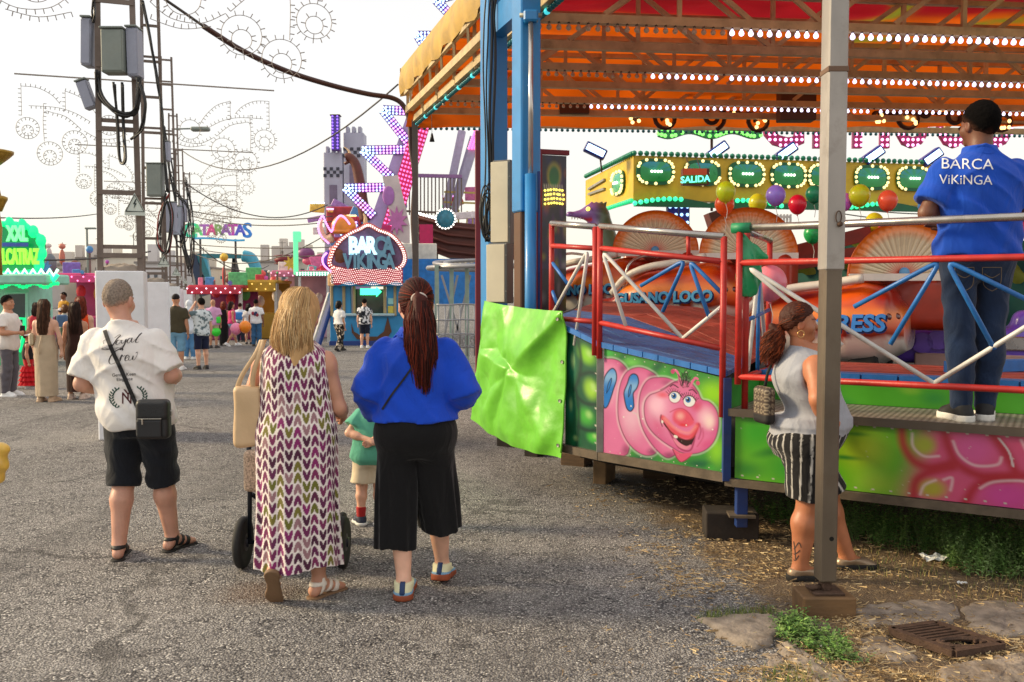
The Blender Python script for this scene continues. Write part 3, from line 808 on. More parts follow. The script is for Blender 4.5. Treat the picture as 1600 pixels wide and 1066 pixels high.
 A.fill([(590,575),(612,640),(650,690),(700,745),(745,800),(800,835),(840,820),(862,770),(890,680),(900,640),(850,740),(800,770),(740,745),(680,700),(630,640)],(48,10,22),3)
 A.fill([(690,765),(740,800),(800,830),(838,815),(820,850),(780,858),(730,830)],(232,140,170),5)
 A.line([(600,580),(640,620),(690,690),(760,738),(830,745),(870,690),(893,630)],20,(228,76,92),14,.9);A.line([(620,590),(680,650),(760,700),(830,705),(875,645)],12,(244,150,150),14,.7)
 A.fill([(700,735),(728,742),(726,762),(702,756)],(236,236,226),3);A.blob(600,620,12,16,(240,236,230),1,.4)
 A.line([(590,560),(584,610),(600,660)],5,(100,20,50),4,.8);A.line([(900,620),(918,680),(900,760)],6,(160,40,90),6,.6);A.line([(930,660),(935,740),(890,830)],6,(190,60,110),6,.5)
 # nose
 A.fill([(700,520),(760,494),(810,515),(850,570),(862,620),(810,655),(740,645),(690,600)],(232,70,88),16,a=.75);A.blob(750,560,55,60,(248,178,176),.95,1);A.blob(775,640,60,25,(226,40,52),.8,1)
 A.line([(665,530),(720,498),(770,494),(820,530),(856,590)],4,(180,30,64),5,.7)
 # eyes
 for ex,ey,ix,iy in((703,392,696,382),(822,420,812,408)):
  A.blob(ex,ey+4,57,62,(150,40,80),.7,.25,.25);A.blob(ex,ey,48,54,(238,240,244),1,.12,.25);A.blob(ix,iy,25,31,(50,120,196),1,.2);A.blob(ix,iy,11,16,(8,16,36),1,.2);A.blob(ix-8,iy-12,7,8,(250,250,252),1,.3)
  A.line([(ex-52,ey-10),(ex-20,ey-45),(ex+25,ey-44),(ex+55,ey-6)],4,(60,14,36),3)
  for k in range(10):
   t=k/9;x0=ex-52+104*t;y0=ey-14-36*math.sin(math.pi*min(1,t+.1));an=-2.4+1.7*t
   A.line([(x0,y0),(x0+30*math.cos(an),y0+30*math.sin(an))],2.6,(60,14,36),2,.85,False)
 A.line([(665,300),(690,282),(730,305)],5,(60,18,40),4);A.line([(820,322),(850,315),(880,345)],5,(60,18,40),4)
 # antennae and tuft
 A.line([(740,262),(738,210),(718,160),(690,150)],10,(226,110,160),3);A.blob(684,165,19,24,(200,70,120),1,.3)
 A.line([(830,285),(845,240),(868,205),(885,212)],10,(226,110,160),3);A.blob(888,250,19,24,(210,80,120),1,.3)
 rr=random.Random(3)
 for k in range(38):
  x0=rr.uniform(750,815);y0=rr.uniform(230,300);A.line([(x0,y0),(x0+rr.uniform(-20,20),y0-50),(x0+rr.uniform(-46,46),y0-rr.uniform(70,120))],1.6,(16,28,20),1.6,.9)
  # rivets, scratches
 for k in range(11):A.blob(180+88*k,52+15.3*k,6,6,(206,200,190),1,.3);A.blob(130+95*k,892+14.2*k,6,6,(206,200,190),1,.3)
 for x,y in((430,600),(1008,665),(800,640),(258,590),(325,492)):A.blob(x,y,8,9,(240,236,230),1,.4)
 A.line([(340,548),(372,560),(395,600)],5,(220,214,214),5,.7)
 for k in range(70):A.blob(rr.uniform(80,1070),rr.uniform(60,1020),rr.uniform(2,4),rr.uniform(2,4),(226,220,210),.6,.5)
 return A.c
def up(p,h):return Vector((p.x,p.y,h))
off=-n1_*0.012
art_panel('worm_panel',[up(P1+off+t1*.03,hD1-.045),up(P2+off-t1*.03,hD2-.045),up(P2+off-t1*.03,HB+.03),up(P1+off+t1*.03,HB+.03)],300,260,worm_art,panel_m,ride,label='airbrushed panel with a smiling pink caterpillar')
def scale_art(U,V):
 X,Y=U*110,V*330;A=Art(X,Y,(24,92,60))
 for x,y,rx,ry,c in((70,40,40,40,(140,214,40)),(20,90,24,70,(28,120,90)),(85,140,34,46,(160,216,60)),(14,220,22,60,(30,130,100)),(70,230,40,40,(70,180,60)),(92,290,30,26,(70,190,60)),(30,310,30,26,(24,110,70))):
  A.blob(x,y,rx,ry,c,1,.8);A.blob(x+rx*.2,y-ry*.2,rx*.45,ry*.5,(196,236,150),.6,1)
 for pts in(([(40,0),(52,60),(46,120),(30,160)]),([(50,110),(80,90),(110,84)]),([(42,180),(70,190),(110,180)]),([(36,160),(46,230),(40,330)]),([(44,268),(80,272),(110,260)])):A.line(pts,5,(8,48,40),6,.85)
 for k in range(6):A.blob(100,30+55*k,3,3,(210,206,196),1,.3)
 return A.c
off0=-n0_*0.012
art_panel('scale_panel',[up(P0+off0,hD0-.05),up(P1+off0-t0*.02,hD1-.045),up(P1+off0-t0*.02,HB+.03),up(P0+off0,HB+.03)],40,110,scale_art,panel_m,ride)
obj('corner_strip',MB().bar(up(P1-n01*.02,HB-.02),up(P1-n01*.02,hD1-.05),0.05,0.02),galv,ride)
Lf=(P4-P2).length;Hp=HPL-HB
def landing_art(U,V):
# traced: px 1140..1600 wide; X in photograph-like units
 X=U*Lf/(P3-P2).length*460;Y=V*118
 A=Art(X,Y,(104,190,30));B=A.blob
 B(40,30,70,60,(60,180,30),1,1);B(110,90,90,50,(50,170,40),1,1);B(215,45,70,60,(172,196,40),1,1);B(240,100,70,40,(150,190,50),.9,1)
 B(70,62,60,14,(20,120,30),.85,1,-.3);B(160,96,26,44,(14,110,36),.9,1,-.5);B(150,110,20,26,(90,200,60),.9,1);B(188,62,42,7,(20,120,40),.9,1);B(20,100,50,26,(30,130,40),.8,1)
 B(205,20,34,6,(30,130,40),.7,1);B(100,20,50,7,(30,150,40),.7,1)
 A.mix(sstep(268,330,X+0.25*(Y-50)),(226,84,130))
 for x,y,rx,ry,c in((310,30,26,24,(178,186,50)),(322,100,34,24,(190,178,50)),(380,30,46,40,(230,92,160)),(430,100,60,36,(222,70,160)),(490,40,46,36,(230,96,160)),(560,80,70,50,(226,80,156)),(650,50,60,60,(230,96,150)),(740,60,60,60,(220,80,150))):B(x,y,rx,ry,c,1,.8)
 for pts in(([(276,6),(280,34),(296,58),(322,66),(350,56)]),([(338,0),(346,30),(360,56),(392,72),(430,70),(470,62)]),([(404,0),(424,30),(440,62)]),([(296,118),(300,90),(322,72),(352,62)]),([(372,118),(384,92),(404,76),(430,70)]),([(500,0),(512,40),(530,66),(600,76)]),([(600,0),(610,60),(640,118)])):
  A.line(pts,7,(190,18,44),7,.9)
 for pts in(([(292,12),(294,34),(310,48),(332,46)]),([(352,20),(362,42),(384,56),(414,52),(420,40)]),([(392,92),(410,80),(446,74),(470,78)]),([(340,84),(352,80),(350,100)]),([(446,10),(462,40),(490,54)]),([(306,112),(312,96),(328,86)])):A.line(pts,1.8,(250,216,220),2.5,.75)
 for k in range(30):B(14+27.5*k,6,2.2,2.2,(214,206,190),1,.3);B(14+27.5*k,112,2.2,2.2,(214,206,190),1,.3)
 A.line([(416,10),(430,30),(436,52)],1.4,(236,226,226),1.0,.9);rr=random.Random(5)
 for k in range(60):B(rr.uniform(0,800),rr.uniform(0,118),rr.uniform(.6,1.6),rr.uniform(.6,1.4),(224,216,200),.6,.5)
 return A.c
off2=-n2_*0.012
art_panel('landing_panel',[up(P2+off2+t2*.06,HPL-.03),up(P4+off2,HPL-.03),up(P4+off2,HB),up(P2+off2+t2*.06,HB)],420,90,landing_art,panel_m,ride,label='airbrushed panel turning from green swirls to pink petals')
def riser_art(U,V):
 X=U*420;Y=V*26;A=Art(X,Y,(84,186,40))
 for k in range(16):A.blob(NR.uniform(0,420),NR.uniform(0,26),NR.uniform(10,40),NR.uniform(6,14),((30,150,60),(20,120,90),(150,214,60))[k%3],.8,1)
 return A.c
rz_=0.02
art_panel('riser_panel',[up(Q2-n2_*rz_,HDK-.03),up(Q4-n2_*rz_,HDK-.03),up(Q4-n2_*rz_,HPL),up(Q2-n2_*rz_,HPL)],220,16,riser_art,panel_m,ride)
obj('side_panel',MB().prism([up(P2+n1_*.02,HPL),up(Q2-n2_*.03,HPL),up(Q2-n2_*.03,HDK-.02),up(P2+n1_*.02,hD2-.05)],t2*0.0,t2*0.012),mat('green_side',(60,160,60),.4,var=.3),ride)
# chequer plate landing
def plate_material():
 m,nt,b=newmat('chequer_plate');N,L=nt.nodes,nt.links
 tc=N.new('ShaderNodeTexCoord');mp=N.new('ShaderNodeMapping');mp.inputs['Rotation'].default_value=(0,0,math.atan2(t2.y,t2.x)*-1+.785);mp.inputs['Scale'].default_value=(38,38,38)
 L.new(tc.outputs['Object'],mp.inputs['Vector'])
 ck=N.new('ShaderNodeTexChecker');ck.inputs['Scale'].default_value=1.0;L.new(mp.outputs[0],ck.inputs['Vector'])
 no=N.new('ShaderNodeTexNoise');no.inputs['Scale'].default_value=8;no.inputs['Detail'].default_value=6;L.new(tc.outputs['Object'],no.inputs['Vector'])
 mx=N.new('ShaderNodeMix');mx.data_type='RGBA';mx.inputs[6].default_value=lin((120,110,98));mx.inputs[7].default_value=lin((182,172,156));L.new(ck.outputs['Fac'],mx.inputs[0])
 m2=N.new('ShaderNodeMix');m2.data_type='RGBA';m2.blend_type='MULTIPLY';m2.inputs[0].default_value=.5;L.new(mx.outputs[2],m2.inputs[6]);L.new(no.outputs['Fac'],m2.inputs[7]);L.new(m2.outputs[2],b.inputs['Base Color'])
 b.inputs['Metallic'].default_value=0.1;b.inputs['Roughness'].default_value=0.5
 bp=N.new('ShaderNodeBump');bp.inputs['Strength'].default_value=0.6;bp.inputs['Distance'].default_value=0.006;L.new(ck.outputs['Fac'],bp.inputs['Height']);L.new(bp.outputs[0],b.inputs['Normal'])
 return m
mb=MB();mb.prism([up(p,0)for p in(P2+t2*.02-n2_*.03,P4-n2_*.03,Q4-n2_*.04,Q2+t2*.02-n2_*.04)],(0,0,HPL-.028),(0,0,HPL));obj('landing_plate',mb,plate_material(),ride)
obj('plate_edge',MB().bar(up(P2+t2*.02-n2_*.04,HPL-.018),up(P4-n2_*.04,HPL-.018),.014,.05),mat('edge_steel',(92,82,72),.5,.5,dirt=.4),ride)
# sills and legs under the panels
obj('sill_beam',MB().bar(up(P0-n0_*.02-t0*.1,HB-.0),up(P1-n0_*.02,HB-.0),.05,.06),rustbeam,ride)
obj('sill_beam',MB().bar(up(P1-n1_*.02,HB+.0),up(P2-n1_*.02,HB+.0),.05,.06),rustbeam,ride)
obj('sill_beam',MB().bar(up(P2-n2_*.014,HB-.03),up(P4-n2_*.014,HB-.03),.05,.05),rustbeam,ride)
bl=mat('dark_blue_steel',(22,52,112),.5,var=.2,vscale=10,dirt=.3)
obj('corner_post',MB().bar(up(P2-n1_*.03+t2*.015,HB-.02),up(P2-n1_*.03+t2*.015,hz(P2.y,590)),.05,.045),bl,ride)
def block(name,px,py,w,d,h,lab,rz=0.0,m=None,grp=None,dy=0.0):
 p=athz(px,py);o=obj(name,MB().bbox((0,0,h/2),(w,d,h),.008),m or wood_d);o.location=(p.x,p.y+d/2+dy,gz(p.x,p.y)-.01);o.rotation_euler=(0,0,rz);tag(o,lab,'block',grp);return p
gpv='wooden packing blocks under the ride'
bd=mat('tarred_block',(44,36,30),.9,var=.35,vscale=9,bump=.5,bscale=35)
pb=block('wooden_block',1147,847,.35,.24,.20,'big dark timber block under the blue leg beside the woman',-.1,bd,gpv)
obj('leg',MB().bbox((pb.x+.03,P2.y-.02,.30),(.075,.06,.36),.004),bl,ride)
obj('foot_plate',MB().box((pb.x+.03,P2.y-.02,.20),(.17,.15,.015),-.1),rustbeam,ride)
block('wooden_block',947,757,.12,.3,.30,'upright pale timber block under the seam left of the caterpillar panel',-.4,mat('pale_timber',(130,104,76),.85,var=.3,vscale=8,bump=.4),gpv)
block('wooden_block',1052,768,.30,.2,.13,'brown timber block under the middle of the caterpillar panel',-.4,None,gpv,.5)
block('wooden_block',1115,774,.32,.2,.15,'dark timber block beneath the right end of the caterpillar panel',-.4,bd,gpv,.5)
block('wooden_block',906,738,.26,.2,.13,'brown timber block under the hem of the green tarpaulin',-.5,None,gpv,.3)
block('wooden_block',796,705,.22,.2,.16,'far timber block under the lower left of the tarpaulin',-.5,bd,gpv,.3)
block('wooden_block',838,722,.16,.2,.14,'small timber block in shadow under the tarpaulin',-.5,bd,gpv,.3)
# ------------------------------------------------------------------ railings
def hair(pts,r,m,parent,name):return obj(name,MB().tube(pts,r,8),m,parent,True,True)
def vloop(A,S,B_,r=.05,n=6):
 """tube bent like a hairpin: leg A up to top S and down to B_"""
 A,S,B_=Vector(A),Vector(S),Vector(B_);d0=(A-S).normalized();d1=(B_-S).normalized()
 p0=S+d0*r*2.2;p1=S+d1*r*2.2
 return[A]+bez(p0,S+d0*r*.2,S+d1*r*.2,p1,n)+[B_]
def railing(lab,A,B,ztA,ztB,zmA,zmB,zbA,zbB,m,braces,feet=(None,None),topm=None):
 """A,B plan points of the two posts; top, middle, bottom rail heights; braces [(kind, [(s, t)...])]: s along, t height between bottom 0 and middle 1"""
 t=thing('railing',lab,'railing',(A.x,A.y,0),0,'railings round the ride')
 pt=lambda s,k:Vector((A.x+(B.x-A.x)*s,A.y+(B.y-A.y)*s,(zbA+(zbB-zbA)*s)*(1-k)+(zmA+(zmB-zmA)*s)*k))
 hair([up(A,feet[0]if feet[0]is not None else zbA),up(A,ztA)],.022,red_p,t,'post');hair([up(B,feet[1]if feet[1]is not None else zbB),up(B,ztB)],.022,red_p,t,'post')
 hair([up(A,ztA),up(B,ztB)],.024,topm or chrome,t,'top_rail')
 hair([up(A,zmA),up(B,zmB)],.02,red_p,t,'middle_rail');hair([up(A,zbA),up(B,zbB)],.02,red_p,t,'bottom_rail')
 for mm,pts in braces:
  P=[pt(*q)for q in pts]
  if len(P)==3:P=vloop(*P)
  hair(P,.0145,mm,t,'brace')
 return t
f0=-n0_*0.03;f1=-n1_*0.03;f2=-n2_*0.035
PA=P0-t0*.22
ra=railing('short red railing with one white hairpin brace beside the blue column',PA+f0+n0_*.05,P1+f0-t0*.05,hz(PA.y,349),hz(P1.y,354),hz(PA.y,384),hz(P1.y,388),hz(PA.y,497),hz(P1.y,503),red_p,[(white_p,[(.02,.05),(.85,.98),(.55,-.35)]),(blue_p,[(.0,.78),(.4,.48)]),(blue_p,[(.0,.4),(.15,.18)])],(hD0-.05,hD1-.1))
rb=railing('red railing with white and blue V braces above the caterpillar panel',P1+f1,P2+f1-t1*.02,hz(P1.y,354),hz(P2.y,370),hz(P1.y,388),hz(P2.y,409),hz(P1.y,504),hz(P2.y,545),red_p,[(white_p,[(.24,.0),(.02,.97),(.7,.02)]),(white_p,[(.7,.02),(1.0,.5)]),(blue_p,[(.36,.58),(.72,.98),(.54,.3)]),(blue_p,[(.9,.33),(.74,.98),(1.0,.62)]),(red_p,[(.74,1.0),(.735,1.28)])],(hD1-.12,HB+.4))
P2b=P2+t2*.08
rc=railing('long red railing with V braces in front of the man in blue polo',P2b+f2,P4+f2,hz(P2b.y,357),hz(P2b.y,357),hz(P2b.y,411),hz(P2b.y,411),hz(P2b.y,588),hz(P2b.y,588),red_p,[(white_p,[(.20,.30),(.015,.97),(.36,.02)]),(white_p,[(.36,.02),(.66,.99)]),(white_p,[(.66,.99),(.72,.1)]),(blue_p,[(.22,.62),(.367,.99),(.285,.32)]),(blue_p,[(.455,.30),(.375,.99),(.535,.60)]),(white_p,[(.78,.0),(.70,.97),(1,.02)])],(hz(P2b.y,600),HPL))
Re=P2b+Vector(L2[1]).normalized()*1.15
rd=railing('red return railing running inwards at the entrance, behind the pink balloon',P2b+f2+n2_*.09+t2*.02,Re,hz(P2b.y,361),hz(Re.y,376),hz(P2b.y,413),hz(Re.y,408),hz(P2b.y,590),hz(Re.y,577),red_p,[(white_p,[(.1,.05),(.5,.95),(.9,.05)]),(blue_p,[(.0,.5),(1.0,.55)]),(blue_p,[(.5,.95),(.5,.0)])],(HPL,HDK))
for t,s in((.35,0),(.65,0)):pass
tag(obj('clamp_ring',MB().tube([up(P2b+f2-t2*.05,hz(P2b.y,357)),up(P2b+f2+t2*.07,hz(P2b.y,357))],.034,12),mat('green_tape',(20,128,84),.5),None,True,True),'green tape wrapped round the end of the steel top rail','tape')
# ------------------------------------------------------------------ canopy roof over the ride
HR=4.39
cream=mat('cream_steel',(196,172,128),.6,var=.2,vscale=6,dirt=.35)
canopy=thing('ride_canopy','orange tarpaulin ride roof on cream lattice trusses with rows of bulbs and a yellow valance','canopy',(2.5,11,0))
E4,E1=athz(648,188,HR),athz(752,95,HR)
ed=(E4-E1).normalized()
E0=E1-ed*4.2
def edge_x(y):t=(y-E4.y)/(E0.y-E4.y);return E4.x+(E0.x-E4.x)*t
lamp_lit=emis('white_lamp_glow',(232,222,255),2.2);lamp_off=mat('unlit_lamp_glass',(196,176,150),.2,var=.05)
cap_m=mat('lamp_socket',(70,56,44),.5)
teal_m=mat('teal_lamp',(22,110,120),.25,var=.1)
bulb_src={}
def bulb_obj(m,key,r):
 if key not in bulb_src:
  mb=MB().lathe([(r*.35,.0),(r*.45,-r*.6),(r*.8,-r*1.0),(r,-r*1.6),(r*.85,-r*2.2),(r*.4,-r*2.55)],8)
  o=obj('bulb',mb,m,canopy,False,True);s=MB().lathe([(r*.55,r*.35),(r*.6,-r*.5),(r*.4,-r*.8)],8);bulb_src[key]=(o,s);return o,True
 return bulb_src[key][0],False
sock_src=None
def truss(rowpts,dens,lit_from,r,depth=.62,webs=True):
 (pa,pya),(pb,pyb)=rowpts;A=athz(pa,pya,HR);B=athz(pb,pyb,HR);d=(B-A).normalized()
 A=A+d*((edge_x(A.y)-A.x)/d.x);B=B+d*1.6
 t=MB().bar(A,B,.085,.085);tr=obj('truss',t,cream,canopy)
 up_=Vector((0,0,depth));obj('top_chord',MB().bar(A+up_,B+up_,.07,.06),cream,tr)
 L_=(B-A).length;n=int(L_/.72)
 for i in range(n):
  p=A+d*(L_*i/n);q=A+d*(L_*(i+1)/n)
  if i%2==0:obj('web',MB().bar(p+Vector((0,0,.04)),p+up_,.045,.05),cream,tr)
  obj('web',MB().bar((p if i%2==0 else p+Vector((0,0,.03)))+Vector((0,0,.03)),q+up_,.035,.05)if(i//2)%3!=1 else MB().bar(p+up_,q+Vector((0,0,.03)),.035,.05),cream,tr)
 return A,B,d,tr
for q_ in(((840,70),(1600,92)),((840,132),(1600,149)),((840,176),(1600,189))):truss(q_,0,0,0,.6)
rows=[truss([(840,28),(1600,54)],0,1140,.028),truss([(840,104),(1600,124)],0,1010,.026),truss([(840,156),(1600,170)],0,915,.024),truss([(840,196),(1600,206)],0,0,.02)]
def pxof(p):
 v=p-Vector((0,0,CAMH));f=Vector((0,math.cos(PITCH),-math.sin(PITCH)));u=Vector((0,math.sin(PITCH),math.cos(PITCH)))
 return W0/2+FPX*v.x/v.dot(f),H0/2-FPX*v.dot(u)/v.dot(f)
for(A,B,d,tr),lit,sp,r in((rows[0],1140,.098,.028),(rows[1],1012,.098,.026),(rows[2],916,.098,.024)):
 n=int((B-A).length/sp);base=wloc(tr)
 for i in range(1,n):
  p=A+d*(sp*i)+Vector((0,-.03,-.05));px,py=pxof(p)
  if px>1625 or 752<px<840 and py<480:continue
  if rng.random()<.02:continue
  m,key=(lamp_lit,'l%.3f'%r)if px>lit else(lamp_off,'o%.3f'%r)
  src,first=bulb_obj(m,key,r)
  if first:src.parent=tr;src.location=p-base
  else:share('bulb',src,tr,p-base)
 so=[A+d*(sp*i)+Vector((0,-.03,-.045))for i in range(1,n)]
 bulbs('socket',so,.017,cap_m,tr,True,5,3)
A,B,d,tr=rows[3]
bulbs('teal_bulb',[A+d*(.088*i)+Vector((0,-.04,-.08))for i in range(1,int((B-A).length/.088))],.027,teal_m,tr)
# left edge: two cream beams, slanting ribs, teal lamps, the yellow valance
eb=thing
o1=Vector((-.10,0,0))
obj('edge_beam',MB().bar(E4+o1+Vector((0,0,.16)),E0+o1+Vector((0,0,.16)),.09,.10),cream,canopy)
obj('edge_beam',MB().bar(E4+Vector((0,0,.02)),E0+Vector((0,0,.02)),.07,.09),cream,canopy)
obj('edge_beam',MB().bar(E4+o1*1.4+Vector((0,0,.42)),E0+o1*1.4+Vector((0,0,.42)),.05,.06),cream,canopy)
for i in range(12):
 p=E4.lerp(E0,(i+.5)/12)+o1*1.2;obj('edge_rib',MB().bar(p+Vector((0,0,.2)),p+Vector((-.02,-.1,.62)),.03,.04),cream,canopy)
tlit=emis('cyan_lamp_glow',(70,220,230),.9)
pts=[E4.lerp(E0,i/110)+Vector((.03,0,-.06))for i in range(111)]
bulbs('teal_bulb',[p for i,p in enumerate(pts)if i%9],.032,teal_m,canopy);bulbs('cyan_bulb',[p for i,p in enumerate(pts)if i%9==0],.034,tlit,canopy)
yel=mat('yellow_tarpaulin',(186,148,62),.55,var=.22,vscale=3.5,bump=.35,bscale=14,dirt=.35)
n=60;m_=9;P=np.zeros((m_,n,3))
for i in range(m_):
 for j in range(n):
  t=j/(n-1);p=E4.lerp(E0,t)+Vector((-.22,.12,0));zt_=5.22;zb_=4.80+.035*math.sin(9*t*6.28)*(i/(m_-1))
  k=i/(m_-1);z=zt_+(zb_-zt_)*k;P[i,j]=(p.x-.02*math.sin(14*t*6.28+k*2)*k-.03*math.sin(k*3.1),p.y,z)
mb=MB().grid(P)
mb2=MB().grid(P[:,::-1]+np.array([.012,0,0]));vl=obj('valance',MB().add(mb.v+mb2.v,mb.f+[tuple(i+len(mb.v)for i in f)for f in mb2.f]),yel,canopy,True,True)
# far end flap at the corner
mb=MB();cE=E4+Vector((-.24,.12,0));mb.prism([Vector((cE.x,cE.y,5.22)),Vector((cE.x,cE.y,4.78)),Vector((cE.x+.3,cE.y+.12,4.86)),Vector((cE.x+.3,cE.y+.12,5.22))],(0,0,0),(0,.012,0));obj('corner_flap',mb,yel,canopy)
# roof cloth
def cloth_material():
 m,nt,b=newmat('roof_cloth');N,L=nt.nodes,nt.links
 vc=N.new('ShaderNodeVertexColor');vc.layer_name='paint'
 tl=N.new('ShaderNodeBsdfTranslucent');mix=N.new('ShaderNodeMixShader');mix.inputs[0].default_value=.5
 L.new(vc.outputs[0],b.inputs['Base Color']);L.new(vc.outputs[0],tl.inputs['Color']);b.inputs['Roughness'].default_value=.6
 L.new(b.outputs[0],mix.inputs[1]);L.new(tl.outputs[0],mix.inputs[2]);L.new(mix.outputs[0],N['Material Output'].inputs[0]);return m
ny,nx=90,130;yy=np.linspace(6.0,E4.y+.1,ny);P=np.zeros((ny,nx,3));C=np.zeros((ny,nx,3))
for i,y in enumerate(yy):
 x0=edge_x(y)-.12;x=np.linspace(x0,11.0,nx);bay=((y-9.3)/1.72)%1.0
 P[i,:,0]=x;P[i,:,1]=y;P[i,:,2]=5.16-.82*max(0,(y-13.3)/(E4.y+.1-13.3))-.09*math.sin(math.pi*bay)+.015*np.sin(x*5+y*3)
 o=np.array(lin((222,98,10))[:3]);r=np.array(lin((160,20,32))[:3]);g=np.array(lin((130,140,40))[:3])
 k=sstep(11.25,11.5,y+.12*np.sin(x*1.3));gm_=(1-sstep(.0,.25,np.abs(fbm(x*.55,np.full_like(x,y*.9),4,3)-.52)*3))*sstep(3.4,4.2,x)*(1-sstep(12.2,12.8,y+.2*np.sin(x)))
 c=r*(1-k)[:,None]+o*k[:,None];c=c*(1-gm_[:,None])+g*gm_[:,None]
 st=.55+.75*fbm(x*1.6,np.full_like(x,y*3.0),8,4);C[i]=c*st[:,None]
mbg=MB().grid(P);mesh_obj('roof_cloth',mbg.v,mbg.f,cloth_material(),canopy,True,True,C.reshape(-1,3))
# fittings hung in the roof: floodlight boxes, big unlit letters with warm bulbs
brown=mat('brown_box',(84,50,26),.7);dk=mat('dark_letters',(60,22,14),.6,var=.2)
wl=emis('amber_lamp_glow',(255,206,130),3.0)
for px0,px1,py0,py1,Y,nm in((874,920,158,180,13.6,'loudspeaker_box'),(1216,1272,138,190,13.4,'control_box')):
 a=at(px0,py1,Y);b=at(px1,py0,Y);obj(nm,MB().bbox(((a.x+b.x)/2,Y,(a.z+b.z)/2),(b.x-a.x,.25,b.z-a.z),.01),brown,canopy)
 # ------------------------------------------------------------------ ornate light sign hung inside the roof (scrolls with warm lamps)
for k,(px,lab)in enumerate(((1090,'dark scrollwork lamp cluster hung under the roof left of the steel post'),(1470,'dark scrollwork lamp cluster hung under the roof above the man in blue'))):
 c=at(px,172,14.0);t=thing('lamp_scroll',lab,'lamp',(c.x,c.y,c.z),0,'scrollwork lamps under the roof');L_=[]
 for i in range(9):
  x=(i-4)*.24;z=.10*math.sin(i*2.1)-.02*abs(i-4);rr_=.10+.05*(i%3)
  mb=MB().tube([Vector((x+rr_*(1-q/30)*math.cos(q*.38+i),0,z+rr_*(1-q/30)*math.sin(q*.38+i)))for q in range(22)],.035,6);obj('scroll',mb,dk,t,False,True)
  if i%2==0:
   for q in range(4):L_.append((x+rng.uniform(-.08,.08),-.05,z+rng.uniform(-.12,.02)))
 obj('hanger',MB().bar((-.6,0,.05),(-.6,0,.9),.02).bar((.6,0,.05),(.6,0,.9),.02).bar((-.6,0,.05),(.6,0,.05),.02),dk,t,False)
 bulbs('bulb',L_,.03,wl,t,False)
 # ------------------------------------------------------------------ blue columns, ram, cabinets, hanging cables
cblue=mat('column_blue',(28,124,190),.42,var=.1,vscale=5,bump=.05,coat=.2,dirt=.12)
cb=at(822,470,8.2);ca=at(772,470,9.0)
def column(c,w,lab,z0,rz):
 t=thing('support_column',lab,'column',(c.x,c.y,0),0);M=Matrix.Rotation(rz,3,'Z')
 obj('shaft',MB().bbox((c.x,c.y,(z0+5.3)/2),(w,w,5.3-z0),.012,M),cblue,t);return t,M
colB,MBt=column(cb,.20,'front blue steel roof column with a hydraulic ram beside the tarpaulin',hz(8.2,332),.45)
obj('lower_shaft',MB().bbox((cb.x-.015,cb.y,hz(8.2,332)/2+.3),(.15,.15,hz(8.2,332)-.6),.01,MBt),mat('brown_steel',(88,56,36),.6,dirt=.5),colB)
rp_=at(829,470,8.03)
obj('ram_rod',MB().tube([(rp_.x,rp_.y,hz(8.03,30)),(rp_.x,rp_.y,hz(8.03,275))],.022,12),mat('ram_steel',(196,192,190),.2,.7),colB,True,True)
obj('ram_cylinder',MB().tube([(rp_.x,rp_.y,hz(8.03,272)),(rp_.x,rp_.y,.5)],.052,14),cblue,colB,True,True)
obj('ram_clevis',MB().bbox((rp_.x,rp_.y,hz(8.03,26)),(.13,.10,.10),.015),cblue,colB)
obj('clevis_pin',MB().tube([(rp_.x-.1,rp_.y,hz(8.03,24)),(rp_.x+.1,rp_.y,hz(8.03,24))],.02,10),galv,colB,True,True)
obj('hydraulic_pipe',MB().tube([(rp_.x+.07,rp_.y,hz(8.03,268)),(rp_.x+.075,rp_.y,hz(8.03,300)),(rp_.x+.075,rp_.y,.6)],.012,6),bl,colB,True,True)
colA,MAt=column(ca,.21,'rear blue steel roof column wrapped with black cables',1.0,.45)
cpt=at(796,22,8.6)
obj('cross_beam',MB().bar((ca.x,ca.y,cpt.z),(cb.x,cb.y,cpt.z+.02),.13,.26),cblue,colA)
cabm=mat('cabinet_sunlit',(214,204,178),.5,var=.08,vscale=3,dirt=.12)  # warm sunlight on the white doors put into the colour
gray=mat('cabinet_shaded',(112,112,108),.5,var=.1,dirt=.15)  # shade on the sides of the white cabinets put into the colour
for(x0,x1,y0,y1,Y,lab)in((770,808,252,382,8.55,'upper white electrical cabinet, coloured as if sunlit, fixed to the blue columns'),(763,803,381,474,8.45,'lower white electrical cabinet, coloured as if sunlit, standing just above the tarpaulin')):
 a=at(x0,y1,Y);b=at(x1,y0,Y);c=(a+b)/2;w=(b.x-a.x)*.92;h=b.z-a.z
 t=thing('electrical_cabinet',lab,'cabinet',(c.x,c.y,a.z),0,'white cabinets on the columns');M=Matrix.Rotation(-.42,3,'Z')
 obj('case',MB().bbox((0,0,h/2),(w*.86,.16,h),.006,M),gray,t,False);obj('door',MB().bbox(M@Vector((-.018,-.085,0))+Vector((0,0,h/2)),(w*.84,.012,h*.96),.004,M),cabm,t,False)
 for zz in(.2,.8):obj('screw',MB().ball(M@Vector((w*.4,-.082,0))+Vector((0,0,h*zz)),.008,8,4),galv,t,False)
blk=mat('black_cable',(22,21,22),.45,var=.2)
def cable(lab,pts,r,m=blk,grp=None,n=8,name='cable'):
 o=obj(name,MB().tube(pts,r,n),m,None,True,True);tag(o,lab,'cable',grp);return o
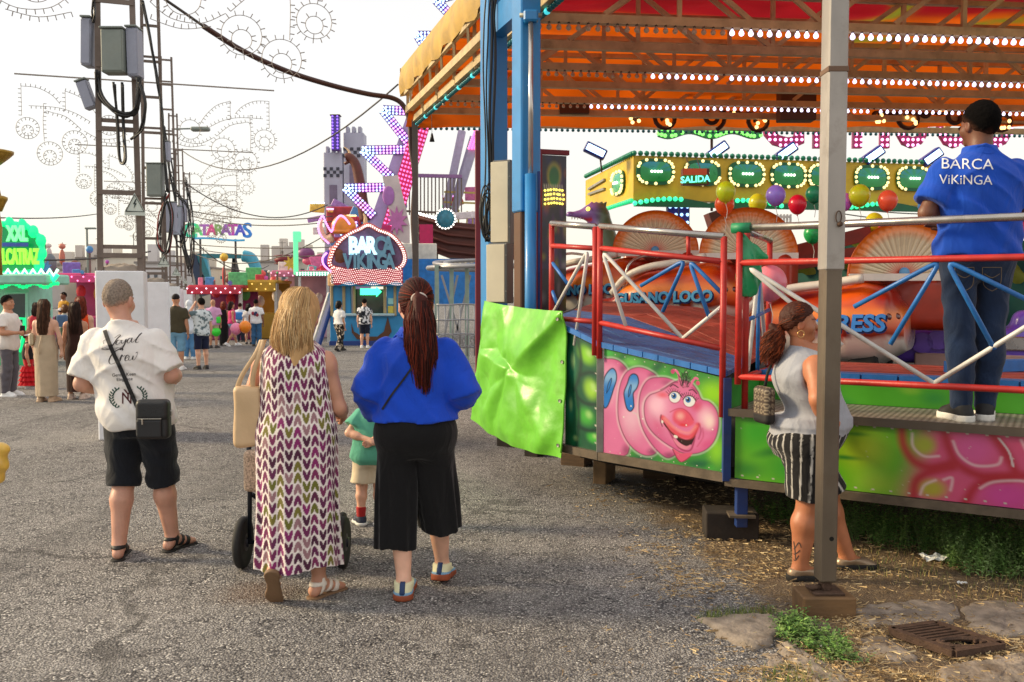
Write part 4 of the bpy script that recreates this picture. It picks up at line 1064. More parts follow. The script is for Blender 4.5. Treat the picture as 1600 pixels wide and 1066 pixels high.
for k in range(4):
 x=772-5*k;pts=[at(x+6+rng.uniform(-2,2),-30,8.72)]+[at(x+2*math.sin(i*.9+k),20+i*40,8.72)for i in range(8)]+[at(757+rng.uniform(-3,6),345,8.70),at(760+4*k,378,8.7)]
 cable(['thick black cable running down the rear column on its right','black cable second from the right on the rear column','thin black cable third from the right on the rear column','leftmost black cable on the rear column'][k],catmull(pts,5),.013 if k<2 else .008,grp='cables on the rear blue column')
cl=thing('cable_coil','looped bundle of black cable hanging beside the white cabinet','cable',at(763,330,8.6))
for k in range(6):
 c=at(762+rng.uniform(-4,4),336+rng.uniform(-8,8),8.6+rng.uniform(-.05,.05));a0,b0=.05+rng.uniform(-.015,.03),.22+rng.uniform(-.06,.06)
 obj('loop',MB().tube([c+Vector((a0*math.cos(t),.01*math.sin(2*t),b0*math.sin(t)))for t in np.linspace(0,6.283,26)],.007,6),blk,cl,True,True)
redm=mat('maroon_post',(120,26,40),.5,var=.15)
p=at(750,470,9.6);tag(obj('maroon_post',MB().bbox((p.x,p.y,2.1),(.10,.08,2.6),.01),redm),'thin maroon post behind the hanging cables','post')
# ------------------------------------------------------------------ green tarpaulin
def tarp():
 C00,C10,C11,C01=at(757,470,8.35),at(889,486,7.0),at(877,716,6.93),at(736,655,8.6)
 nu,nv=110,110;U,Vv=np.meshgrid(np.linspace(0,1,nu),np.linspace(0,1,nv))
 P=(np.array(C00)*((1-U)*(1-Vv))[...,None]+np.array(C10)*(U*(1-Vv))[...,None]+np.array(C11)*(U*Vv)[...,None]+np.array(C01)*((1-U)*Vv)[...,None])
 P[...,2]-=.05*np.sin(np.pi*U)*Vv**2+.02*np.sin(np.pi*U)*(1-Vv);nn=np.array([-.72,-.69,0.])
 def ridge(u0,v0,u1,v1,w,amp,k=1.0):
  d=np.array([u1-u0,v1-v0]);L_=np.hypot(*d);d/=L_;s=(U-u0)*d[0]+(Vv-v0)*d[1];q=(U-u0)*-d[1]+(Vv-v0)*d[0]
  return amp*np.exp(-(q/(w*(.5+k*np.clip(s/L_,0,1))))**2)*sstep(-.08,.1,s/L_)*(1-sstep(.85,1.1,s/L_))
 def crease(u0,v0,u1,v1,amp,s0=.16,s1=.16):
  """sharp fold line with one steep and one gentle flank"""
  d=np.array([u1-u0,v1-v0]);L_=np.hypot(*d);d/=L_;s=((U-u0)*d[0]+(Vv-v0)*d[1])/L_;q=(U-u0)*-d[1]+(Vv-v0)*d[0]
  w=np.where(q>0,s0,s1)*(.6+.6*np.clip(s,0,1));return amp*np.exp(-(np.abs(q)/w)**1.6)*sstep(-.15,.1,s)*(1-sstep(.8,1.15,s))
 D=.05*np.sin(np.pi*U)*np.sin(np.pi*Vv*.8)+np.maximum.reduce([crease(1.0,.0,.5,.46,.10,.22,.08),crease(.5,.46,.02,.40,.08,.07,.25),crease(.5,.46,.46,1.0,.085,.1,.22),crease(.5,.46,.92,.95,.06,.2,.1),crease(.04,.05,.2,.9,.06,.06,.16),crease(.5,.46,.16,.95,.06,.12,.12),crease(.28,.0,.45,.4,.05,.1,.1)])
 D+=.006*np.sin(14*U+3*Vv+4*fbm(U*4,Vv*4,2,3))*Vv+.035*(fbm(U*3.5,Vv*3.5,6,4)-.5)+.012*np.sin(22*U+6*Vv+5*fbm(U*3,Vv*3,9,3))
 P+=nn*D[...,None]
 mb=MB().grid(P);mb2=MB().grid((P-nn*.006)[:,::-1])
 m=mat('green_tarpaulin',(104,182,48),.38,var=.16,vscale=3.5,bump=.3,bscale=18,dirt=.22)
 t=thing('tarpaulin','bright green tarpaulin draped over the end of the platform','tarpaulin',(P[...,0].mean(),P[...,1].mean(),P[...,2].min()))
 obj('sheet',MB().add(mb.v+mb2.v,mb.f+[tuple(i+len(mb.v)for i in f)for f in mb2.f]),m,t,True,True)
 for v in(.06,.35,.62,.92):
  q=P[int(v*(nv-1)),nu-4]+nn*.008;obj('eyelet',MB().lathe([(.008,0),(.014,.004),(.014,-.004)],10,Vector((-.7,-.7,0)).to_track_quat('Z','Y').to_matrix(),q),galv,t)
 hem=MB().tube([Vector(P[i,nu-1]+nn*.004)for i in range(0,nv,5)],.008,6);obj('hem',hem,m,t,True,True)
 pt=at(893,470,7.0);obj('tie_rope',MB().tube(catmull([Vector(P[2,nu-2]),at(898,482,7.0),at(904,470,7.05),at(906,455,7.05)],5),.007,6),mat('grey_rope',(84,80,76),.9),t,True,True)
tarp()
# ------------------------------------------------------------------ steel prop post on its timber foot
pf=athz(1283,968);bx_=at(1289,905,pf.y+.10)
post=thing('prop_post','tall square galvanised steel prop post with a screw jack foot in the foreground','post',(bx_.x,bx_.y,0))
psteel=mat('post_steel',(104,92,78),.5,.25,var=.3,vscale=4,bump=.08,dirt=.5,stretch=(1,1,.35))
zj=hz(bx_.y,423);zbm=hz(bx_.y,906)
obj('inner_tube',MB().bbox((0,0,(zbm+zj+.3)/2),(.088,.105,zj+.3-zbm),.008),psteel,post,False)
obj('outer_tube',MB().bbox((0.002,0,(zj+5.4)/2),(.100,.118,5.4-zj),.008),mat('outer_steel',(158,152,146),.45,.2,var=.25,vscale=4,bump=.08,dirt=.35,stretch=(1,1,.35)),post,False)
obj('band',MB().bbox((0.002,0,hz(bx_.y,112)),(.106,.124,.03),.004),mat('rust_stain',(110,84,66),.7),post,False)
obj('screw',MB().tube([(0,0,zbm+.02),(0,0,.10)],.017,10),rust,post,False)
obj('nut',MB().lathe([(.036,zbm-.005),(.036,zbm-.035)],6),rust,post,False)
obj('nut',MB().lathe([(.034,.128),(.036,.150),(.030,.158)],6),rust,post,False)
obj('base_plate',MB().bbox((0,0,.119),(.16,.15,.014),.003),rust,post,False)
obj('handle',MB().tube([(-.09,-.03,.140),(-.03,-.01,.142)],.014,8),rust,post,False,True)
obj('pin',MB().tube([(.02,-.075,hz(bx_.y,352)),(.02,-.03,hz(bx_.y,352))],.013,10),rust,post,False,True)
obj('pin_clip',MB().tube([Vector((.012+.014*math.cos(a),-.07,hz(bx_.y,341)+.03*math.sin(a)))for a in np.linspace(-1.2,4.2,16)],.003,6),rust,post,False,True)
obj('bolt_hole',MB().tube([(.012,-.0535,hz(bx_.y,838)),(.012,-.05,hz(bx_.y,838))],.012,12),hole,post,False)
wb=obj('wooden_block',MB().bbox((0,0,.052),(.27,.20,.118),.008),mat('oily_timber',(112,84,54),.8,var=.35,vscale=10,bump=.5,bscale=30,stretch=(.4,1,1)));wb.location=(bx_.x-.005,bx_.y,0.0);tag(wb,'oily timber block under the foot of the steel prop post','block')
# ------------------------------------------------------------------ ride cars
car_m=paint('car_paint',.3,coat=.2)
def car(lab,loc,rz,word,letter_col):
 t=thing('ride_car',lab,'ride car',loc,rz,'orange cars of the ride train')
 ns,nr=70,64;X=np.linspace(-1.25,.42,ns);V=np.zeros((ns,nr,3));C=np.zeros((ns,nr,3));a=np.linspace(0,2*np.pi,nr,endpoint=False)
 ca_,sa=np.cos(a),np.sin(a)
 zt=np.interp(X,[-1.25,-1.18,-.95,-.78,-.6,-.3,.1,.3,.42],[.34,.42,.44,.62,.70,.74,.80,.74,.55]);zb=np.interp(X,[-1.25,-.9,-.2,.2,.42],[.16,.10,.06,.08,.22])
 w=np.interp(X,[-1.25,-1.1,-.6,.0,.3,.42],[.34,.40,.46,.48,.42,.26])
 for i in range(ns):
  q=3.2;y=np.sign(ca_)*np.abs(ca_)**(2/q)*w[i];z=np.sign(sa)*np.abs(sa)**(2/q);zc=(zt[i]+zb[i])/2;z=zc+z*(zt[i]-zb[i])/2
  belly=.05*np.exp(-((z-.40)/.16)**2);y=y+np.sign(y)*belly
  V[i]=np.stack([np.full(nr,X[i]),y,z],1)
  f=fbm(X[i]*3+0*z,z*5+y,12,3);o=np.array(lin((216,84,10))[:3]);r=np.array(lin((150,26,10))[:3]);lo_=np.array(lin((240,150,50))[:3])
  k=sstep(.35,.65,f)[:,None];c=o*(1-k)+r*k;k2=np.exp(-((z-.52)/.05)**2)[:,None]*.6;c=c*(1-k2)+lo_*k2
  dr=.30+.06*abs(math.sin(X[i]*11))+.03*math.sin(X[i]*27);kk_=(1-sstep(dr-.015,dr+.015,z))[:,None];c=c*(1-kk_)+np.array(lin((206,200,190))[:3])*kk_
  k3=(np.exp(-((z-dr-.02)/.02)**2)*.7)[:,None];c=c*(1-k3)+np.array(lin((110,20,8))[:3])*k3;C[i]=c
 F=[]
 for i in range(ns-1):
  for j in range(nr):F.append((i*nr+j,(i+1)*nr+j,(i+1)*nr+(j+1)%nr,i*nr+(j+1)%nr))
 F+=[tuple(range(nr)),tuple((ns-1)*nr+j for j in range(nr))[::-1]]
 body=mesh_obj('body',V.reshape(-1,3),F,car_m,t,False,True,C.reshape(-1,3))
 lsz=.19 if len(word)<9 else .145
 lx=-.28 if len(word)>8 else-.04
 lettering('lettering',word,lsz,(lx,-.552,.385),(1,0,.03),(.0,-.1,1),mat('car_letters_'+letter_col,{'b':(60,130,210),'c':(90,170,214)}[letter_col],.3),body,.004,False,bold=.006,shear=.1)
 lettering('lettering_shadow',word,lsz,(lx+.008,-.545,.375),(1,0,.03),(.0,-.1,1),mat('car_letters_shadow',(20,40,90),.3),body,.003,False,bold=.012,shear=.1)
 wt=mat('white_trim',(214,206,194),.35,var=.1)
 for y in(-.44,.44):obj('trim',MB().tube(catmull([(-.92,y*.95,.47),(-.74,y,.64),(-.5,y,.73),(-.2,y,.77),(.12,y*.98,.82)],5),.038,8),wt,t,False,True)
 sm=mat('seat_orange',(160,44,16),.35,var=.25,vscale=5,coat=.3)
 def seatf(P):return smax(rbox(P,(.32,.0,.62),(.44,.15,.24),.08),-ell(P,(.1,-.3,.8),(.4,.2,.25)),.04)
 v,f=sdf_mesh(seatf,(-.3,-.25,.3),(.95,.25,1.1),.025);obj_=mesh_obj('seat_back',v+np.array([.02,.18,0]),f,sm,t,False,True)
 # fan shaped hood: ribbed half disc
 R=.47;nr2,na=14,145;V=[];C=[]
 for i in range(nr2):
  for j in range(na):
   r=R*i/(nr2-1);th=math.pi*j/(na-1);rib=math.cos(th*44);y=.10*(r/R)**2-(.009*rib*(r/R)if .25<r/R<.86 else 0)
   if r/R>.86:y-=.05*math.sin((r/R-.86)/.14*math.pi)
   V.append((r*math.cos(th),-y,r*math.sin(th)*.98))
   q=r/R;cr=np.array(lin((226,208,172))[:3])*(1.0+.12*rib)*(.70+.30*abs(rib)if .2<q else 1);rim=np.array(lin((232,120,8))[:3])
   k=sstep(.68,.90,q);c=cr*(1-k)+rim*k;k=(1-sstep(.12,.42,q+.08*(rib>.2)));c=c*(1-k)+np.array(lin((206,60,24))[:3])*k
   if q>.93:c=np.array(lin((206,92,12))[:3])
   C.append(c)
 F=[(i*na+j,i*na+j+1,(i+1)*na+j+1,(i+1)*na+j)for i in range(nr2-1)for j in range(na-1)]
 hd=mesh_obj('fan_hood',np.array(V),F,car_m,t,False,True,np.array(C));hd.location=(.36,.0,.84);hd.rotation_euler=(math.radians(-6),0,-rz-.12)
 hs=mat('hood_shell',(196,88,28),.4,var=.2)
 bk=MB();rows_=[(0.0,R),(.10,R*.98),(.20,R*.8),(.26,R*.4),(.27,.01)];vv=[];nb_=40
 for y,r in rows_:
  for j in range(nb_+1):th=math.pi*j/nb_;vv.append((r*math.cos(th),y-.09,r*math.sin(th)*.98))
 bk.add(vv,[(i*(nb_+1)+j,i*(nb_+1)+j+1,(i+1)*(nb_+1)+j+1,(i+1)*(nb_+1)+j)for i in range(4)for j in range(nb_)]);obj('shell',bk,hs,hd,False,True)
 obj('hood_rail',MB().bar((-R,-.10,-.02),(R,-.10,-.02),.03,.06),wt,hd,False)
 obj('hub',MB().ball((0,-.03,.03),.045,10,6,(1,.5,1)),mat('hub_blue',(90,150,196),.4),hd,False,True)
 dkm=mat('tyre_black',(24,23,22),.8)
 for x in(-.85,.12):
  for y in(-.36,.36):obj('wheel',MB().lathe([(.05,-.03),(.11,-.03),(.12,-.01),(.12,.01),(.11,.03),(.05,.03)],18,Matrix.Rotation(math.pi/2,3,'X'),(x,y,.12)),dkm,t,False,True)
 lampm=mat('car_lamp',(90,30,20),.12,coat=1)
 for dx in(0,.09):obj('headlight',MB().ball((.30+dx*.6,-.40+dx*.9,.50),.042,12,8),lampm,t,False,True)
 obj('grab_bar',MB().tube(catmull([(-.86,-.3,.45),(-.8,-.3,.75),(-.74,-.1,.86),(-.74,.3,.86)],4),.016,8),chrome,t,False,True)
 obj('step',MB().bbox((-.86,-.50,.22),(.68,.14,.03),.008),mat('step_plank',(150,134,112),.8,var=.2,dirt=.3),t,False)
 return t
tr_=math.atan2(-.6,.8)
car('leftmost orange car with ribbed fan hood, partly hidden by the short railing',(1.30,10.2,hz(9.9,395)-.84),tr_,'GUSANO LOCO','c')
car('orange car lettered GUSANO LOCO behind the V braces of the railing',(2.02,9.05,hz(8.9,397)-.86),tr_,'GUSANO LOCO','c')
car('orange car lettered EXPRESS behind the steel post and railing',(3.02,7.82,hz(7.6,432)-.84),tr_+.08,'EXPRESS','b')
# ------------------------------------------------------------------ balloons
def balloon(px,py,rpx,Y,c,lab,sc=1.12,grp='balloons strung across the ride'):
 p=at(px,py,Y);r=rpx/FPX*Y;m,nt,b=newmat('balloon_rubber');
 b.inputs['Base Color'].default_value=lin(c);b.inputs['Roughness'].default_value=.28;b.inputs['Subsurface Weight'].default_value=.25;b.inputs['Subsurface Scale'].default_value=.05
 t=thing('balloon',lab,'balloon',p,0,grp)
 prof=[(max(.0005,r*math.sin(math.pi*i/16)*(1-.10*(1-math.cos(math.pi*i/16))*0)),r*sc*(-math.cos(math.pi*i/16)))for i in range(17)]
 prof=[(a*(1.0 if z>0 else 1.0+.10*z/r),z)for a,z in prof]
 obj('skin',MB().lathe(prof,24),m,t,False,True);obj('knot',MB().lathe([(.004,-r*sc-.0),(r*.10,-r*sc-r*.10),(r*.02,-r*sc-r*.13)],8),m,t,False,True)
 obj('string',MB().tube([(0,0,-r*sc),(r*.2,0,-r*sc-r*.8),(r*.1,0,-r*sc-r*1.6)],.003,4),white_p,t,False)
for px,py,r,Y,c,lab in((1134,300,15,8.6,(196,214,34),'lime yellow balloon topmost beside the SALIDA sign'),(1132,320,15,8.75,(240,90,24),'orange balloon tucked under the lime yellow one'),(1184,318,14,9.6,(206,204,40),'mustard yellow balloon half behind the middle fan hood'),(1212,306,15,8.6,(150,124,226),'lilac balloon left of the red one'),(1246,320,14,8.4,(206,18,50),'crimson balloon between the lilac and the green ones'),(1272,304,13,8.5,(16,132,92),'dark green balloon touching the steel post'),(1319,316,13,8.6,(206,110,214),'violet balloon peeking out right of the steel post'),(1343,306,16,8.5,(206,210,36),'yellow balloon right of the steel post'),(1387,314,15,8.4,(244,96,64),'coral balloon alone between the post and the man'),(1449,322,14,8.6,(54,136,226),'blue balloon at the elbow of the man in the polo'),(1366,348,14,9.2,(222,214,40),'yellow balloon low behind the green leaf drape'),(1386,361,14,9.0,(226,40,96),'raspberry pink balloon low beside the right fan hood'),(1412,354,12,9.3,(228,206,40),'amber balloon half hidden by the right fan hood'),(1592,358,14,8.0,(216,30,60),'red balloon at the right edge of the picture'),(1270,366,14,9.0,(36,176,96),'bright green balloon low behind the steel post')):
 balloon(px,py,r,Y,c,lab)
balloon(1203,443,26,6.6,(236,132,150),'large pale pink balloon tied to the return railing',1.1)
def gcloth():
 pts=[(1157,365,0),(1163,360,.05),(1172,372,.1),(1200,398,.16),(1188,410,.1),(1186,432,.12),(1172,460,.1),(1160,458,.06),(1154,430,.0),(1152,400,-.02),(1150,385,-.02)]
 mb=MB();mb.prism([at(a,b,P2b.y-.06+c)for a,b,c in pts],(0,0,0),(0,.01,0));o=obj('deflated_balloon',mb,mat('green_rubber',(16,150,92),.3,coat=.4));tag(o,'stretched green deflated balloon tied round the railing end','balloon')
gl=at(1172,410,P2b.y-.05)
def gfield(P):
 d=smin(cone(P,at(1158,362,P2b.y),at(1166,400,P2b.y),.012,.05,(0,1,0),2.0),ell(P,at(1170,432,P2b.y),(.085,.035,.14)),.06);d=smin(d,cone(P,at(1162,372,P2b.y),at(1196,402,P2b.y),.012,.022),.05);return d+fold(P,.004,60,10,20,1.0)
v,f=sdf_mesh(gfield,(gl.x-.18,gl.y-.2,gl.z-.3),(gl.x+.2,gl.y+.25,gl.z+.32),.008);tag(mesh_obj('deflated_balloon',v,f,mat('green_rubber',(16,150,92),.3,coat=.4),None,True,True),'stretched green half deflated balloon tied round the railing end','balloon')
# ------------------------------------------------------------------ things inside and behind the ride
# dark painted tower panel with yellow lamps
a=at(846,470,9.7);b=at(886,242,9.7)
tw=thing('art_tower','tall dark multicoloured art panel with yellow lamps behind the railing','panel',(a.x,a.y,1.2))
def tower_art(U,V):
 X,Y=U*100,V*560;A=Art(X,Y,(50,44,66));rr=random.Random(9)
 for k in range(60):A.blob(rr.uniform(0,100),rr.uniform(0,560),rr.uniform(8,30),rr.uniform(14,50),rr.choice([(110,60,140),(40,90,70),(190,190,60),(40,50,110),(170,90,50),(200,200,210),(30,26,40)]),.6,1)
 A.blob(50,60,36,50,(206,206,60),.8,.5);A.blob(50,64,26,40,(50,130,70),1,.4)
 for k in range(9):A.line([(20+8*k,140),(10+9*k,90)],2,(210,214,220),2,.8)
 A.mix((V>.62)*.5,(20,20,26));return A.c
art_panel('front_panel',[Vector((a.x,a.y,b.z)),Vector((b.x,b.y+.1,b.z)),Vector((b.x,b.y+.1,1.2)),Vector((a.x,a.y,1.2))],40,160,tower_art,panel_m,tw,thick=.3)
obj('frame',MB().bar((a.x-.03,a.y-.02,1.2),(a.x-.03,a.y-.02,b.z+.05),.07,.07).bar((a.x-.03,a.y-.02,b.z+.03),(b.x+.02,b.y+.08,b.z+.03),.06,.05),redm,tw)
yl=emis('yellow_lamp_glow',(250,226,90),2.5)
bulbs('lamp',[at(852+4.6*(i%7)+rng.uniform(-1,1),296+7*(i//7)+.6*abs(i%7-3),9.6+.012*(i%7))for i in range(28)],.013,yl,tw)
# dragon head
dc=at(918,338,12.5)
dr=thing('dragon_head','purple and green grinning dragon head figure rising behind the railing','figure',(dc.x,dc.y,dc.z-.6))
def drf(P):
 q=P-V3(*dc);d=ell(q,(.10,0,.05),(.17,.13,.13));d=smin(d,cone(q,(.0,0,.03),(-.24,0,.0),.085,.05),.06);d=smin(d,ell(q,(-.25,0,.025),(.05,.06,.04)),.03)
 d=smin(d,cone(q,(.06,0,-.08),(-.20,0,-.13),.06,.03),.05);d=smax(d,-ell(q,(-.16,0,-.055),(.17,.2,.035),[[.97,0,.2],[0,1,0],[-.2,0,.97]]),.02)
 for k in range(4):d=smin(d,cone(q,(.04+.06*k,0,.14),(.07+.07*k,0,.22),.035,.005),.02)
 d=smin(d,cone(q,(.18,0,-.02),(.28,.0,-.5),.13,.20),.08);return d
v,f=sdf_mesh(drf,tuple(dc-Vector((.4,.35,.6))),tuple(dc+Vector((.55,.35,.3))),.02)
q=v-np.array(dc);c_=np.array(lin((128,96,168))[:3])[None]*np.ones((len(v),1));k=sstep(.05,.22,q[:,0])[:,None];c_=c_*(1-k)+np.array(lin((84,112,78))[:3])*k
k=(np.exp(-((q[:,2]+.055)/.03)**2)*(q[:,0]<.05))[:,None];c_=c_*(1-k)+np.array(lin((190,40,60))[:3])*k
mesh_obj('head',v,f,paint('figure_paint',.35,coat=.3),dr,True,True,c_)
for k in range(6):obj('tooth',MB().lathe([(.012,0),(.001,-.035)],6,None,(dc.x-.22+.04*k,dc.y-.045,dc.z-.02)),white_p,dr)
obj('eye',MB().ball((dc.x+.0,dc.y-.10,dc.z+.09),.03,10,6),yl,dr,True,True)
# green drape with leaf edge, red beams, purple car far right, ride centre
tealc=mat('teal_cloth',(10,74,66),.8,var=.3,vscale=4,bump=.4,bscale=12)
nU,nV=40,24;P=np.zeros((nV,nU,3))
A_,B_=at(1235,0,10.6),at(1700,0,8.6)
for i in range(nV):
 for j in range(nU):
  t=j/(nU-1);s=i/(nV-1);x=A_.x+(B_.x-A_.x)*t;y=A_.y+(B_.y-A_.y)*t;P[i,j]=(x,y+.05*math.sin(t*40)*s,2.25-1.2*s-.05*math.sin(t*17))
dp_=thing('leaf_drape','dark teal cloth drape with olive leaf edging round the ride centre','drape',(A_.x,A_.y,1.0));obj('cloth',MB().grid(P),tealc,dp_,True,True)
lf=mat('olive_leaf_cloth',(124,132,40),.7,var=.25,vscale=6)
for k in range(7):
 t0_=(k+.3)/7;x=A_.x+(B_.x-A_.x)*t0_;y=A_.y+(B_.y-A_.y)*t0_-.1;mb=MB();m2=14;n2x=8;Q=np.zeros((n2x,m2,3))
 for i in range(n2x):
  for j in range(m2):
   s=j/(m2-1);w_=.13*math.sin(math.pi*min(1,s*.95+.05))**.6;u=(i/(n2x-1)-.5)*2;Q[i,j]=(x-.25+s*.55,y-.05*math.cos(u*1.5)-.03*math.sin(s*9),2.18+.08*math.sin(k)-.30*s+u*w_+.03*math.sin(s*14))
 obj('leaf',MB().grid(Q),lf,dp_,True,True)
for(x0,y0,x1,y1,Y)in((1238,395,1300,372,9.4),(1238,412,1300,402,9.3)):
 tag(obj('red_beam',MB().bar(at(x0,y0,Y),at(x1+60,y1-8,Y-.2),.12,.14),mat('dark_red_timber',(120,30,20),.6,var=.25)),'upper dark red beam left of the steel post' if y0<400 else 'lower dark red beam left of the steel post','beam','red beams of the ride')
pur=mat('purple_plastic',(110,76,190),.35,var=.15,coat=.4)
pc=at(1560,540,7.6);pcar=thing('purple_car','purple and silver ride car behind the legs of the man in jeans','ride car',(pc.x+.15,pc.y+.5,HDK-.12),-.5)
def pcf(P):return smin(rbox(P,(0,0,.22),(.75,.4,.16),.08),rbox(P,(.5,0,.4),(.3,.35,.14),.1),.08)
v,f=sdf_mesh(pcf,(-.9,-.5,0),(.95,.5,.65),.025);mesh_obj('body',v,f,pur,pcar,False,True)
obj('silver_panel',MB().bbox((.2,-.41,.26),(.9,.03,.12),.01),chrome,pcar,False);obj('skirt',MB().bbox((.1,-.40,.09),(1.3,.03,.14),.01),mat('pinkish_skirt',(190,150,140),.6),pcar,False)
for k in range(5):obj('scallop',MB().lathe([(.09,-.012),(.09,.012)],14,Matrix.Rotation(math.pi/2,3,'X'),(-.62+.13*k,-.42,.28-.03*(k%2))),pur,pcar,False)
sb=thing('step_beam','blue painted step beam on the deck behind the braces','beam',(3.4,7.4,HDK));obj('beam',MB().bar(athz(1400,560,HDK+.04)+Vector((0,-0.9,0)),athz(1560,556,HDK+.04)+Vector((0,-.9,0)),.12,.08),blue_p,sb)
# yellow and green marquee with oval lamp frames
HM0,HM1=hz(18,312),hz(18,243)
MA=at(990,243,18);MBp=at(1650,258,19.8);MC=at(915,268,21.5)
mq=thing('ride_marquee','yellow marquee with green oval panels ringed by lamps behind the ride','marquee',(MA.x,MA.y,HM0))
myel=mat('marquee_yellow',(206,172,40),.45,var=.15,vscale=2,dirt=.2);mgr=mat('marquee_green',(10,96,62),.45,var=.15)
dm_=(MBp-MA);dm_.z=0;dm_.normalize();nm_=Vector((dm_.y,-dm_.x,0));Lm_=(Vector((MBp.x,MBp.y,0))-Vector((MA.x,MA.y,0))).length
dl_=Vector((MC.x-MA.x,MC.y-MA.y,0));Ll=dl_.length;dl_.normalize();nl_=Vector((-dl_.y,dl_.x,0))
zmid=(HM0+HM1)/2
obj('front_board',MB().prism([up(MA,HM0),up(MA+dm_*Lm_,HM0),up(MA+dm_*Lm_,HM1),up(MA,HM1)],(0,0,0),-nm_*.3),myel,mq)
obj('side_board',MB().prism([up(MA,HM0),up(MA+dl_*Ll,HM0+.05),up(MA+dl_*Ll,HM1-.05),up(MA,HM1)],(0,0,0),-nl_*.25),myel,mq)
wv=[up(MA+dm_*(Lm_*i/80),HM0-.05+.10*abs(math.sin(i*.24)))for i in range(81)]
obj('wave_trim',MB().prism([p+nm_*.0 for p in wv]+[up(MA+dm_*Lm_,HM0-.14),up(MA,HM0-.14)],nm_*.02,nm_*.06),mgr,mq)
gl_=emis('green_lamp_glow',(60,240,160),1.6);tealb=mat('teal_green_lamp',(10,120,90),.3)
bulbs('green_bulb',[p+nm_*.10-Vector((0,0,.03))for i,p in enumerate(wv)if(i//9)%2==0],.05,gl_,mq);bulbs('trim_bulb',[up(MA+dm_*(.13*i),HM1+.04)+nm_*.04 for i in range(int(Lm_/.13))],.055,tealb,mq)
bulbs('trim_bulb',[up(MA+dl_*(.13*i),HM1+.03)+nl_*.04 for i in range(int(Ll/.13))],.055,tealb,mq);bulbs('green_bulb',[up(MA+dl_*(.13*i),HM0-.02)+nl_*.04 for i in range(int(Ll/.13))],.05,emis('green_lamp_dim',(40,200,130),.8),mq)
wlit=emis('warm_lamp_glow',(255,232,160),1.5);wwht=emis('pure_lamp_glow',(255,255,246),2.2)
oval_m=paint('oval_paint',.3,coat=.3)
def oval(c,d,n,L_,h,par):
 pts=[]
 for k in range(40):
  a=2*math.pi*k/40;x=math.cos(a);z=math.sin(a);x=(abs(x)**.55)*(1 if x>0 else-1);z=(abs(z)**.75)*(1 if z>0 else-1);pts.append((x*L_/2,z*h/2))
 o=obj('oval_frame',MB().prism([c+d*x+Vector((0,0,z))for x,z in pts],n*.02,n*.05),mgr,par)
 V=[c+d*(x*.8)+Vector((0,0,z*.76))+n*.058 for x,z in pts]+[c+n*.075];C=[]
 for v_ in V:k=max(0,min(1,(v_.z-c.z)/h+.5));C.append(np.array(lin((30,150,60))[:3])*(1-k)+np.array(lin((30,150,190)if k>.5 and rng.random()<.5 else(40,160,110))[:3])*k)
 mesh_obj('glass',np.array([tuple(v_)for v_ in V]),[(i,(i+1)%40,40)for i in range(40)],oval_m,o,True,True,np.array(C))
 for i in range(0,40,2):
  if rng.random()<.18:continue
  pass
 ring=[c+d*(x*.93)+Vector((0,0,z*.91))+n*.07 for i,(x,z)in enumerate(pts)if i%2==0 and rng.random()>.15]
 bulbs('ring_bulb',ring,.034,wlit,o);bulbs('centre_bulb',[c+d*(L_*.075*q)+n*.10 for q in(-1.6,-.5,.6,1.7)],.028,wwht,o)
for k in range(6+4):
 pxs=[1023,1096,1165,1230,1288,1360,1425,1490,1552,1615][k];t=(pxs-990)/660.0
 # position along the board whose projection is pxs
 lo_,hi_=0.0,Lm_
 for _ in range(30):
  mid=(lo_+hi_)/2
  if pxof(up(MA+dm_*mid,zmid))[0]<pxs:lo_=mid
  else:hi_=mid
 oval(up(MA+dm_*lo_,zmid+.12),dm_,nm_,.80,.52,mq)
oval(up(MA+dl_*.9,zmid),dl_,nl_,.8,.5,mq)
for z in(-.1,-.3):obj('moulding',MB().bar(up(MA+dl_*1.9,zmid+z+.3)+nl_*.03,up(MA+dl_*3.2,zmid+z*.6+.2)+nl_*.03,.05,.05),galv,mq)
for px in(1050,1068):
 p=at(px,330,18.6);obj('lamp_post',MB().bbox((p.x,p.y,HM0/2),(.22,.2,HM0),.02),mat('indigo_post',(40,40,130),.4),mq);bulbs('post_lamp',[(p.x+sx,p.y-.12,z)for z in np.arange(2.2,HM0,.16)for sx in(-.06,.06)],.035,emis('ice_lamp_glow',(170,220,255),2.0),mq)
sg=at(1086,277,17.2);sgn=thing('exit_sign','small orange and green SALIDA sign hanging before the marquee','sign',(sg.x,sg.y,sg.z-.18))
obj('board',MB().box((sg.x,sg.y,sg.z),(.50,.22,.30)),mat('sign_brown',(96,40,24),.6),sgn);obj('orange_face',MB().box((sg.x-.02,sg.y-.115,sg.z+.085),(.44,.01,.12)),mat('sign_orange',(214,84,40),.5),sgn);obj('green_face',MB().box((sg.x-.02,sg.y-.115,sg.z-.055),(.44,.01,.16)),mat('sign_green',(70,130,40),.5),sgn)
lettering('lettering','SALIDA',.17,(sg.x-.02,sg.y-.125,sg.z-.11),(1,0,.06),(0,0,1),emis('mint_letters',(110,250,220),1.6),sgn,.004,bold=.004)
for z in(-.1,.1):obj('hook',MB().bar((sg.x+z,sg.y,sg.z+.15),(sg.x+z,sg.y+.4,sg.z+.45),.012),dk,sgn)
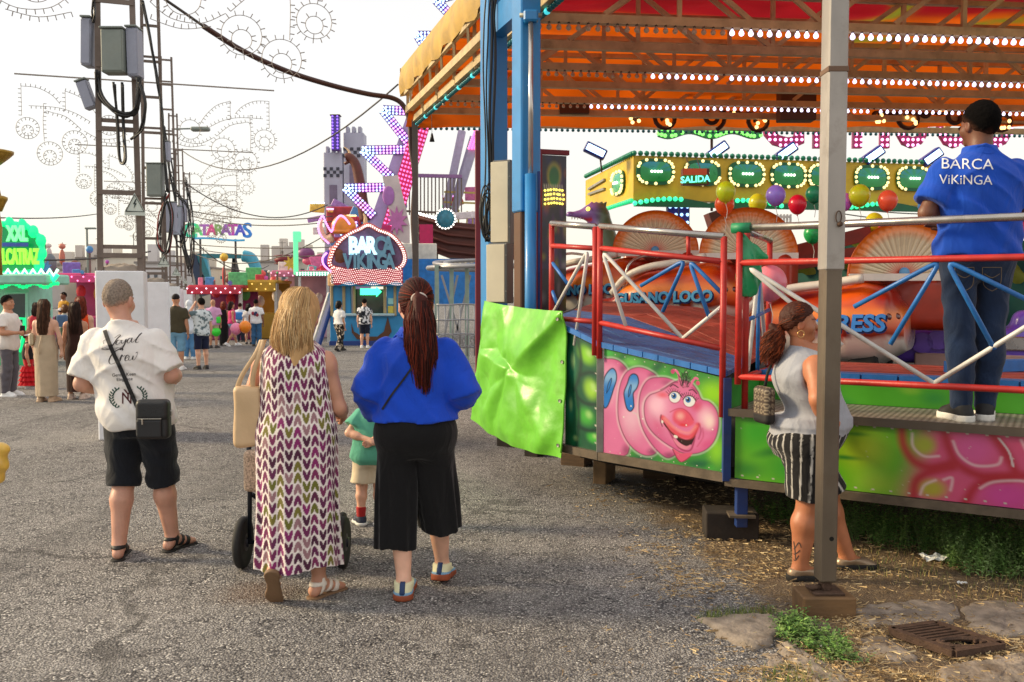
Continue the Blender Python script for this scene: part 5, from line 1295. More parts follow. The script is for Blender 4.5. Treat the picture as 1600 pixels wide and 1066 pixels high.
# floodlights on the marquee
fl_b=mat('flood_blue',(20,30,120),.4);fl_e=emis('flood_glow',(190,230,255),3.5)
for k,(px,py,lab)in enumerate(((930,236,'leftmost floodlight above the end of the marquee'),(1121,236,'second floodlight from the left above the marquee'),(1228,238,'third floodlight from the left, just left of the steel post'),(1364,243,'fourth floodlight, right of the steel post'),(1455,246,'rightmost floodlight, beside the head of the man in blue'))):
 p=at(px,py,18.4+.2*k);t=thing('floodlight',lab,'floodlight',p,0,'floodlights along the marquee');M=Matrix.Rotation(.55,3,'Y')@Matrix.Rotation(-.9,3,'X')if k else Matrix.Rotation(-.5,3,'Y')@Matrix.Rotation(-.9,3,'X')
 M=Matrix.Rotation(-.62,3,'Y')if k else Matrix.Rotation(.45,3,'Y')
 obj('housing',MB().bbox((0,0,0),(.46,.20,.21),.02,M),fl_b,t,False);obj('lens',MB().bbox(M@Vector((0,-.108,-.0)),(.38,.01,.13),.003,M),fl_e,t,False);obj('bracket',MB().bar((.1,.0,-.1),(.14,.05,-.42),.03),dk,t,False)
 # pink lamp letters and a green lamp board seen under the roof edge
pk=mat('pink_letter',(150,20,90),.4);pl=emis('pink_lamp_glow',(255,180,236),2.6);gd=mat('gold_edge',(180,130,40),.4)
bigs=thing('lamp_letters','row of big magenta letters filled with lamps, half hidden by the roof','sign',at(1400,215,21))
def blet(px,wpx,ch):
 Y=21.0;c=at(px,232,Y);w=wpx/FPX*Y;V,F=text_mesh(ch,1.0,depth=.06,bold=.03);x0,x1=V[:,0].min(),V[:,0].max();y0,y1=V[:,1].min(),V[:,1].max();s=1.25
 P=np.stack([c.x+((V[:,0]-x0)/(x1-x0)-.5)*w,Y+-V[:,2],c.z+(V[:,1]-y0)/(y1-y0)*s],1);o=mesh_obj('letter',P,F,pk,bigs)
 poly=None;pts=[]
 nx_,nz_=max(3,int(w/.115)),int(s/.115)
 me=o.data
 # lamps on a lattice, kept where a face of the letter lies behind them
 tri=[[np.array(P[i])for i in f]for f in F if abs(np.mean([P[i][1]for i in f])-P[:,1].min())<.01]
 for i in range(nx_):
  for j in range(nz_):
   x=c.x-w/2+(i+.5)*w/nx_;z=c.z+(j+.5)*s/nz_
   for T in tri:
    if sd_poly(np.array([x]),np.array([z]),[(q[0],q[2])for q in T])[0]<.0:pts.append((x,P[:,1].min()-.02,z));break
 if pts:bulbs('lamp',pts,.036,pl,o)
for px,w,ch in((1222,66,'G'),(1290,40,'I'),(1360,56,'H'),(1424,54,'O'),(1490,56,'O'),(1556,50,'O')):blet(px,w,ch)
obj('rail',MB().bar(at(1170,150,21.1),at(1620,150,21.1),.08),gd,bigs)
gb=thing('lamp_board','wavy green lamp board under the roof edge left of the magenta letters','sign',at(1100,200,20))
pts=[at(1028+160*i/30,213+4*math.sin(i*.5),20)for i in range(31)];obj('board',MB().prism(pts+[at(1188,180,20),at(1028,180,20)],(0,0,0),(0,.08,0)),mat('board_green',(40,110,84),.4),gb)
bulbs('lamp',[p+Vector((0,-.05,.05+.13*k))for i,p in enumerate(pts)for k in range(3)if rng.random()>.25],.045,emis('lime_lamp_glow',(130,240,110),1.5),gb)
obj('pole',MB().bar(at(1112,205,20.1),at(1112,330,20.1),.05),dk,gb)
# ------------------------------------------------------------------ people
from mathutils.bvhtree import BVHTree
def skin_mat(name,c):
 m=mat('skin_'+name,c,.5,var=.13,vscale=11,bump=.10,bscale=120,attr='paint')
 b=m.node_tree.nodes['Principled BSDF'];b.inputs['Subsurface Weight'].default_value=.12;b.inputs['Subsurface Scale'].default_value=.01;b.inputs['Subsurface Radius'].default_value=(1,.35,.2);return m
def cloth(name,c,var=.08,bump=.25,bscale=420,rough=.85,attr=None,wr=.34):
 """woven cloth: weave relief plus soft creases"""
 if 'cloth_'+name in MATS:return MATS['cloth_'+name]
 m=mat('cloth_'+name,c,rough,0,var,9,bump,bscale,spec=.2,attr=attr,sheen=.15);N,L=m.node_tree.nodes,m.node_tree.links;b=N['Principled BSDF']
 tc=N.new('ShaderNodeTexCoord');mp=N.new('ShaderNodeMapping');mp.inputs['Scale'].default_value=(1.0,1.0,.55);mp.inputs['Rotation'].default_value=(.35,.45,.2);L.new(tc.outputs['Object'],mp.inputs['Vector'])
 n=N.new('ShaderNodeTexNoise');n.inputs['Scale'].default_value=6.0;n.inputs['Detail'].default_value=3.0;n.inputs['Distortion'].default_value=1.6;n.inputs['Roughness'].default_value=.45;L.new(mp.outputs[0],n.inputs['Vector'])
 rd=N.new('ShaderNodeMath');rd.operation='SUBTRACT';rd.inputs[1].default_value=.5;L.new(n.outputs['Fac'],rd.inputs[0]);ab=N.new('ShaderNodeMath');ab.operation='ABSOLUTE';L.new(rd.outputs[0],ab.inputs[0])
 b2=N.new('ShaderNodeBump');b2.inputs['Strength'].default_value=wr;b2.inputs['Distance'].default_value=.05;b2.invert=True;L.new(ab.outputs[0],b2.inputs['Height']);old=b.inputs['Normal'].links
 if old:L.new(old[0].from_socket,b2.inputs['Normal'])
 L.new(b2.outputs[0],b.inputs['Normal']);return m
MALE=dict(z=[.76,.82,.90,.98,1.06,1.16,1.26,1.34,1.39,1.43,1.46],rx=[.09,.15,.168,.160,.155,.165,.178,.180,.140,.078,.058],ry=[.08,.112,.120,.108,.106,.115,.118,.108,.085,.066,.058],sh=.19,arm=(.048,.040,.028),leg=(.084,.056,.054,.036))
FEM=dict(z=[.76,.82,.90,.98,1.06,1.16,1.26,1.34,1.39,1.43,1.46],rx=[.10,.165,.178,.158,.135,.142,.155,.156,.115,.062,.048],ry=[.08,.120,.126,.106,.095,.102,.112,.098,.075,.058,.050],sh=.165,arm=(.041,.034,.024),leg=(.086,.053,.052,.032))
CHILD=dict(z=[.74,.80,.88,.98,1.06,1.16,1.26,1.33,1.37,1.40,1.42],rx=[.09,.15,.165,.165,.160,.165,.172,.165,.12,.075,.06],ry=[.08,.115,.125,.130,.125,.122,.118,.10,.08,.066,.06],sh=.175,arm=(.048,.042,.034),leg=(.085,.060,.056,.042))
class Human:
 def __init__(s,H=1.7,base=MALE,wide=1.0,deep=1.0,lx=None,lean=(0,0),head=(0,0),yaw=0.0,tilt=0.0,arms=None,legs=None,hs=1.0,rows=None,limb=1.0,belly=0.0,armk=None):
  k=s.k=H/1.7;s.base=base;s.limb=limb;s.hs=hs;s.ak=armk or limb
  z,rx=dense([q*k for q in base['z']],[q*k*(wide if zz<1.30 else wide**.5 if zz<1.36 else 1.0)for q,zz in zip(rows or base['rx'],base['z'])]);_,ry=dense([q*k for q in base['z']],[q*k*deep for q in base['ry']])
  t=np.clip((z/k-.85)/.55,0,1);s.z,s.rx,s.ry=z,rx,ry;s.cx=lean[0]*t;s.cy=lean[1]*t+belly*np.exp(-((z/k-1.02)/.12)**2);s.lean=lean
  s.neck=V3(lean[0],lean[1]-.005,1.42*k);s.hc=V3(lean[0]+head[0],lean[1]+head[1],1.59*k);s.yaw,s.tilt=yaw,tilt
  L=lambda p:V3(*[q*k for q in p])
  A=arms or{};sh=base['sh']*wide**.6*.96;s.arm={}
  for sd in(-1,1):
   S=V3(sd*sh*k+lean[0],lean[1]-.005,1.335*k);e=A.get(('e',sd));w=A.get(('w',sd))
   e=L(e)if e is not None else S+V3(sd*.04,-.02,-.29)*k;w=L(w)if w is not None else e+V3(sd*.01,.06,-.25)*k;s.arm[sd]=(S,e,w)
  s.hands={sd:A.get(('h',sd))for sd in(-1,1)}
  G=legs or{};s.leg={}
  for sd in(-1,1):
   hp=V3(sd*.088*wide,0,.86)*k;kn=L(G.get(('k',sd),(sd*.095,.015,.48)));an=L(G.get(('a',sd),(sd*.10,-.02,.085)));s.leg[sd]=(hp,kn,an,G.get(('f',sd),(sd*.15,1,0)),G.get(('p',sd),0.0))
 def torso(s,P,e=0.0):return stack(P,s.z,s.rx,s.ry,s.cx,s.cy,2.25,e)
 def armf(s,P,sd,e=0.0,upto=1.0,fore=True):
  S,E,W=s.arm[sd];a,b,c=[q*s.k*s.ak for q in s.base['arm']]
  d=smin(cone(P,S,E,a*1.04+e,b+e),ell(P,S+(E-S)*.14,(a*1.10+e,a*1.10+e,a*1.2+e)),.03)
  if fore:d=smin(d,smin(cone(P,E,E+(W-E)*.4,b+e,b*1.02+e),cone(P,E+(W-E)*.3,W,b+e,c+e),.03),.025)
  return d
 def legf(s,P,sd,e=0.0):
  h,kn,an,_,_=s.leg[sd];a,b,c,d_=[q*s.k*s.limb for q in s.base['leg']]
  d=cone(P,h,kn,a+e,b+e);m=kn+(an-kn)*.30+V3(0,-.014,0)*s.k
  d=smin(d,smin(cone(P,kn,m,b+e,c*1.06+e),cone(P,m,an,c*1.06+e,d_+e),.03),.03);return d
 def footframe(s,sd):
  h,kn,an,f,pit=s.leg[sd];f=V3(f[0],f[1],0);f=f/np.linalg.norm(f);u=V3(0,0,1);c,q=math.cos(pit),math.sin(pit)
  fw=f*c-u*q;up_=u*c+f*q;return an,fw,up_,np.cross(fw,up_)
 def footf(s,P,sd,e=0.0):
  an,f,u,r=s.footframe(sd);k=s.k;L=lambda x,y,z:an+(r*x+f*y+u*z)*k
  d=cone(P,L(0,0,.01),L(0,-.035,-.045),.036*k+e,.034*k+e);d=smin(d,cone(P,L(0,.02,-.02),L(0,.125,-.055),.036*k+e,.026*k+e),.03)
  return smin(d,cone(P,L(-.012,.12,-.058),L(.012,.165,-.062),.027*k+e,.021*k+e,tuple(u),1.15),.03)
 def soleplane(s,P,sd,z=-.083):
  an,f,u,r=s.footframe(sd);return(P-(an+u*z*s.k))@u
 def headloc(s,P):
  """points in the head's own frame (y forward, scaled to a 1.7 m adult)"""
  q=(P-s.hc)/(s.k*s.hs);c,n=math.cos(-s.yaw),math.sin(-s.yaw);x=q[:,0]*c-q[:,1]*n;y=q[:,0]*n+q[:,1]*c
  c,n=math.cos(-s.tilt),math.sin(-s.tilt);return np.stack([x,y*c-q[:,2]*n,y*n+q[:,2]*c],1).astype(F32)
 def headf(s,P,face=True):
  q=s.headloc(P);d=ell(q,(0,-.008,.015),(.074,.094,.097));d=smin(d,ell(q,(0,.030,-.050),(.056,.062,.068)),.04);d=smin(d,ell(q,(0,.074,-.092),(.026,.022,.020)),.03)
  if face:
   d=smin(d,ell(q,(0,.078,.015),(.05,.014,.012)),.02);d=smin(d,cone(q,(0,.088,.002),(0,.108,-.030),.009,.013),.014)
   for x in(-1,1):
    d=smax(d,-ell(q,(x*.030,.094,-.004),(.019,.012,.012)),.012);d=smin(d,ell(q,(x*.030,.080,-.004),(.013,.013,.013)),.004)
    d=smin(d,smax(ell(q,(x*.078,-.006,-.015),(.011,.022,.033)),-ell(q,(x*.090,.0,-.012),(.008,.012,.02)),.005),.006);d=smin(d,ell(q,(x*.045,.055,-.035),(.022,.022,.022)),.03)
   d=smin(d,ell(q,(0,.088,-.058),(.024,.013,.008)),.01);d=smin(d,ell(q,(0,.086,-.070),(.020,.013,.009)),.01)
  d=d*s.k*s.hs;N0=s.neck+V3(0,.0,-.02);N1=s.hc+V3(0,-.015,-.045)*s.k
  return smin(d,cone(P,N0,N1,(.062 if s.base is not FEM else .052)*s.k,(.056 if s.base is not FEM else .046)*s.k),.03)
 def handf(s,P,sd,fine=True):
  S,E,W=s.arm[sd];k=s.k;spec=s.hands[sd]or{};d0=W-E;d0=d0/np.linalg.norm(d0)
  dr=V3(*spec.get('dir',tuple(d0)));dr=dr/np.linalg.norm(dr);nn=V3(*spec.get('palm',(-sd,0,0)));nn=nn-dr*(nn@dr);nn=nn/np.linalg.norm(nn);si=np.cross(dr,nn);si=si*(1 if spec.get('thumb',1)>0 else-1)
  L=lambda x,y,z:W+(si*x+dr*y+nn*z)*k;cu=spec.get('curl',.55)
  d=cone(P,W,L(0,.045,0),.026*k,.036*k,tuple(nn),1.5);d=smin(d,cone(P,L(-.018,.07,0),L(.018,.075,0),.022*k,.022*k,tuple(nn),1.5),.02)
  for i,(x,ln)in enumerate(((-.030,.066),(-.010,.078),(.011,.074),(.030,.058))):
   a=L(x,.085,0);c1=cu*1.0;b=a+(dr*math.cos(c1)+nn*math.sin(c1))*ln*.52*k;c2=c1+cu*1.3;c=b+(dr*math.cos(c2)+nn*math.sin(c2))*ln*.5*k
   d=smin(d,np.minimum(cone(P,a,b,.0095*k,.0085*k),cone(P,b,c,.0085*k,.0070*k)),.006)
  a=L(-.028,.03,.005);b=L(-.050,.062,.014);c=L(-.048,.092,.028);return smin(d,np.minimum(cone(P,a,b,.013*k,.011*k),cone(P,b,c,.010*k,.008*k)),.008)
 def body(s,vox,hv,vh=None):
  def f(P):
   d=s.torso(P);d=smin(d,cone(P,s.neck-V3(0,0,.05),s.hc+V3(0,-.012,-.06)*s.k,.055*s.k,.05*s.k),.04)
   for sd in(-1,1):d=smin(d,s.armf(P,sd),.03)
   lg=np.minimum(s.legf(P,-1),s.legf(P,1));d=smin(d,lg,.035)
   for sd in(-1,1):d=smin(d,s.footf(P,sd),.02)
   return d
  pts=np.array([q for sd in(-1,1)for q in s.arm[sd]]+[q for sd in(-1,1)for q in s.leg[sd][:3]]+[s.hc]);lo=pts.min(0)-.26;hi=pts.max(0)+.26;lo[2]=min(-.02,lo[2]);lo[2]=-.03
  parts=[sdf_mesh(f,lo,hi,vox)]
  c=s.hc;r=.17*s.k*s.hs;parts.append(sdf_mesh(s.headf,c-r,c+r*np.array([1,1,.85]),hv))
  for sd in(-1,1):
   W=s.arm[sd][2];parts.append(sdf_mesh(lambda P:s.handf(P,sd),W-.2*s.k,W+.2*s.k,vh or hv))
  return join(parts)
 def facepaint(s,V):
  q=s.headloc(V.astype(F32));c=np.ones((len(V),3));fr=q[:,1]>.05
  k=(np.exp(-(((q[:,0])/.024)**2+((q[:,2]+.064)/.011)**2)*1.2)*fr)[:,None];c=c*(1-k)+np.array([.75,.38,.36])*k
  for x in(-1,1):
   e=((q[:,0]-x*.030)/.016)**2+((q[:,2]+.004)/.008)**2;m=(e<1)&fr&(q[:,1]>.07);c[m]=(1.5,1.6,1.7);m=(((q[:,0]-x*.030)/.007)**2+((q[:,2]+.004)/.008)**2<1)&fr&(q[:,1]>.07);c[m]=(.06,.05,.05)
   m=(np.abs(q[:,0]-x*.031)<.02)&(np.abs(q[:,2]-.019-.004*np.cos((q[:,0]-x*.031)*60))<.005)&fr;c[m]=(.25,.2,.18);k=(np.exp(-(((q[:,0]-x*.075)/.02)**2+((q[:,2]+.015)/.03)**2+(q[:,1]/.03)**2)))[:,None];c=c*(1-.25*k*np.array([0.2,1,1]))
  return c
def hair_cap(h,P,t=.010,lo=.0,slope=.75,back=-.075):
 q=h.headloc(P);d=ell(q,(0,-.012,.018),(.074+t,.094+t,.097+t));cut=np.maximum((lo+slope*q[:,1])-q[:,2],back-q[:,2]);
 d=d-.0035*np.sin(q[:,0]*150+4*np.sin(q[:,2]*70))*np.sin(q[:,1]*140+3*np.sin(q[:,0]*90))*np.sin(q[:,2]*130);return smax(d,(cut+.006*np.sin(q[:,0]*120+q[:,1]*170))*.8,.012)*h.k*h.hs
def strands(n,path,r,cols,seed,sides=3):
 """many thin locks following path(u1, u2, rr) -> list of points"""
 rr=np.random.default_rng(seed);V=[];F=[];C=[]
 for i in range(n):
  pts=path(rr);k=len(pts);o=len(V);c=cols[rr.integers(len(cols))]*rr.uniform(.75,1.25);ra=r*rr.uniform(.6,1.5);prev=None
  for j in range(k):
   t=pts[min(j+1,k-1)]-pts[max(j-1,0)];t=t/(np.linalg.norm(t)+1e-9);e1=np.cross(t,[0.31,.9,.3]);e1/=np.linalg.norm(e1)+1e-9;e2=np.cross(t,e1);w=ra*(1-.75*(j/(k-1))**3)
   for q in range(sides):a=6.283*q/sides;V.append(pts[j]+(e1*math.cos(a)+e2*math.sin(a))*w);C.append(c*(1.0+.15*math.sin(j*.7+i)))
  for j in range(k-1):
   for q in range(sides):F.append((o+j*sides+q,o+j*sides+(q+1)%sides,o+(j+1)*sides+(q+1)%sides,o+(j+1)*sides+q))
 return np.array(V),np.array(F),np.array(C)
hairm=paint('hair_strands',.5,bump=.3,bscale=60,stretch=(14,14,1));hairm.node_tree.nodes['Principled BSDF'].inputs['Specular IOR Level'].default_value=.22
def short_hair(t,h,par,vox,hc,sc):
 """cropped hair that thins out to skin at its edge"""
 th,lo,sl,bk=par;v,f=sdf_mesh(lambda P:hair_cap(h,P,th,lo,sl,bk),h.hc-.19*h.k,h.hc+.19*h.k,vox);q=h.headloc(v.astype(F32));e=np.minimum(q[:,2]-(lo+sl*q[:,1]),q[:,2]-bk);k=(.25+.75*sstep(.0,.045,e+.01*np.sin(q[:,0]*90)))[:,None];c=np.array(lin(sc)[:3])*.9*(1-k)+np.array(lin(hc)[:3])*k
 return mesh_obj('hair',v,f,mat('cropped_hair',(1.,1.,1.,1.),.95,var=.35,vscale=90,bump=.9,bscale=200,spec=.08,attr='paint'),t,False,True,c)
def hair_obj(t,cap,sv,basecol):
 parts=[cap]+([(sv[0],sv[1])]if sv is not None else[]);V,F=join(parts);n=len(cap[0]);C=np.ones((len(V),3))*basecol;zz=cap[0];st=.8+.4*vnoise(np.arctan2(zz[:,1]-zz[:,1].mean(),zz[:,0]-zz[:,0].mean())*14+40,zz[:,2]*4+9,3);C[:n]*=st[:,None]
 if sv is not None:C[n:]=sv[2]
 return mesh_obj('hair',V,F,hairm,t,False,True,C)
def tee_field(h,hem,sleeve,e=.018,ebot=.03,neck=1.435,wr=.006,seed=1.0,hemtilt=0.0,sl_e=.022,flare=0.0):
 k=h.k
 def f(P):
  t=np.clip((1.3*k-P[:,2])/(.5*k),0,1);tt=np.clip((1.43*k-P[:,2])/(.12*k),0,1);d=h.torso(P,.006)-(e-.006)*tt-(ebot-e)*t-flare*t*t
  for sd in(-1,1):
   if sleeve<=0:continue
   S,E,W=h.arm[sd];a=h.base['arm'][0]*k*h.ak;u=(E-S)/np.linalg.norm(E-S);L_=np.linalg.norm(E-S)
   if sleeve<=1.0:end=S+u*L_*sleeve;c=cone(P,S+V3(-sd*.006,0,-.004)*k,end,a*1.16+.012,a*1.14+sl_e*1.4);c=np.maximum(c,(P-end)@u)
   else:
    end=E+(W-E)*(sleeve-1.0);u2=(W-E)/np.linalg.norm(W-E);c=smin(cone(P,S+V3(-sd*.006,0,-.004)*k,E,a*1.16+.012,a+sl_e*1.3),np.maximum(cone(P,E,end,a+sl_e*1.3,a+sl_e*1.6),(P-end)@u2),.03)
   d=smin(d,c,.022)
  if sleeve==0:
   for sd in(-1,1):
    S,E,W=h.arm[sd];d=smax(d,-cone(P,S+V3(sd*.03,0,-.02)*k,S+V3(sd*.06,0,-.10)*k,(.045*h.ak+.014)*k,(.045*h.ak+.017)*k),.01)
  d=d-wr*.3+fold(P,wr*.28,18,14,30,seed)*(.3+.7*np.clip((1.38*k-P[:,2])/.1,0,1))-creases(P,wr*.75,seed,34)
  d=np.maximum(d,(hem*k+hemtilt*P[:,0]+.006*np.sin(P[:,0]*25+seed))-P[:,2]);return np.maximum(d,P[:,2]-(neck*k+(P[:,1]-h.lean[1])*-.35))
 return f
def pants_field(h,waist,hem,e=.012,eb=.02,wr=.005,seed=2.0,flare=0.0):
 k=h.k
 def f(P):
  d=np.maximum(h.torso(P,e),P[:,2]-waist*k);lg=None
  for sd in(-1,1):
   hp,kn,an,_,_=h.leg[sd];t=np.clip((.86*k-P[:,2])/(.6*k),0,1);c=h.legf(P,sd,e)-(eb-e)*t-flare*t
   if hem>.12:
    u=(an-kn)/np.linalg.norm(an-kn);fr=(kn[2]-hem*k)/max(1e-3,kn[2]-an[2]);p=kn+(an-kn)*fr;c=np.maximum(c,(P-p)@u)
   else:c=np.maximum(c,hem*k-P[:,2])
   lg=c if lg is None else smin(lg,c,.015)
  d=smin(d,lg,.04);d=d-wr*.3+fold(P,wr*.35,12,12,38,seed)-creases(P,wr*.8,seed,30);return np.maximum(d,P[:,2]-waist*k)
 return f
def creases(P,amp,seed,k=26.0):
 """thin raised creases that come and go"""
 x,y,z=P[:,0],P[:,1],P[:,2];w=np.sin(5.3*x+4.1*z+seed)+.8*np.sin(7.7*z-6.1*y+2.1*seed);a=np.abs(np.sin(k*.5*(.55*x+.35*y+.8*z)+1.5*w+seed));b=np.abs(np.sin(k*.5*(-.75*x+.3*y+.65*z)+1.3*w+2*seed+1));m=.5+.5*np.sin(9*x-7*z+5*y+3*seed)
 return amp*((1-a)**2.2*m+(1-b)**2.2*(1-m))
def bounds(h,pad=.15):
 pts=np.array([q for sd in(-1,1)for q in h.arm[sd]]+[q for sd in(-1,1)for q in h.leg[sd][:3]]);return pts.min(0)-pad,pts.max(0)+pad
def garment(name,t,f,lo,hi,vox,m,col=None):
 v,fc=sdf_mesh(f,lo,hi,vox,margin=.05)
 o=mesh_obj(name,v,fc,m,t,False,True,None if col is None else col(v));return o
def put_body(t,h,sk,vox,hv,vh=None):
 v,f=h.body(vox,hv,vh);return mesh_obj('body',v,f,sk,t,False,True,h.facepaint(v))
def shoes(t,h,vox,up_m,sole_m,name='shoe',e=.010,high=.035,socks=None):
 for sd in(-1,1):
  an,fw,u,r=h.footframe(sd);lo=an-.24*h.k;hi=an+.24*h.k
  def f(P):return np.maximum(np.maximum(h.footf(P,sd,e),-h.soleplane(P,sd,-.062)),h.soleplane(P,sd,high))
  v,fc=sdf_mesh(f,lo,hi,vox);o=mesh_obj(name,v,fc,up_m,t,False,True)
  def g(P):
   sp=h.soleplane(P,sd,-.0);q=P-np.outer(np.clip(sp/h.k,-.10,-.045)*0+sp+.055*h.k,u);d=h.footf(q.astype(F32),sd,e+.008)
   return smax(np.maximum(d,sp+.050*h.k),-(sp+.088*h.k),.004)
  v,fc=sdf_mesh(g,lo,hi,vox);mesh_obj('sole',v,fc,sole_m,o,False,True)
  if socks is not None:
   def sf(P):kn=h.leg[sd][1];d_=(kn-an)/np.linalg.norm(kn-an);return np.maximum(h.legf(P,sd,.006),np.abs((P-an)@d_-.03)-.05)
   v,fc=sdf_mesh(sf,lo,hi+.1,vox);mesh_obj('sock',v,fc,socks,t,False,True)
class Tracer:
 def __init__(s,o):
  dg=bpy.context.view_layer;dg.update();me=o.data;M=o.matrix_world;s.o=o;s.M=M
  s.t=BVHTree.FromPolygons([M@v.co for v in me.vertices],[tuple(p.vertices)for p in me.polygons])
 def hit(s,px,py,off=.003):
  u,dy,dz=_ray(px,py);d=Vector((u,dy,dz)).normalized();r=s.t.ray_cast(Vector((0,0,CAMH)),d)
  if r[0]is None:return None
  return r[0]-d*off
def ribbon(tr,pts,w,m,name,parent,off=.004,sub=6,pxw=None):
 """strip of cloth or ink laid on a traced surface; pts photograph points, w half width in photograph pixels"""
 Q=smooth_line(pts,sub);V=[];F=[]
 for i,(x,y)in enumerate(Q):
  a=Q[max(i-1,0)];b=Q[min(i+1,len(Q)-1)];tx,ty=b[0]-a[0],b[1]-a[1];L_=math.hypot(tx,ty)+1e-9;nx,ny=-ty/L_,tx/L_;ww=w(tx/L_,ty/L_,i/(len(Q)-1))if callable(w)else w
  p=tr.hit(x+nx*ww,y+ny*ww,off);q=tr.hit(x-nx*ww,y-ny*ww,off);V.append((p,q))
 vs=[];fs=[]
 for i,(p,q)in enumerate(V):
  if p is None or q is None:vs.append(None);continue
  vs.append((p,q))
 flat=[];idx={}
 for i,e in enumerate(vs):
  if e is not None:idx[i]=len(flat);flat+=[tuple(e[0]),tuple(e[1])]
 for i in range(len(vs)-1):
  if i in idx and i+1 in idx and(Vector(flat[idx[i]])-Vector(flat[idx[i+1]])).length<.12:fs.append((idx[i],idx[i+1],idx[i+1]+1,idx[i]+1))
 if not fs:return None
 Mi=parent.matrix_world.inverted();return mesh_obj(name,[tuple(Mi@Vector(v))for v in flat],fs,m,parent,False,False)
def traced_text(tr,txt,size_px,cx,cy,m,parent,rot=0.0,off=.003,name='print',sx=1.0,**kw):
 V,F=text_mesh(txt,size_px,**kw);bm=bmesh.new();bv=[bm.verts.new(q)for q in V]
 for f in F:
  try:bm.faces.new([bv[i]for i in f])
  except ValueError:pass
 bmesh.ops.triangulate(bm,faces=bm.faces)
 for _ in range(2):bmesh.ops.subdivide_edges(bm,edges=[e for e in bm.edges if e.calc_length()>2.0],cuts=1);bmesh.ops.triangulate(bm,faces=bm.faces)
 bm.verts.index_update();V=[tuple(q.co)for q in bm.verts];F=[tuple(q.index for q in f.verts)for f in bm.faces];bm.free()
 c,s_=math.cos(rot),math.sin(rot);P=[];ok=True
 Mi=parent.matrix_world.inverted()
 for x,y,z in V:
  x*=sx;p=tr.hit(cx+x*c+y*s_,cy+x*s_-y*c,off);P.append(p)
 F=[f for f in F if all(P[i]is not None for i in f)];P=[tuple(Mi@p)if p is not None else(0,0,0)for p in P]
 return mesh_obj(name,P,F,m,parent,False,False)
def person(label,loc,rz=0.0,grp=None):return thing('person',label,'person',loc,rz,grp)
HV=.0065
sole_blk=mat('sole_black',(26,24,23),.8);sole_wht=mat('sole_white',(214,212,206),.6);metal_s=mat('small_metal',(180,176,168),.3,.8)
ink=mat('dark_ink',(30,18,22),.8)
# ---- man in the white tee (left)
Y=5.65;X=at(220,800,Y).x
h=Human(1.74,MALE,1.06,1.22,hs=1.06,lean=(-.075,.0),head=(-.05,.03),yaw=-.10,tilt=-.12,limb=1.12,rows=[.09,.155,.172,.170,.168,.175,.186,.182,.142,.08,.06],arms={('e',-1):(-.335,-.03,1.07),('w',-1):(-.27,.20,1.02),('e',1):(.215,-.02,1.12),('w',1):(.15,.24,1.10)},legs={('k',-1):(-.10,.00,.47),('a',-1):(-.10,-.09,.085),('f',-1):(-.22,1,0),('k',1):(.12,.06,.48),('a',1):(.155,.10,.085),('f',1):(.45,1,0)})
man=person('man in white printed tee and black shorts with a crossbody bag, seen from behind',(X,Y,gz(X,Y)))
sk=skin_mat('fair_tan',(198,148,126));put_body(man,h,sk,.010,HV);lo,hi=bounds(h,.2)
wt=cloth('white_tee',(230,226,222),.05);tee=garment('shirt',man,tee_field(h,.80,.82,.020,.040,1.44,.018,1.0,.05,.022),lo,hi,.010,wt)
shf=pants_field(h,.95,.435,.018,.034,.010,2.0);garment('shorts',man,shf,lo,hi,.011,cloth('black_denim',(24,27,34),.25,.3))
short_hair(man,h,(.005,-.010,.60,-.066),.006,(148,134,122),(204,156,134))
sand=mat('black_leather',(24,23,23),.55,var=.2,bump=.2)
def sandals(t,h,m,solem,vox=.007,heel=True,straps=((.0,.012,0.),(.06,.014,.5),(.115,.016,.4))):
 for sd in(-1,1):
  an,fw,u,r=h.footframe(sd);lo_,hi_=an-.25,an+.25
  def g(P):sp=h.soleplane(P,sd,0.);q=P-np.outer(sp+.055*h.k,u);return np.maximum(np.maximum(h.footf(q.astype(F32),sd,.010),sp+.074*h.k),-(sp+.100*h.k))
  v,f=sdf_mesh(g,lo_,hi_,vox);o=mesh_obj('sandal',v,f,m if solem is None else solem,t,False,True)
  def s_(P):
   l=(P-an)@fw;z=(P-an)@u;d=h.footf(P,sd,.007);best=None
   for y0,w,sl in straps:b=np.abs(l-(y0+sl*(z+.03))*h.k)-w*h.k;best=b if best is None else np.minimum(best,b)
   if heel:best=np.minimum(best,np.maximum(np.abs(z+.005*h.k)-.013*h.k,l-.02))
   return np.maximum(np.maximum(d,best),-(z+.078*h.k))
  v,f=sdf_mesh(s_,lo_,hi_,vox)
  if len(v):mesh_obj('strap',v,f,m,o,False,True)
sandals(man,h,sand,sole_blk)
bpy.context.view_layer.update();tr=Tracer(tee)
blkst=mat('black_webbing',(22,22,24),.7,bump=.2)
zx=lambda x,y:(130+x*.18757,500+y*.18757)
ribbon(tr,[zx(178,85),zx(215,190),zx(262,300),zx(318,420),zx(385,575),zx(452,730)],3.2,blkst,'bag_strap',man,.010)
pen=lambda tx,ty,t:.28+.62*max(0,ty*.85-tx*.3)*min(1,6*t,6*(1-t))
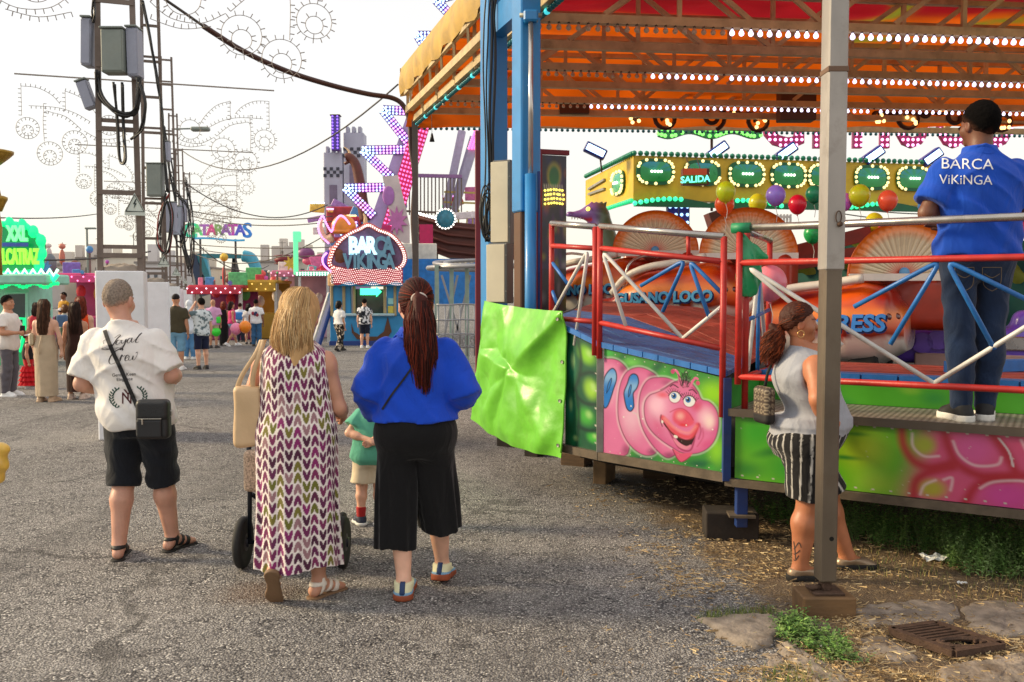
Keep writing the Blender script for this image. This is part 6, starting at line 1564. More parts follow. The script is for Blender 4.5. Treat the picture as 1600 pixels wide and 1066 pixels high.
for st in([(262,150),(300,124),(308,132),(280,160),(250,205),(222,238),(190,248),(152,243),(180,234),(215,246),(252,250),(285,236)],[(172,200),(165,180),(185,165),(215,158)],[(304,166),(283,174),(272,198),(284,206),(305,190),(310,168),(322,174)],[(324,166),(318,190),(334,193),(358,158),(346,198),(326,234),(306,250),(316,228),(352,200)],[(398,150),(376,160),(365,184),(379,192),(400,166),(408,148),(399,178),(410,187),(428,170)],[(428,170),(462,138),(490,108),(466,128),(440,168),(440,190),(462,182)],[(328,250),(316,240),(290,248),(258,268),(228,305),(214,345),(228,368),(262,358),(295,328)],[(240,240),(285,232),(328,238),(322,258)],[(298,332),(315,300),(322,290),(332,304),(350,294)],[(322,292),(304,346)],[(345,326),(370,312),(379,296),(363,296),(349,320),(352,342),(378,330)],[(386,300),(378,334),(400,330),(416,298),(411,328),(426,332),(446,300),(453,268),(438,276)]):
 ribbon(tr,[zx(*p)for p in st],pen,ink,'print',tee,.0025,5)
c_=zx(340,468);traced_text(tr,'Gentle Keen',4.9*1.5,c_[0],c_[1],ink,tee,-.06);c_=zx(345,506);traced_text(tr,'Elegance',4.9*1.5,c_[0],c_[1],ink,tee,-.06)
maroon=mat('maroon_ink',(78,22,26),.8);c_=zx(368,730);traced_text(tr,'N',26,c_[0]-1,c_[1]-6,maroon,tee,.0,bold=.0,sx=.9);traced_text(tr,'Y',24,c_[0]+1,c_[1]-12,maroon,tee,.0,off=.0035,sx=1.0)
gink=mat('green_ink',(22,66,52),.8)
for sd in(-1,1):
 for i in range(9):
  a=-.95+1.9*i/8;x0=370+sd*138*math.cos(a*.9)+(6 if sd>0 else 0);y0=655-92*math.sin(a)+(4 if sd<0 else-6)
  for w in(-1,1):ribbon(tr,[zx(x0,y0),zx(x0+sd*w*14+2,y0-13),zx(x0+sd*w*18,y0-24)],lambda tx,ty,t:.15+1.0*math.sin(3.14*t),gink,'print',tee,.0025,3)
bgp=at(240,654,5.36);bag=thing('crossbody_bag','small black leather crossbody bag hanging behind the man in white tee','bag',(bgp.x,bgp.y,bgp.z-.12),.05)
lea=mat('black_grain_leather',(25,26,30),.42,var=.15,bump=.35,bscale=220)
def bagf(P):return rbox(P,(0,0,.115),(.098,.045,.118),.03)
v,f=sdf_mesh(bagf,(-.12,-.07,-.02),(.12,.07,.25),.006);obb=mesh_obj('body',v,f,lea,bag,False,True)
v,f=sdf_mesh(lambda P:rbox(P,(.004,-.012,.175),(.096,.045,.062),.028),(-.12,-.08,.09),(.12,.06,.25),.006);mesh_obj('flap',v,f,lea,bag,False,True)
v,f=sdf_mesh(lambda P:rbox(P,(-.01,-.048,.065),(.074,.012,.055),.010),(-.1,-.08,0),(.1,-.02,.14),.005);pk_=mesh_obj('pocket',v,f,lea,bag,False,True)
obj('zipper',MB().bbox((-.005,-.058,.125),(.14,.006,.006),.001),metal_s,pk_,False);obj('zip_pull',MB().bbox((-.045,-.064,.108),(.010,.005,.034),.002),metal_s,pk_,False);obj('ring',MB().tube([Vector((.100+.008*math.cos(a),0,.15+.016*math.sin(a)))for a in np.linspace(0,6.28,14)],.003,6),metal_s,bag,False,True)
# ---- blonde woman in the leaf print dress
Y=4.85;X=at(465,800,Y).x
hb=Human(1.665,FEM,1.16,1.16,hs=1.05,lean=(-.01,.03),head=(.03,.02),yaw=-.55,tilt=-.18,limb=1.12,arms={('e',-1):(-.275,.02,1.09),('w',-1):(-.24,.25,1.02),('e',1):(.235,.02,1.06),('w',1):(.21,.25,1.0)},legs={('k',-1):(-.10,-.02,.50),('a',-1):(-.105,-.10,.195),('f',-1):(-.1,1,0),('p',-1):1.02,('k',1):(.10,.04,.48),('a',1):(.115,.0,.085),('f',1):(.75,1,0)})
bw=person('blonde woman in a white dress with purple and olive leaf print pushing a stroller',(X,Y,gz(X,Y)))
sk2=skin_mat('warm_tan',(194,140,114));put_body(bw,hb,sk2,.010,HV)
def loft(t,name,zs,rx,ry,cx,cy,nth,nz,m,colf=None,pleat=None,pw=2.2,hem=None):
 z=np.linspace(zs[-1],zs[0],nz);zd,RX=dense(zs,rx,120);_,RY=dense(zs,ry,120);_,CX=dense(zs,cx,120);_,CY=dense(zs,cy,120)
 th=np.linspace(0,2*np.pi,nth,endpoint=False);Z,T=np.meshgrid(z,th,indexing='ij');a,b=np.interp(Z,zd,RX),np.interp(Z,zd,RY)
 c,s_=np.cos(T),np.sin(T);q=(np.abs(c)**pw+np.abs(s_)**pw)**(-1/pw);k=1+(pleat(Z,T)if pleat else 0)
 Zo=Z+(hem(Z,T)if hem else 0)
 P=np.stack([np.interp(Z,zd,CX)+a*c*q*k,np.interp(Z,zd,CY)+b*s_*q*k,Zo],-1);i,j=np.meshgrid(np.arange(nz-1),np.arange(nth),indexing='ij');o=(i*nth+j).ravel();o2=(i*nth+(j+1)%nth).ravel()
 F=np.stack([o,o2,o2+nth,o+nth],1);F=F[:,::-1]
 return mesh_obj(name,P.reshape(-1,3),F,m,t,False,True,None if colf is None else colf(Z,T,P).reshape(-1,3))
def leaf_print(Z,T,P):
 NC=30;u=T/(2*np.pi)*NC;col=np.floor(u).astype(int);fu=(u-col-.5)*2;per=.060;r_=np.random.default_rng(5);ph=r_.random(NC)[col];upd=(col%2)*2-1
 w=Z/per+ph;row=np.floor(w).astype(int);fv=w-row;fv=np.where(upd>0,fv,1-fv)
 base=np.array(lin((232,220,214))[:3]);C=np.ones(Z.shape+(3,))*base
 pal=np.array([lin(c)[:3]for c in((88,20,66),(108,26,80),(132,30,98),(72,16,52),(104,104,34),(96,26,74),(120,36,84),(150,110,116),(88,20,60),(116,108,40))]);pick=pal[np.random.default_rng(8).integers(0,len(pal),(NC,400))[col,(row+100)%400]]
 def leafpair(fv_,pk):
  out=np.full(Z.shape,9.0)
  for sg in(-1,1):
   dx=fu-sg*.35;dy=(fv_-.60);c_,s_=math.cos(sg*.42),math.sin(sg*.42);a_=dx*c_+dy*s_*1.9;b_=-dx*s_/1.9+dy*c_;out=np.minimum(out,(a_/.42)**2+(b_/.56)**2)
  return out
 for dr in(1,0):
  fv2=fv+dr;rr_=np.where(upd>0,row-dr,row+dr);pk_=pal[np.random.default_rng(8).integers(0,len(pal),(NC,400))[col,(rr_//1+100)%400]]
  o_=leafpair(fv2,pk_);kw=(1-sstep(1.0,1.35,o_))[...,None];C=C*(1-kw)+base*kw;k=(1-sstep(.82,.98,o_))[...,None];C=C*(1-k)+pk_*k
 return C
dz=[.19,.45,.75,.92,1.04,1.14,1.24,1.32,1.365,1.39,1.405]
dress=loft(bw,'dress',dz,[.226,.218,.220,.220,.200,.192,.190,.186,.165,.130,.085],[.20,.19,.175,.172,.155,.150,.152,.138,.112,.092,.07],[.0,0,0,0,0,-.005,-.008,-.01,-.01,-.01,-.01],[.0,0,.0,.0,.01,.015,.02,.025,.025,.025,.025],300,380,paint('dress_print',.8,sheen=.1,bump=.15,bscale=400),leaf_print,lambda Z,T:np.clip((1.0-Z)/.8,0,1)*(.06*np.sin(9*T+2*np.sin(3*T)+Z*2)+.045*np.sin(17*T+1.5*Z+2*np.sin(5*T)))+.010*np.sin(5*T+9*Z)*(Z<1.3),2.2,lambda Z,T:-.02*np.sin(3*T+1)*np.clip((.5-Z)/.4,0,1))
# white binding at the armholes
for sd in(-1,1):
 S=hb.arm[sd][0];mb=MB().tube([Vector((S[0]+sd*(-.018+.012*math.sin(a)),S[1]+.078*math.cos(a),S[2]-.055+.095*math.sin(a)))for a in np.linspace(0,6.283,28)],.008,6);obj('arm_binding',mb,white_p,dress,False,True)
bl_c=[np.array(lin(c)[:3])for c in((200,160,110),(214,178,128),(182,142,96),(228,198,152),(166,126,86),(208,170,118))]
def cap_b(P):
 d=hair_cap(hb,P,.020,-.03,.45,-.12);q=hb.headloc(P);d2=stack(q,np.array([-.32,-.20,-.08,.02]),np.array([.112,.124,.112,.092]),np.array([.045,.065,.082,.09]),None,np.array([-.055,-.045,-.03,-.015]),2.2);d2=np.maximum(d2,q[:,1]-.045);return smin(d,d2,.03)+.003*np.sin(q[:,0]*90+8*q[:,2])
cap=sdf_mesh(cap_b,hb.hc-V3(.2,.2,.38),hb.hc+V3(.2,.2,.18),.009)
def headw(h,q):
 c,n=math.cos(h.tilt),math.sin(h.tilt);y=q[1]*c-q[2]*n;z=q[1]*n+q[2]*c;c,n=math.cos(h.yaw),math.sin(h.yaw);return np.array(h.hc)+np.array([q[0]*c-y*n,q[0]*n+y*c,z])*h.k*h.hs
def fall_path(h,length,spread,wav,amin=-2.9,amax=-.25,drift=0.0,start=.25):
 def p(rr):
  a=rr.uniform(amin,amax);pts=[];x0=rr.uniform(-.02,.02);w1,w2=rr.uniform(0,6.28,2);L_=length*rr.uniform(.82,1.05);sp=spread*rr.uniform(.7,1.2);off=rr.uniform(.016,.026)
  for i in range(6):ph=start*1.57+(1.57*1.06-start*1.57)*i/5;pts.append(headw(h,((.074+off)*math.sin(ph)*math.cos(a)+x0*math.cos(ph),-.012+(.094+off)*math.sin(ph)*math.sin(a),.018+(.097+off)*math.cos(ph))))
  b=pts[-1];cx=headw(h,(0,-.01,0));dirh=b-cx;dirh[2]=0;dirh/=np.linalg.norm(dirh)+1e-9
  for i in range(1,10):t=i/9;pts.append(b+dirh*(sp*math.sin(t*2.4)*.5)+np.array([wav*math.sin(w1+t*7)+drift*t,wav*math.cos(w2+t*6),-L_*t]))
  return pts
 return p
sv=strands(2400,fall_path(hb,.29,.07,.006),.0017,bl_c,5);hair_obj(bw,cap,sv,np.array(lin((192,152,104))[:3]))
csand=mat('cream_leather',(226,214,200),.5);sandals(bw,hb,csand,mat('brown_sole',(120,92,66),.7,bump=.2),.007)
# handbag on her shoulder
hp_=at(389,652,4.82);hbag=thing('handbag','beige leather tote bag hanging from the shoulder of the blonde woman','bag',(hp_.x,hp_.y,hp_.z-.16),.12)
beige=mat('beige_leather',(206,174,134),.5,var=.1,bump=.2,bscale=120)
def tote(P):q=P.copy();w=.083-.012*np.clip((P[:,2]-.0)/.33,0,1)*0;d=rbox(q,(0,0,.165),(.080,.05,.165),.03);d=smax(d,np.abs(P[:,0]+.10*(P[:,2]-.165)*.3)-(.088-.06*np.clip(P[:,2]-.16,0,1)),.02);return d+.004*np.sin(P[:,0]*30+P[:,2]*18)
v,f=sdf_mesh(tote,(-.12,-.08,-.02),(.12,.08,.36),.008);mesh_obj('body',v,f,beige,hbag,False,True)
sh_=at(408,540,4.80)-Vector(hbag.location)
for k,dx in enumerate((-.025,.03)):
 Mr=Matrix.Rotation(-.12,3,'Z');top=Mr@sh_+Vector((.0+.012*k,.02,.03));pts=bez((dx*1.5-.02,-.02,.31),(dx-.01,-.04,.42),top+Vector((-.02,-.05,-.1)),top,10);V=[];F=[]
 for i,p in enumerate(pts):V+=[p+Vector((-.013,0,0)),p+Vector((.013,.004,0)),p+Vector((.013,.012,0)),p+Vector((-.013,.008,0))]
 F=[(4*i+a,4*i+(a+1)%4,4*i+4+(a+1)%4,4*i+4+a)for i in range(len(pts)-1)for a in range(4)];obj('strap',MB().add(V,F),beige,hbag,False,True)
 # ---- stroller
Ys=5.38;sl,sr=at(380,855,Ys).x,at(536,855,Ys).x;sc_=(sl+sr)/2
stro=thing('stroller','black baby stroller with large wheels, mostly hidden by the blonde woman','stroller',(sc_,Ys,0));tyre=mat('stroller_tyre',(30,30,31),.75,bump=.1);frm=mat('stroller_frame',(28,34,44),.4,.3)
for x in(sl,sr):
 w=obj('wheel',MB().lathe([(.115,-.022),(.145,-.024),(.156,-.012),(.156,.012),(.145,.024),(.115,.022)],40,Matrix.Rotation(math.pi/2,3,'Y'),(x,Ys,.156)),tyre,stro,True,True)
 obj('rim',MB().lathe([(.03,-.026),(.112,-.012),(.118,0),(.112,.012),(.03,.026)],30,Matrix.Rotation(math.pi/2,3,'Y'),(x,Ys,.156)),mat('rim_grey',(60,60,62),.5),w,True,True)
 obj('hub',MB().tube([(x-.035,Ys,.156),(x+.035,Ys,.156)],.03,14),frm,w,True,True)
 s=-1 if x<sc_ else 1
 obj('rear_strut',MB().tube([(x-s*.04,Ys,.16),(x-s*.06,Ys-.05,.5),(x-s*.07,Ys-.10,.95)],.014,8),frm,stro,True,True);obj('push_arm',MB().tube([(x-s*.07,Ys-.10,.93),(x-s*.05,Ys-.22,1.03)],.015,8),frm,stro,True,True)
 obj('front_strut',MB().tube([(x-s*.06,Ys+.0,.45),(x-s*.12,Ys+.55,.15)],.014,8),frm,stro,True,True)
 fw_=obj('front_wheel',MB().lathe([(.07,-.02),(.09,-.02),(.098,0),(.09,.02),(.07,.02)],24,Matrix.Rotation(math.pi/2,3,'Y'),(x-s*.12,Ys+.6,.098)),tyre,stro,True,True)
obj('axle',MB().tube([(sl,Ys,.156),(sr,Ys,.156)],.013,8),frm,stro,True,True);obj('handle',MB().tube([(sl+.05,Ys-.22,1.03),(sl+.09,Ys-.25,1.04),(sr-.09,Ys-.25,1.04),(sr-.05,Ys-.22,1.03)],.017,8),sole_blk,stro,True,True)
def seat(P):return smin(rbox(P,(sc_,Ys+.12,.55),(.17,.10,.28),.06),rbox(P,(sc_,Ys+.3,.4),(.17,.22,.06),.05),.05)
v,f=sdf_mesh(seat,(sc_-.25,Ys-.05,.2),(sc_+.25,Ys+.6,.9),.015);mesh_obj('seat',v,f,cloth('charcoal',(44,48,54)),stro,True,True)
def hood(P):q=P-V3(sc_,Ys+.16,.84);d=np.abs(ell(q,(0,0,0),(.20,.26,.24)))-.012;return np.maximum(np.maximum(d,-q[:,2]-.02),-q[:,1]-.12)
v,f=sdf_mesh(hood,(sc_-.26,Ys-.2,.75),(sc_+.26,Ys+.5,1.15),.014);mesh_obj('hood',v,f,cloth('slate_teal',(62,84,90)),stro,True,True)
pc_=at(398,735,5.30);v,f=sdf_mesh(lambda P:rbox(P,tuple(pc_),(.06,.05,.125),.03),tuple(pc_-Vector((.1,.1,.17))),tuple(pc_+Vector((.1,.1,.17))),.009);pp=thing('changing_bag','speckled beige pouch hanging on the left side of the stroller','bag',(pc_.x,pc_.y,pc_.z-.12));mesh_obj('pouch',v,f,mat('speckled_cloth',(176,154,134),.85,var=.6,vscale=110,bump=.2),pp,True,True);obj('loop',MB().tube([pc_+Vector((-.03,0,.12)),pc_+Vector((0,.02,.2)),pc_+Vector((.03,0,.12))],.006,6),frm,pp,True,True)
# ---- brunette with ponytail and blue blouse
Y=4.95;X=at(650,800,Y).x
hn=Human(1.715,FEM,1.14,1.2,hs=1.12,lean=(0,.02),head=(.0,.02),yaw=.28,tilt=-.05,limb=1.15,arms={('e',-1):(-.262,.0,1.09),('w',-1):(-.215,.18,.95),('e',1):(.262,-.01,1.09),('w',1):(.25,.2,1.06)},legs={('k',-1):(-.085,.0,.47),('a',-1):(-.055,-.12,.09),('f',-1):(.0,1,0),('k',1):(.11,.08,.48),('a',1):(.13,.17,.10),('f',1):(.12,1,0),('p',1):.18})
br=person('brunette woman with a long ponytail in a bright blue blouse and black culottes',(X,Y,gz(X,Y)))
put_body(br,hn,skin_mat('pale_peach',(222,172,146)),.010,HV);lo,hi=bounds(hn,.24)
blu=cloth('cobalt_linen',(22,72,196),.07,.35,300,.8)
def blouse(P):
 d=tee_field(hn,.955,0.999,.016,.040,1.45,.020,3.0,.0,.030,.0)(P)
 for sd,fr in((-1,.55),(1,.12)):
  S,E,W=hn.arm[sd];end=E+(W-E)*fr;u=(W-E)/np.linalg.norm(W-E);c=np.maximum(cone(P,E,end,.074,.086),(P-end)@u)-creases(P,.014,5.0,34);d=smin(d,c,.04)
 return d
bo=garment('blouse',br,blouse,lo,hi,.010,blu)
# collar flaps
def collar(P):
 q=P-V3(0,.02,1.43*hn.k);d=np.abs(stack(P,np.array([1.37,1.405,1.445,1.47])*hn.k,np.array([.150,.112,.078,.066])*1.1,np.array([.125,.105,.085,.075])*1.1,None,np.array([.015]*4),2.2))-.006
 return np.maximum(np.maximum(d,np.abs(P[:,2]-1.425*hn.k)-.042),(1.382+.35*np.abs(P[:,0])*(P[:,1]<.03))*hn.k-P[:,2])
v,f=sdf_mesh(collar,(-.25,-.2,1.3),(.25,.25,1.55),.008);mesh_obj('collar',v,f,blu,bo,False,True)
def culotte(P):
 d=smax(hn.torso(P,.030),P[:,2]-1.03,.01);lg=None
 for sd,hemz,cx0,cy0 in((-1,.262,-.112,-.055),(1,.320,.128,.09)):
  top_=V3(sd*.090,0,.86);bot=V3(cx0,cy0,hemz-.02);t=np.clip((.86-P[:,2])/.6,0,1);ax=top_[0]+(bot[0]-top_[0])*t;ay=top_[1]+(bot[1]-top_[1])*t;an_=np.arctan2(P[:,1]-ay,P[:,0]-ax)
  c=cone(P,top_,bot,.120,.114)+(.010*np.sin(5*an_+2.2*np.sin(2*an_+sd)+4*P[:,2])+.004*np.sin(11*an_+7*P[:,2]))*sstep(.1,.6,t);c=np.maximum(c,hemz+.012*np.sin(2*an_+sd)-P[:,2]);lg=c if lg is None else np.minimum(lg,c)
 return smin(d,lg,.05)
garment('culottes',br,culotte,lo,hi,.009,cloth('black_crepe',(17,16,18),.12,.08))
bn=[np.array(lin(c)[:3])for c in((74,24,16),(98,34,20),(54,18,13),(126,48,28),(44,15,12))]
def cap_n(P):
 d=hair_cap(hn,P,.012,-.02,.55,-.055);q=hn.headloc(P);return d+.003*np.sin(np.arctan2(q[:,0],q[:,2])*40)
cap=sdf_mesh(cap_n,hn.hc-.19,hn.hc+.19,.008);kn0=headw(hn,(0.0,-.105,.03))
def pony(P):
 q=P-V3(*kn0);zs=np.array([-.54,-.42,-.27,-.12,.0,.03]);return stack(q,zs,np.array([.022,.055,.072,.068,.040,.015]),np.array([.018,.036,.05,.05,.038,.015]),np.array([.015,.02,.01,.0,0,0]),np.array([.01,-.0,-.02,-.03,-.01,0]),2.0)+.004*np.sin(q[:,0]*110+q[:,2]*12)
pc2=sdf_mesh(pony,kn0-np.array([.12,.12,.58]),kn0+np.array([.12,.12,.08]),.009)
def pony_path(rr):
 a=rr.uniform(-3.3,.2);w1=rr.uniform(0,6.28);r=rr.uniform(.8,1.08);L_=rr.uniform(.44,.58);pts=[]
 for i in range(14):t=i/13;wd=np.interp(t,[0,.2,.55,.85,1],[.045,.076,.082,.058,.018])*r;pts.append(kn0+np.array([wd*math.cos(a)+.02*t+.007*math.sin(w1+9*t),-.012-.02*math.sin(t*2.5)+wd*.72*math.sin(a),-.02-L_*t]))
 return pts
def slick_path(rr):
 a=rr.uniform(0,2*math.pi);pts=[];o=.0135
 for i in range(9):
  t=i/8;ph=1.45*(1-t)+.08;y=-.012-(.094+o)*math.cos(ph);rad=math.sin(ph);pts.append(headw(hn,((.074+o)*rad*math.cos(a),y,.024+(.097+o)*rad*math.sin(a)*.98)))
 return pts
s1=strands(700,pony_path,.0022,bn,6);s2=strands(260,slick_path,.0022,bn,7)
s2m=(s2[0][:,2]>hn.hc[2]-.06);sv=(np.concatenate([s1[0],s2[0]]),np.concatenate([s1[1],s2[1]+len(s1[0])]),np.concatenate([s1[2],s2[2]]));hair_obj(br,join([cap,pc2]),sv,np.array(lin((70,24,17))[:3]))
tie=MB();obj('hair_tie',tie.tube([Vector(kn0)+Vector((.038*math.cos(a),-.014+.012*math.sin(a)*0,-.012+.030*math.sin(a)))+Vector((0,.03*math.sin(a)*0,0))for a in np.linspace(0,6.283,20)],.008,8),mat('hair_tie_grey',(196,182,172),.6),br,False,True)
bpy.context.view_layer.update();tr=Tracer(bo);ribbon(tr,[(652,560),(644,574),(628,596),(612,617),(597,640)],1.6,blkst,'bag_strap',br,.006)
snk=mat('sneaker_cream',(222,218,178),.6,var=.1);shoes(br,hn,.008,snk,mat('rust_outsole',(150,72,40),.7),'sneaker',.014,.004)
for sd in(-1,1):
 an,fw,u,r=hn.footframe(sd)
 def tab(P):l=(P-an)@fw;return np.maximum(np.maximum(hn.footf(P,sd,.020),l+.030),np.maximum(np.abs((P-an)@r)-.015,np.maximum(-((P-an)@u)-.055,(P-an)@u-.012)))
 v,f=sdf_mesh(tab,an-.15,an+.15,.006);tb=mesh_obj('heel_tab',v,f,mat('navy_tab',(22,52,96),.6),br,False,True)
 def mid(P):l=(P-an)@fw;z=(P-an)@u;return np.maximum(hn.footf(P,sd,.019),np.maximum(np.abs(z+.052)-.012,l-.2))
 v,f=sdf_mesh(mid,an-.2,an+.25,.007);mesh_obj('midsole',v,f,mat('midsole_blue',(120,160,190),.6),br,False,True)
 # ---- little boy
Y=6.42;X=at(580,800,Y).x
hk=Human(1.02,CHILD,1.0,1.0,lean=(.02,.03),head=(.05,.03),yaw=-.3,tilt=-.25,hs=1.38,arms={('e',-1):(-.25,-.06,1.12),('w',-1):(.02,-.17,1.05),('e',1):(.26,-.06,1.12),('w',1):(.06,-.19,1.02),('h',-1):{'dir':(1,.1,0),'palm':(0,-1,0),'curl':.7},('h',1):{'dir':(-1,.1,0),'palm':(0,-1,0),'curl':.7}},legs={('k',-1):(-.11,.0,.47),('a',-1):(-.12,-.02,.09),('f',-1):(-.5,1,0)})
kid=person('small boy in green tee and beige shorts with hands behind his back',(X,Y,gz(X,Y)));put_body(kid,hk,skin_mat('child_peach',(218,166,138)),.009,.007);lo,hi=bounds(hk,.15)
garment('shirt',kid,tee_field(hk,.74,.62,.018,.04,1.40,.008,1.5,0,.022),lo,hi,.008,cloth('mint_tee',(92,168,140)));garment('shorts',kid,pants_field(hk,.84,.52,.022,.05,.006,2.2),lo,hi,.008,cloth('beige_cotton',(210,192,162)))
c2=sdf_mesh(lambda P:hair_cap(hk,P,.012,-.02,.6,-.06),hk.hc-.16,hk.hc+.16,.009);hair_obj(kid,c2,None,np.array(lin((70,46,32))[:3]));shoes(kid,hk,.007,mat('navy_sneaker',(28,36,58),.6),sole_wht,'shoe',.012,.02,cloth('red_sock',(170,40,40)))
# ---- woman beside the post, side view
Y=5.24;X=at(1252,800,Y).x
ho=Human(1.60,FEM,1.32,1.62,lean=(.0,.015),head=(.0,-.045),yaw=-.12,tilt=-.02,limb=1.42,armk=1.55,belly=.075,arms={('e',1):(.345,-.02,1.15),('w',1):(.27,.07,1.00),('h',1):{'dir':(-.5,.7,-.35),'palm':(-.8,-.3,0),'curl':.8,'thumb':1},('e',-1):(-.33,.02,1.12),('w',-1):(-.30,.1,.95)},legs={('k',1):(.10,.02,.47),('a',1):(.10,-.035,.085),('f',1):(.02,1,0),('k',-1):(-.11,.19,.49),('a',-1):(-.12,.34,.085),('f',-1):(-.05,1,0)})
wo_=person('heavyset woman in grey sleeveless top and black striped shorts standing behind the steel post',(X,Y,gz(X,Y)),-math.pi/2);put_body(wo_,ho,skin_mat('bronze',(176,112,78)),.010,HV);lo,hi=bounds(ho,.3)
top=garment('top',wo_,lambda P:smin(tee_field(ho,.895,.001*0,.016,.022,1.43,.008,4.0)(P),stack(P,np.array([.86,.90,.95]),np.array([.2,.232,.21]),np.array([.20,.232,.22]),None,np.array([.03,.04,.05])),.03),lo,hi,.010,cloth('grey_jersey',(158,160,168),.06,.25))
def stripe_paint(v):
 a=np.arctan2(v[:,1],v[:,0]);s=a*.245/.058+.05*np.sin(v[:,2]*6);f=np.abs(s-np.floor(s)-.5);w=1-sstep(.06,.10,f);thin=np.where(np.abs(f-.05)<.025,.35,0)*0
 c=np.ones((len(v),3))*np.array(lin((20,19,21))[:3]);k=(w*.85)[:,None];return c*(1-k)+np.array(lin((206,202,196))[:3])*k
pf_=pants_field(ho,.93,.505,.022,.05,.006,3.0,.03);garment('shorts',wo_,pf_,lo,hi,.009,cloth('striped',(255,255,255),.05,.25,attr='paint'),stripe_paint)
au=[np.array(lin(c)[:3])for c in((92,40,20),(122,54,26),(70,30,18),(150,70,34),(58,26,16))]
cap=sdf_mesh(lambda P:hair_cap(ho,P,.018,.008,.85,-.05)+.0025*np.sin(np.arctan2(ho.headloc(P)[:,0],ho.headloc(P)[:,2])*36),ho.hc-.18,ho.hc+.18,.006);kn1=headw(ho,(0,-.108,-.03))
pc3=sdf_mesh(lambda P:ell(P-V3(*kn1),(0,-.035,-.075),(.05,.055,.10))+.010*np.sin(P[:,1]*70)*np.sin(P[:,2]*60),kn1-.2,kn1+.12,.009)
def curl_path(rr):
 a=rr.uniform(0,6.28);w1=rr.uniform(0,6.28);L_=rr.uniform(.14,.24);return[kn1+np.array([(.01+.05*math.sin(t*2.6))*math.cos(a)+.012*math.sin(w1+14*t),-.02-.05*t+(.01+.045*math.sin(t*2.6))*math.sin(a)+.012*math.cos(w1+13*t),.015-L_*t])for t in np.linspace(0,1,14)]
def slick2(rr):
 a=rr.uniform(.1,3.04);pts=[];o=.0195;ph0=rr.uniform(1.35,1.75)
 for i in range(9):t=i/8;ph=ph0*(1-t)+.1;rad=math.sin(ph);pts.append(headw(ho,((.074+o)*rad*math.cos(a),-.012-(.094+o)*math.cos(ph),.018+(.097+o)*rad*math.sin(a)*.98-.045*t)))
 return pts
s1=strands(700,curl_path,.0019,au,8);s2=strands(260,slick2,.0022,au,9);hair_obj(wo_,join([cap,pc3]),(np.concatenate([s1[0],s2[0]]),np.concatenate([s1[1],s2[1]+len(s1[0])]),np.concatenate([s1[2],s2[2]])),np.array(lin((66,30,18))[:3]))
obj('hair_clip',MB().ball(tuple(kn1+np.array([.04,.01,.03])),.009,8,6),metal_s,wo_,False,True)
er=headw(ho,(.088,-.004,-.055));obj('earring',MB().tube([Vector((er[0],er[1]+.019*math.cos(a),er[2]-.012+.019*math.sin(a)))for a in np.linspace(0,6.28,24)],.0022,6),mat('gold',(206,170,110),.25,.9),wo_,False,True)
gold_f=mat('pewter_leather',(150,128,104),.35,.35,var=.1);shoes(wo_,ho,.008,gold_f,sole_blk,'flat_shoe',.008,-.012)
tp=athz(1240,862);an=ho.leg[1][2];tat=mat('tattoo_ink',(66,48,44),.7)
bpy.context.view_layer.update();trb=Tracer([c for c in wo_.children if c.name.startswith('body')][0])
for st in([(1232,848),(1240,858),(1248,848),(1252,856)],[(1233,858),(1241,866),(1250,860)],[(1240,846),(1242,860),(1243,874)],[(1236,868),(1242,876),(1248,868)]):ribbon(trb,st,.8,tat,'tattoo',wo_,.002,4)
gp=at(1194,625,5.22);sbag=thing('shoulder_bag','brown and beige circle pattern shoulder bag on the back of the woman by the post','bag',(gp.x,gp.y,gp.z-.14),.2)
v,f=sdf_mesh(lambda P:rbox(P,(0,0,.11),(.034,.09,.11),.03),(-.07,-.14,-.02),(.07,.14,.26),.007)
def circ(v):
 a=v[:,1]*26+1.3*v[:,0]*26;b=v[:,2]*26;q=np.hypot(a-np.round(a),b-np.round(b));c=np.ones((len(v),3))*np.array(lin((62,48,38))[:3]);k=((q>.2)&(q<.38))[:,None];c=np.where(k,np.array(lin((140,126,104))[:3]),c);return np.where((v[:,2]<.06)[:,None],np.array(lin((24,22,22))[:3]),c)
mesh_obj('body',v,f,paint('bag_print',.6),sbag,False,True,circ(v));obj('strap',MB().tube([(0,0,.2),(.02,.0,.30),(.06,.02,.36)],.010,6),sole_blk,sbag,False,True)
# ---- attendant on the landing
Y=5.36;X=at(1524,500,Y).x
ha=Human(1.885,MALE,1.10,1.0,lean=(-.0,-.01),head=(.0,.02),yaw=.25,tilt=.03,limb=1.02,arms={('e',-1):(-.285,-.02,1.115),('w',-1):(.05,.20,1.12),('e',1):(.29,.0,1.115),('w',1):(-.04,.22,1.10),('h',-1):{'dir':(1,-.45,.1),'palm':(.2,.9,0),'curl':.3}},legs={('k',-1):(-.085,.0,.48),('a',-1):(-.075,-.02,.085),('f',-1):(-.1,1,0),('k',1):(.09,.02,.48),('a',1):(.075,.02,.085),('f',1):(.55,1,0)})
att=person('man in blue polo lettered BARCA VIKINGA standing with folded arms on the ride landing',(X,Y,HPL));put_body(att,ha,skin_mat('deep_brown',(110,68,48)),.010,HV);lo,hi=bounds(ha,.2)
pol=garment('polo',att,tee_field(ha,.885,.72,.014,.034,1.455,.018,6.0,0,.020),lo,hi,.010,cloth('royal_pique',(24,76,186),.06,.3))
def col2(P):d=np.abs(stack(P,np.array([1.40,1.43,1.47])*ha.k,np.array([.105,.085,.075])*ha.k,np.array([.095,.085,.078])*ha.k,None,np.array([0,0,.005])))-.006;return np.maximum(d,np.abs(P[:,2]-1.44*ha.k)-.032)
v,f=sdf_mesh(col2,(-.2,-.2,1.5),(.2,.2,1.72),.008);mesh_obj('collar',v,f,cloth('royal_pique',(24,76,186)),pol,False,True)
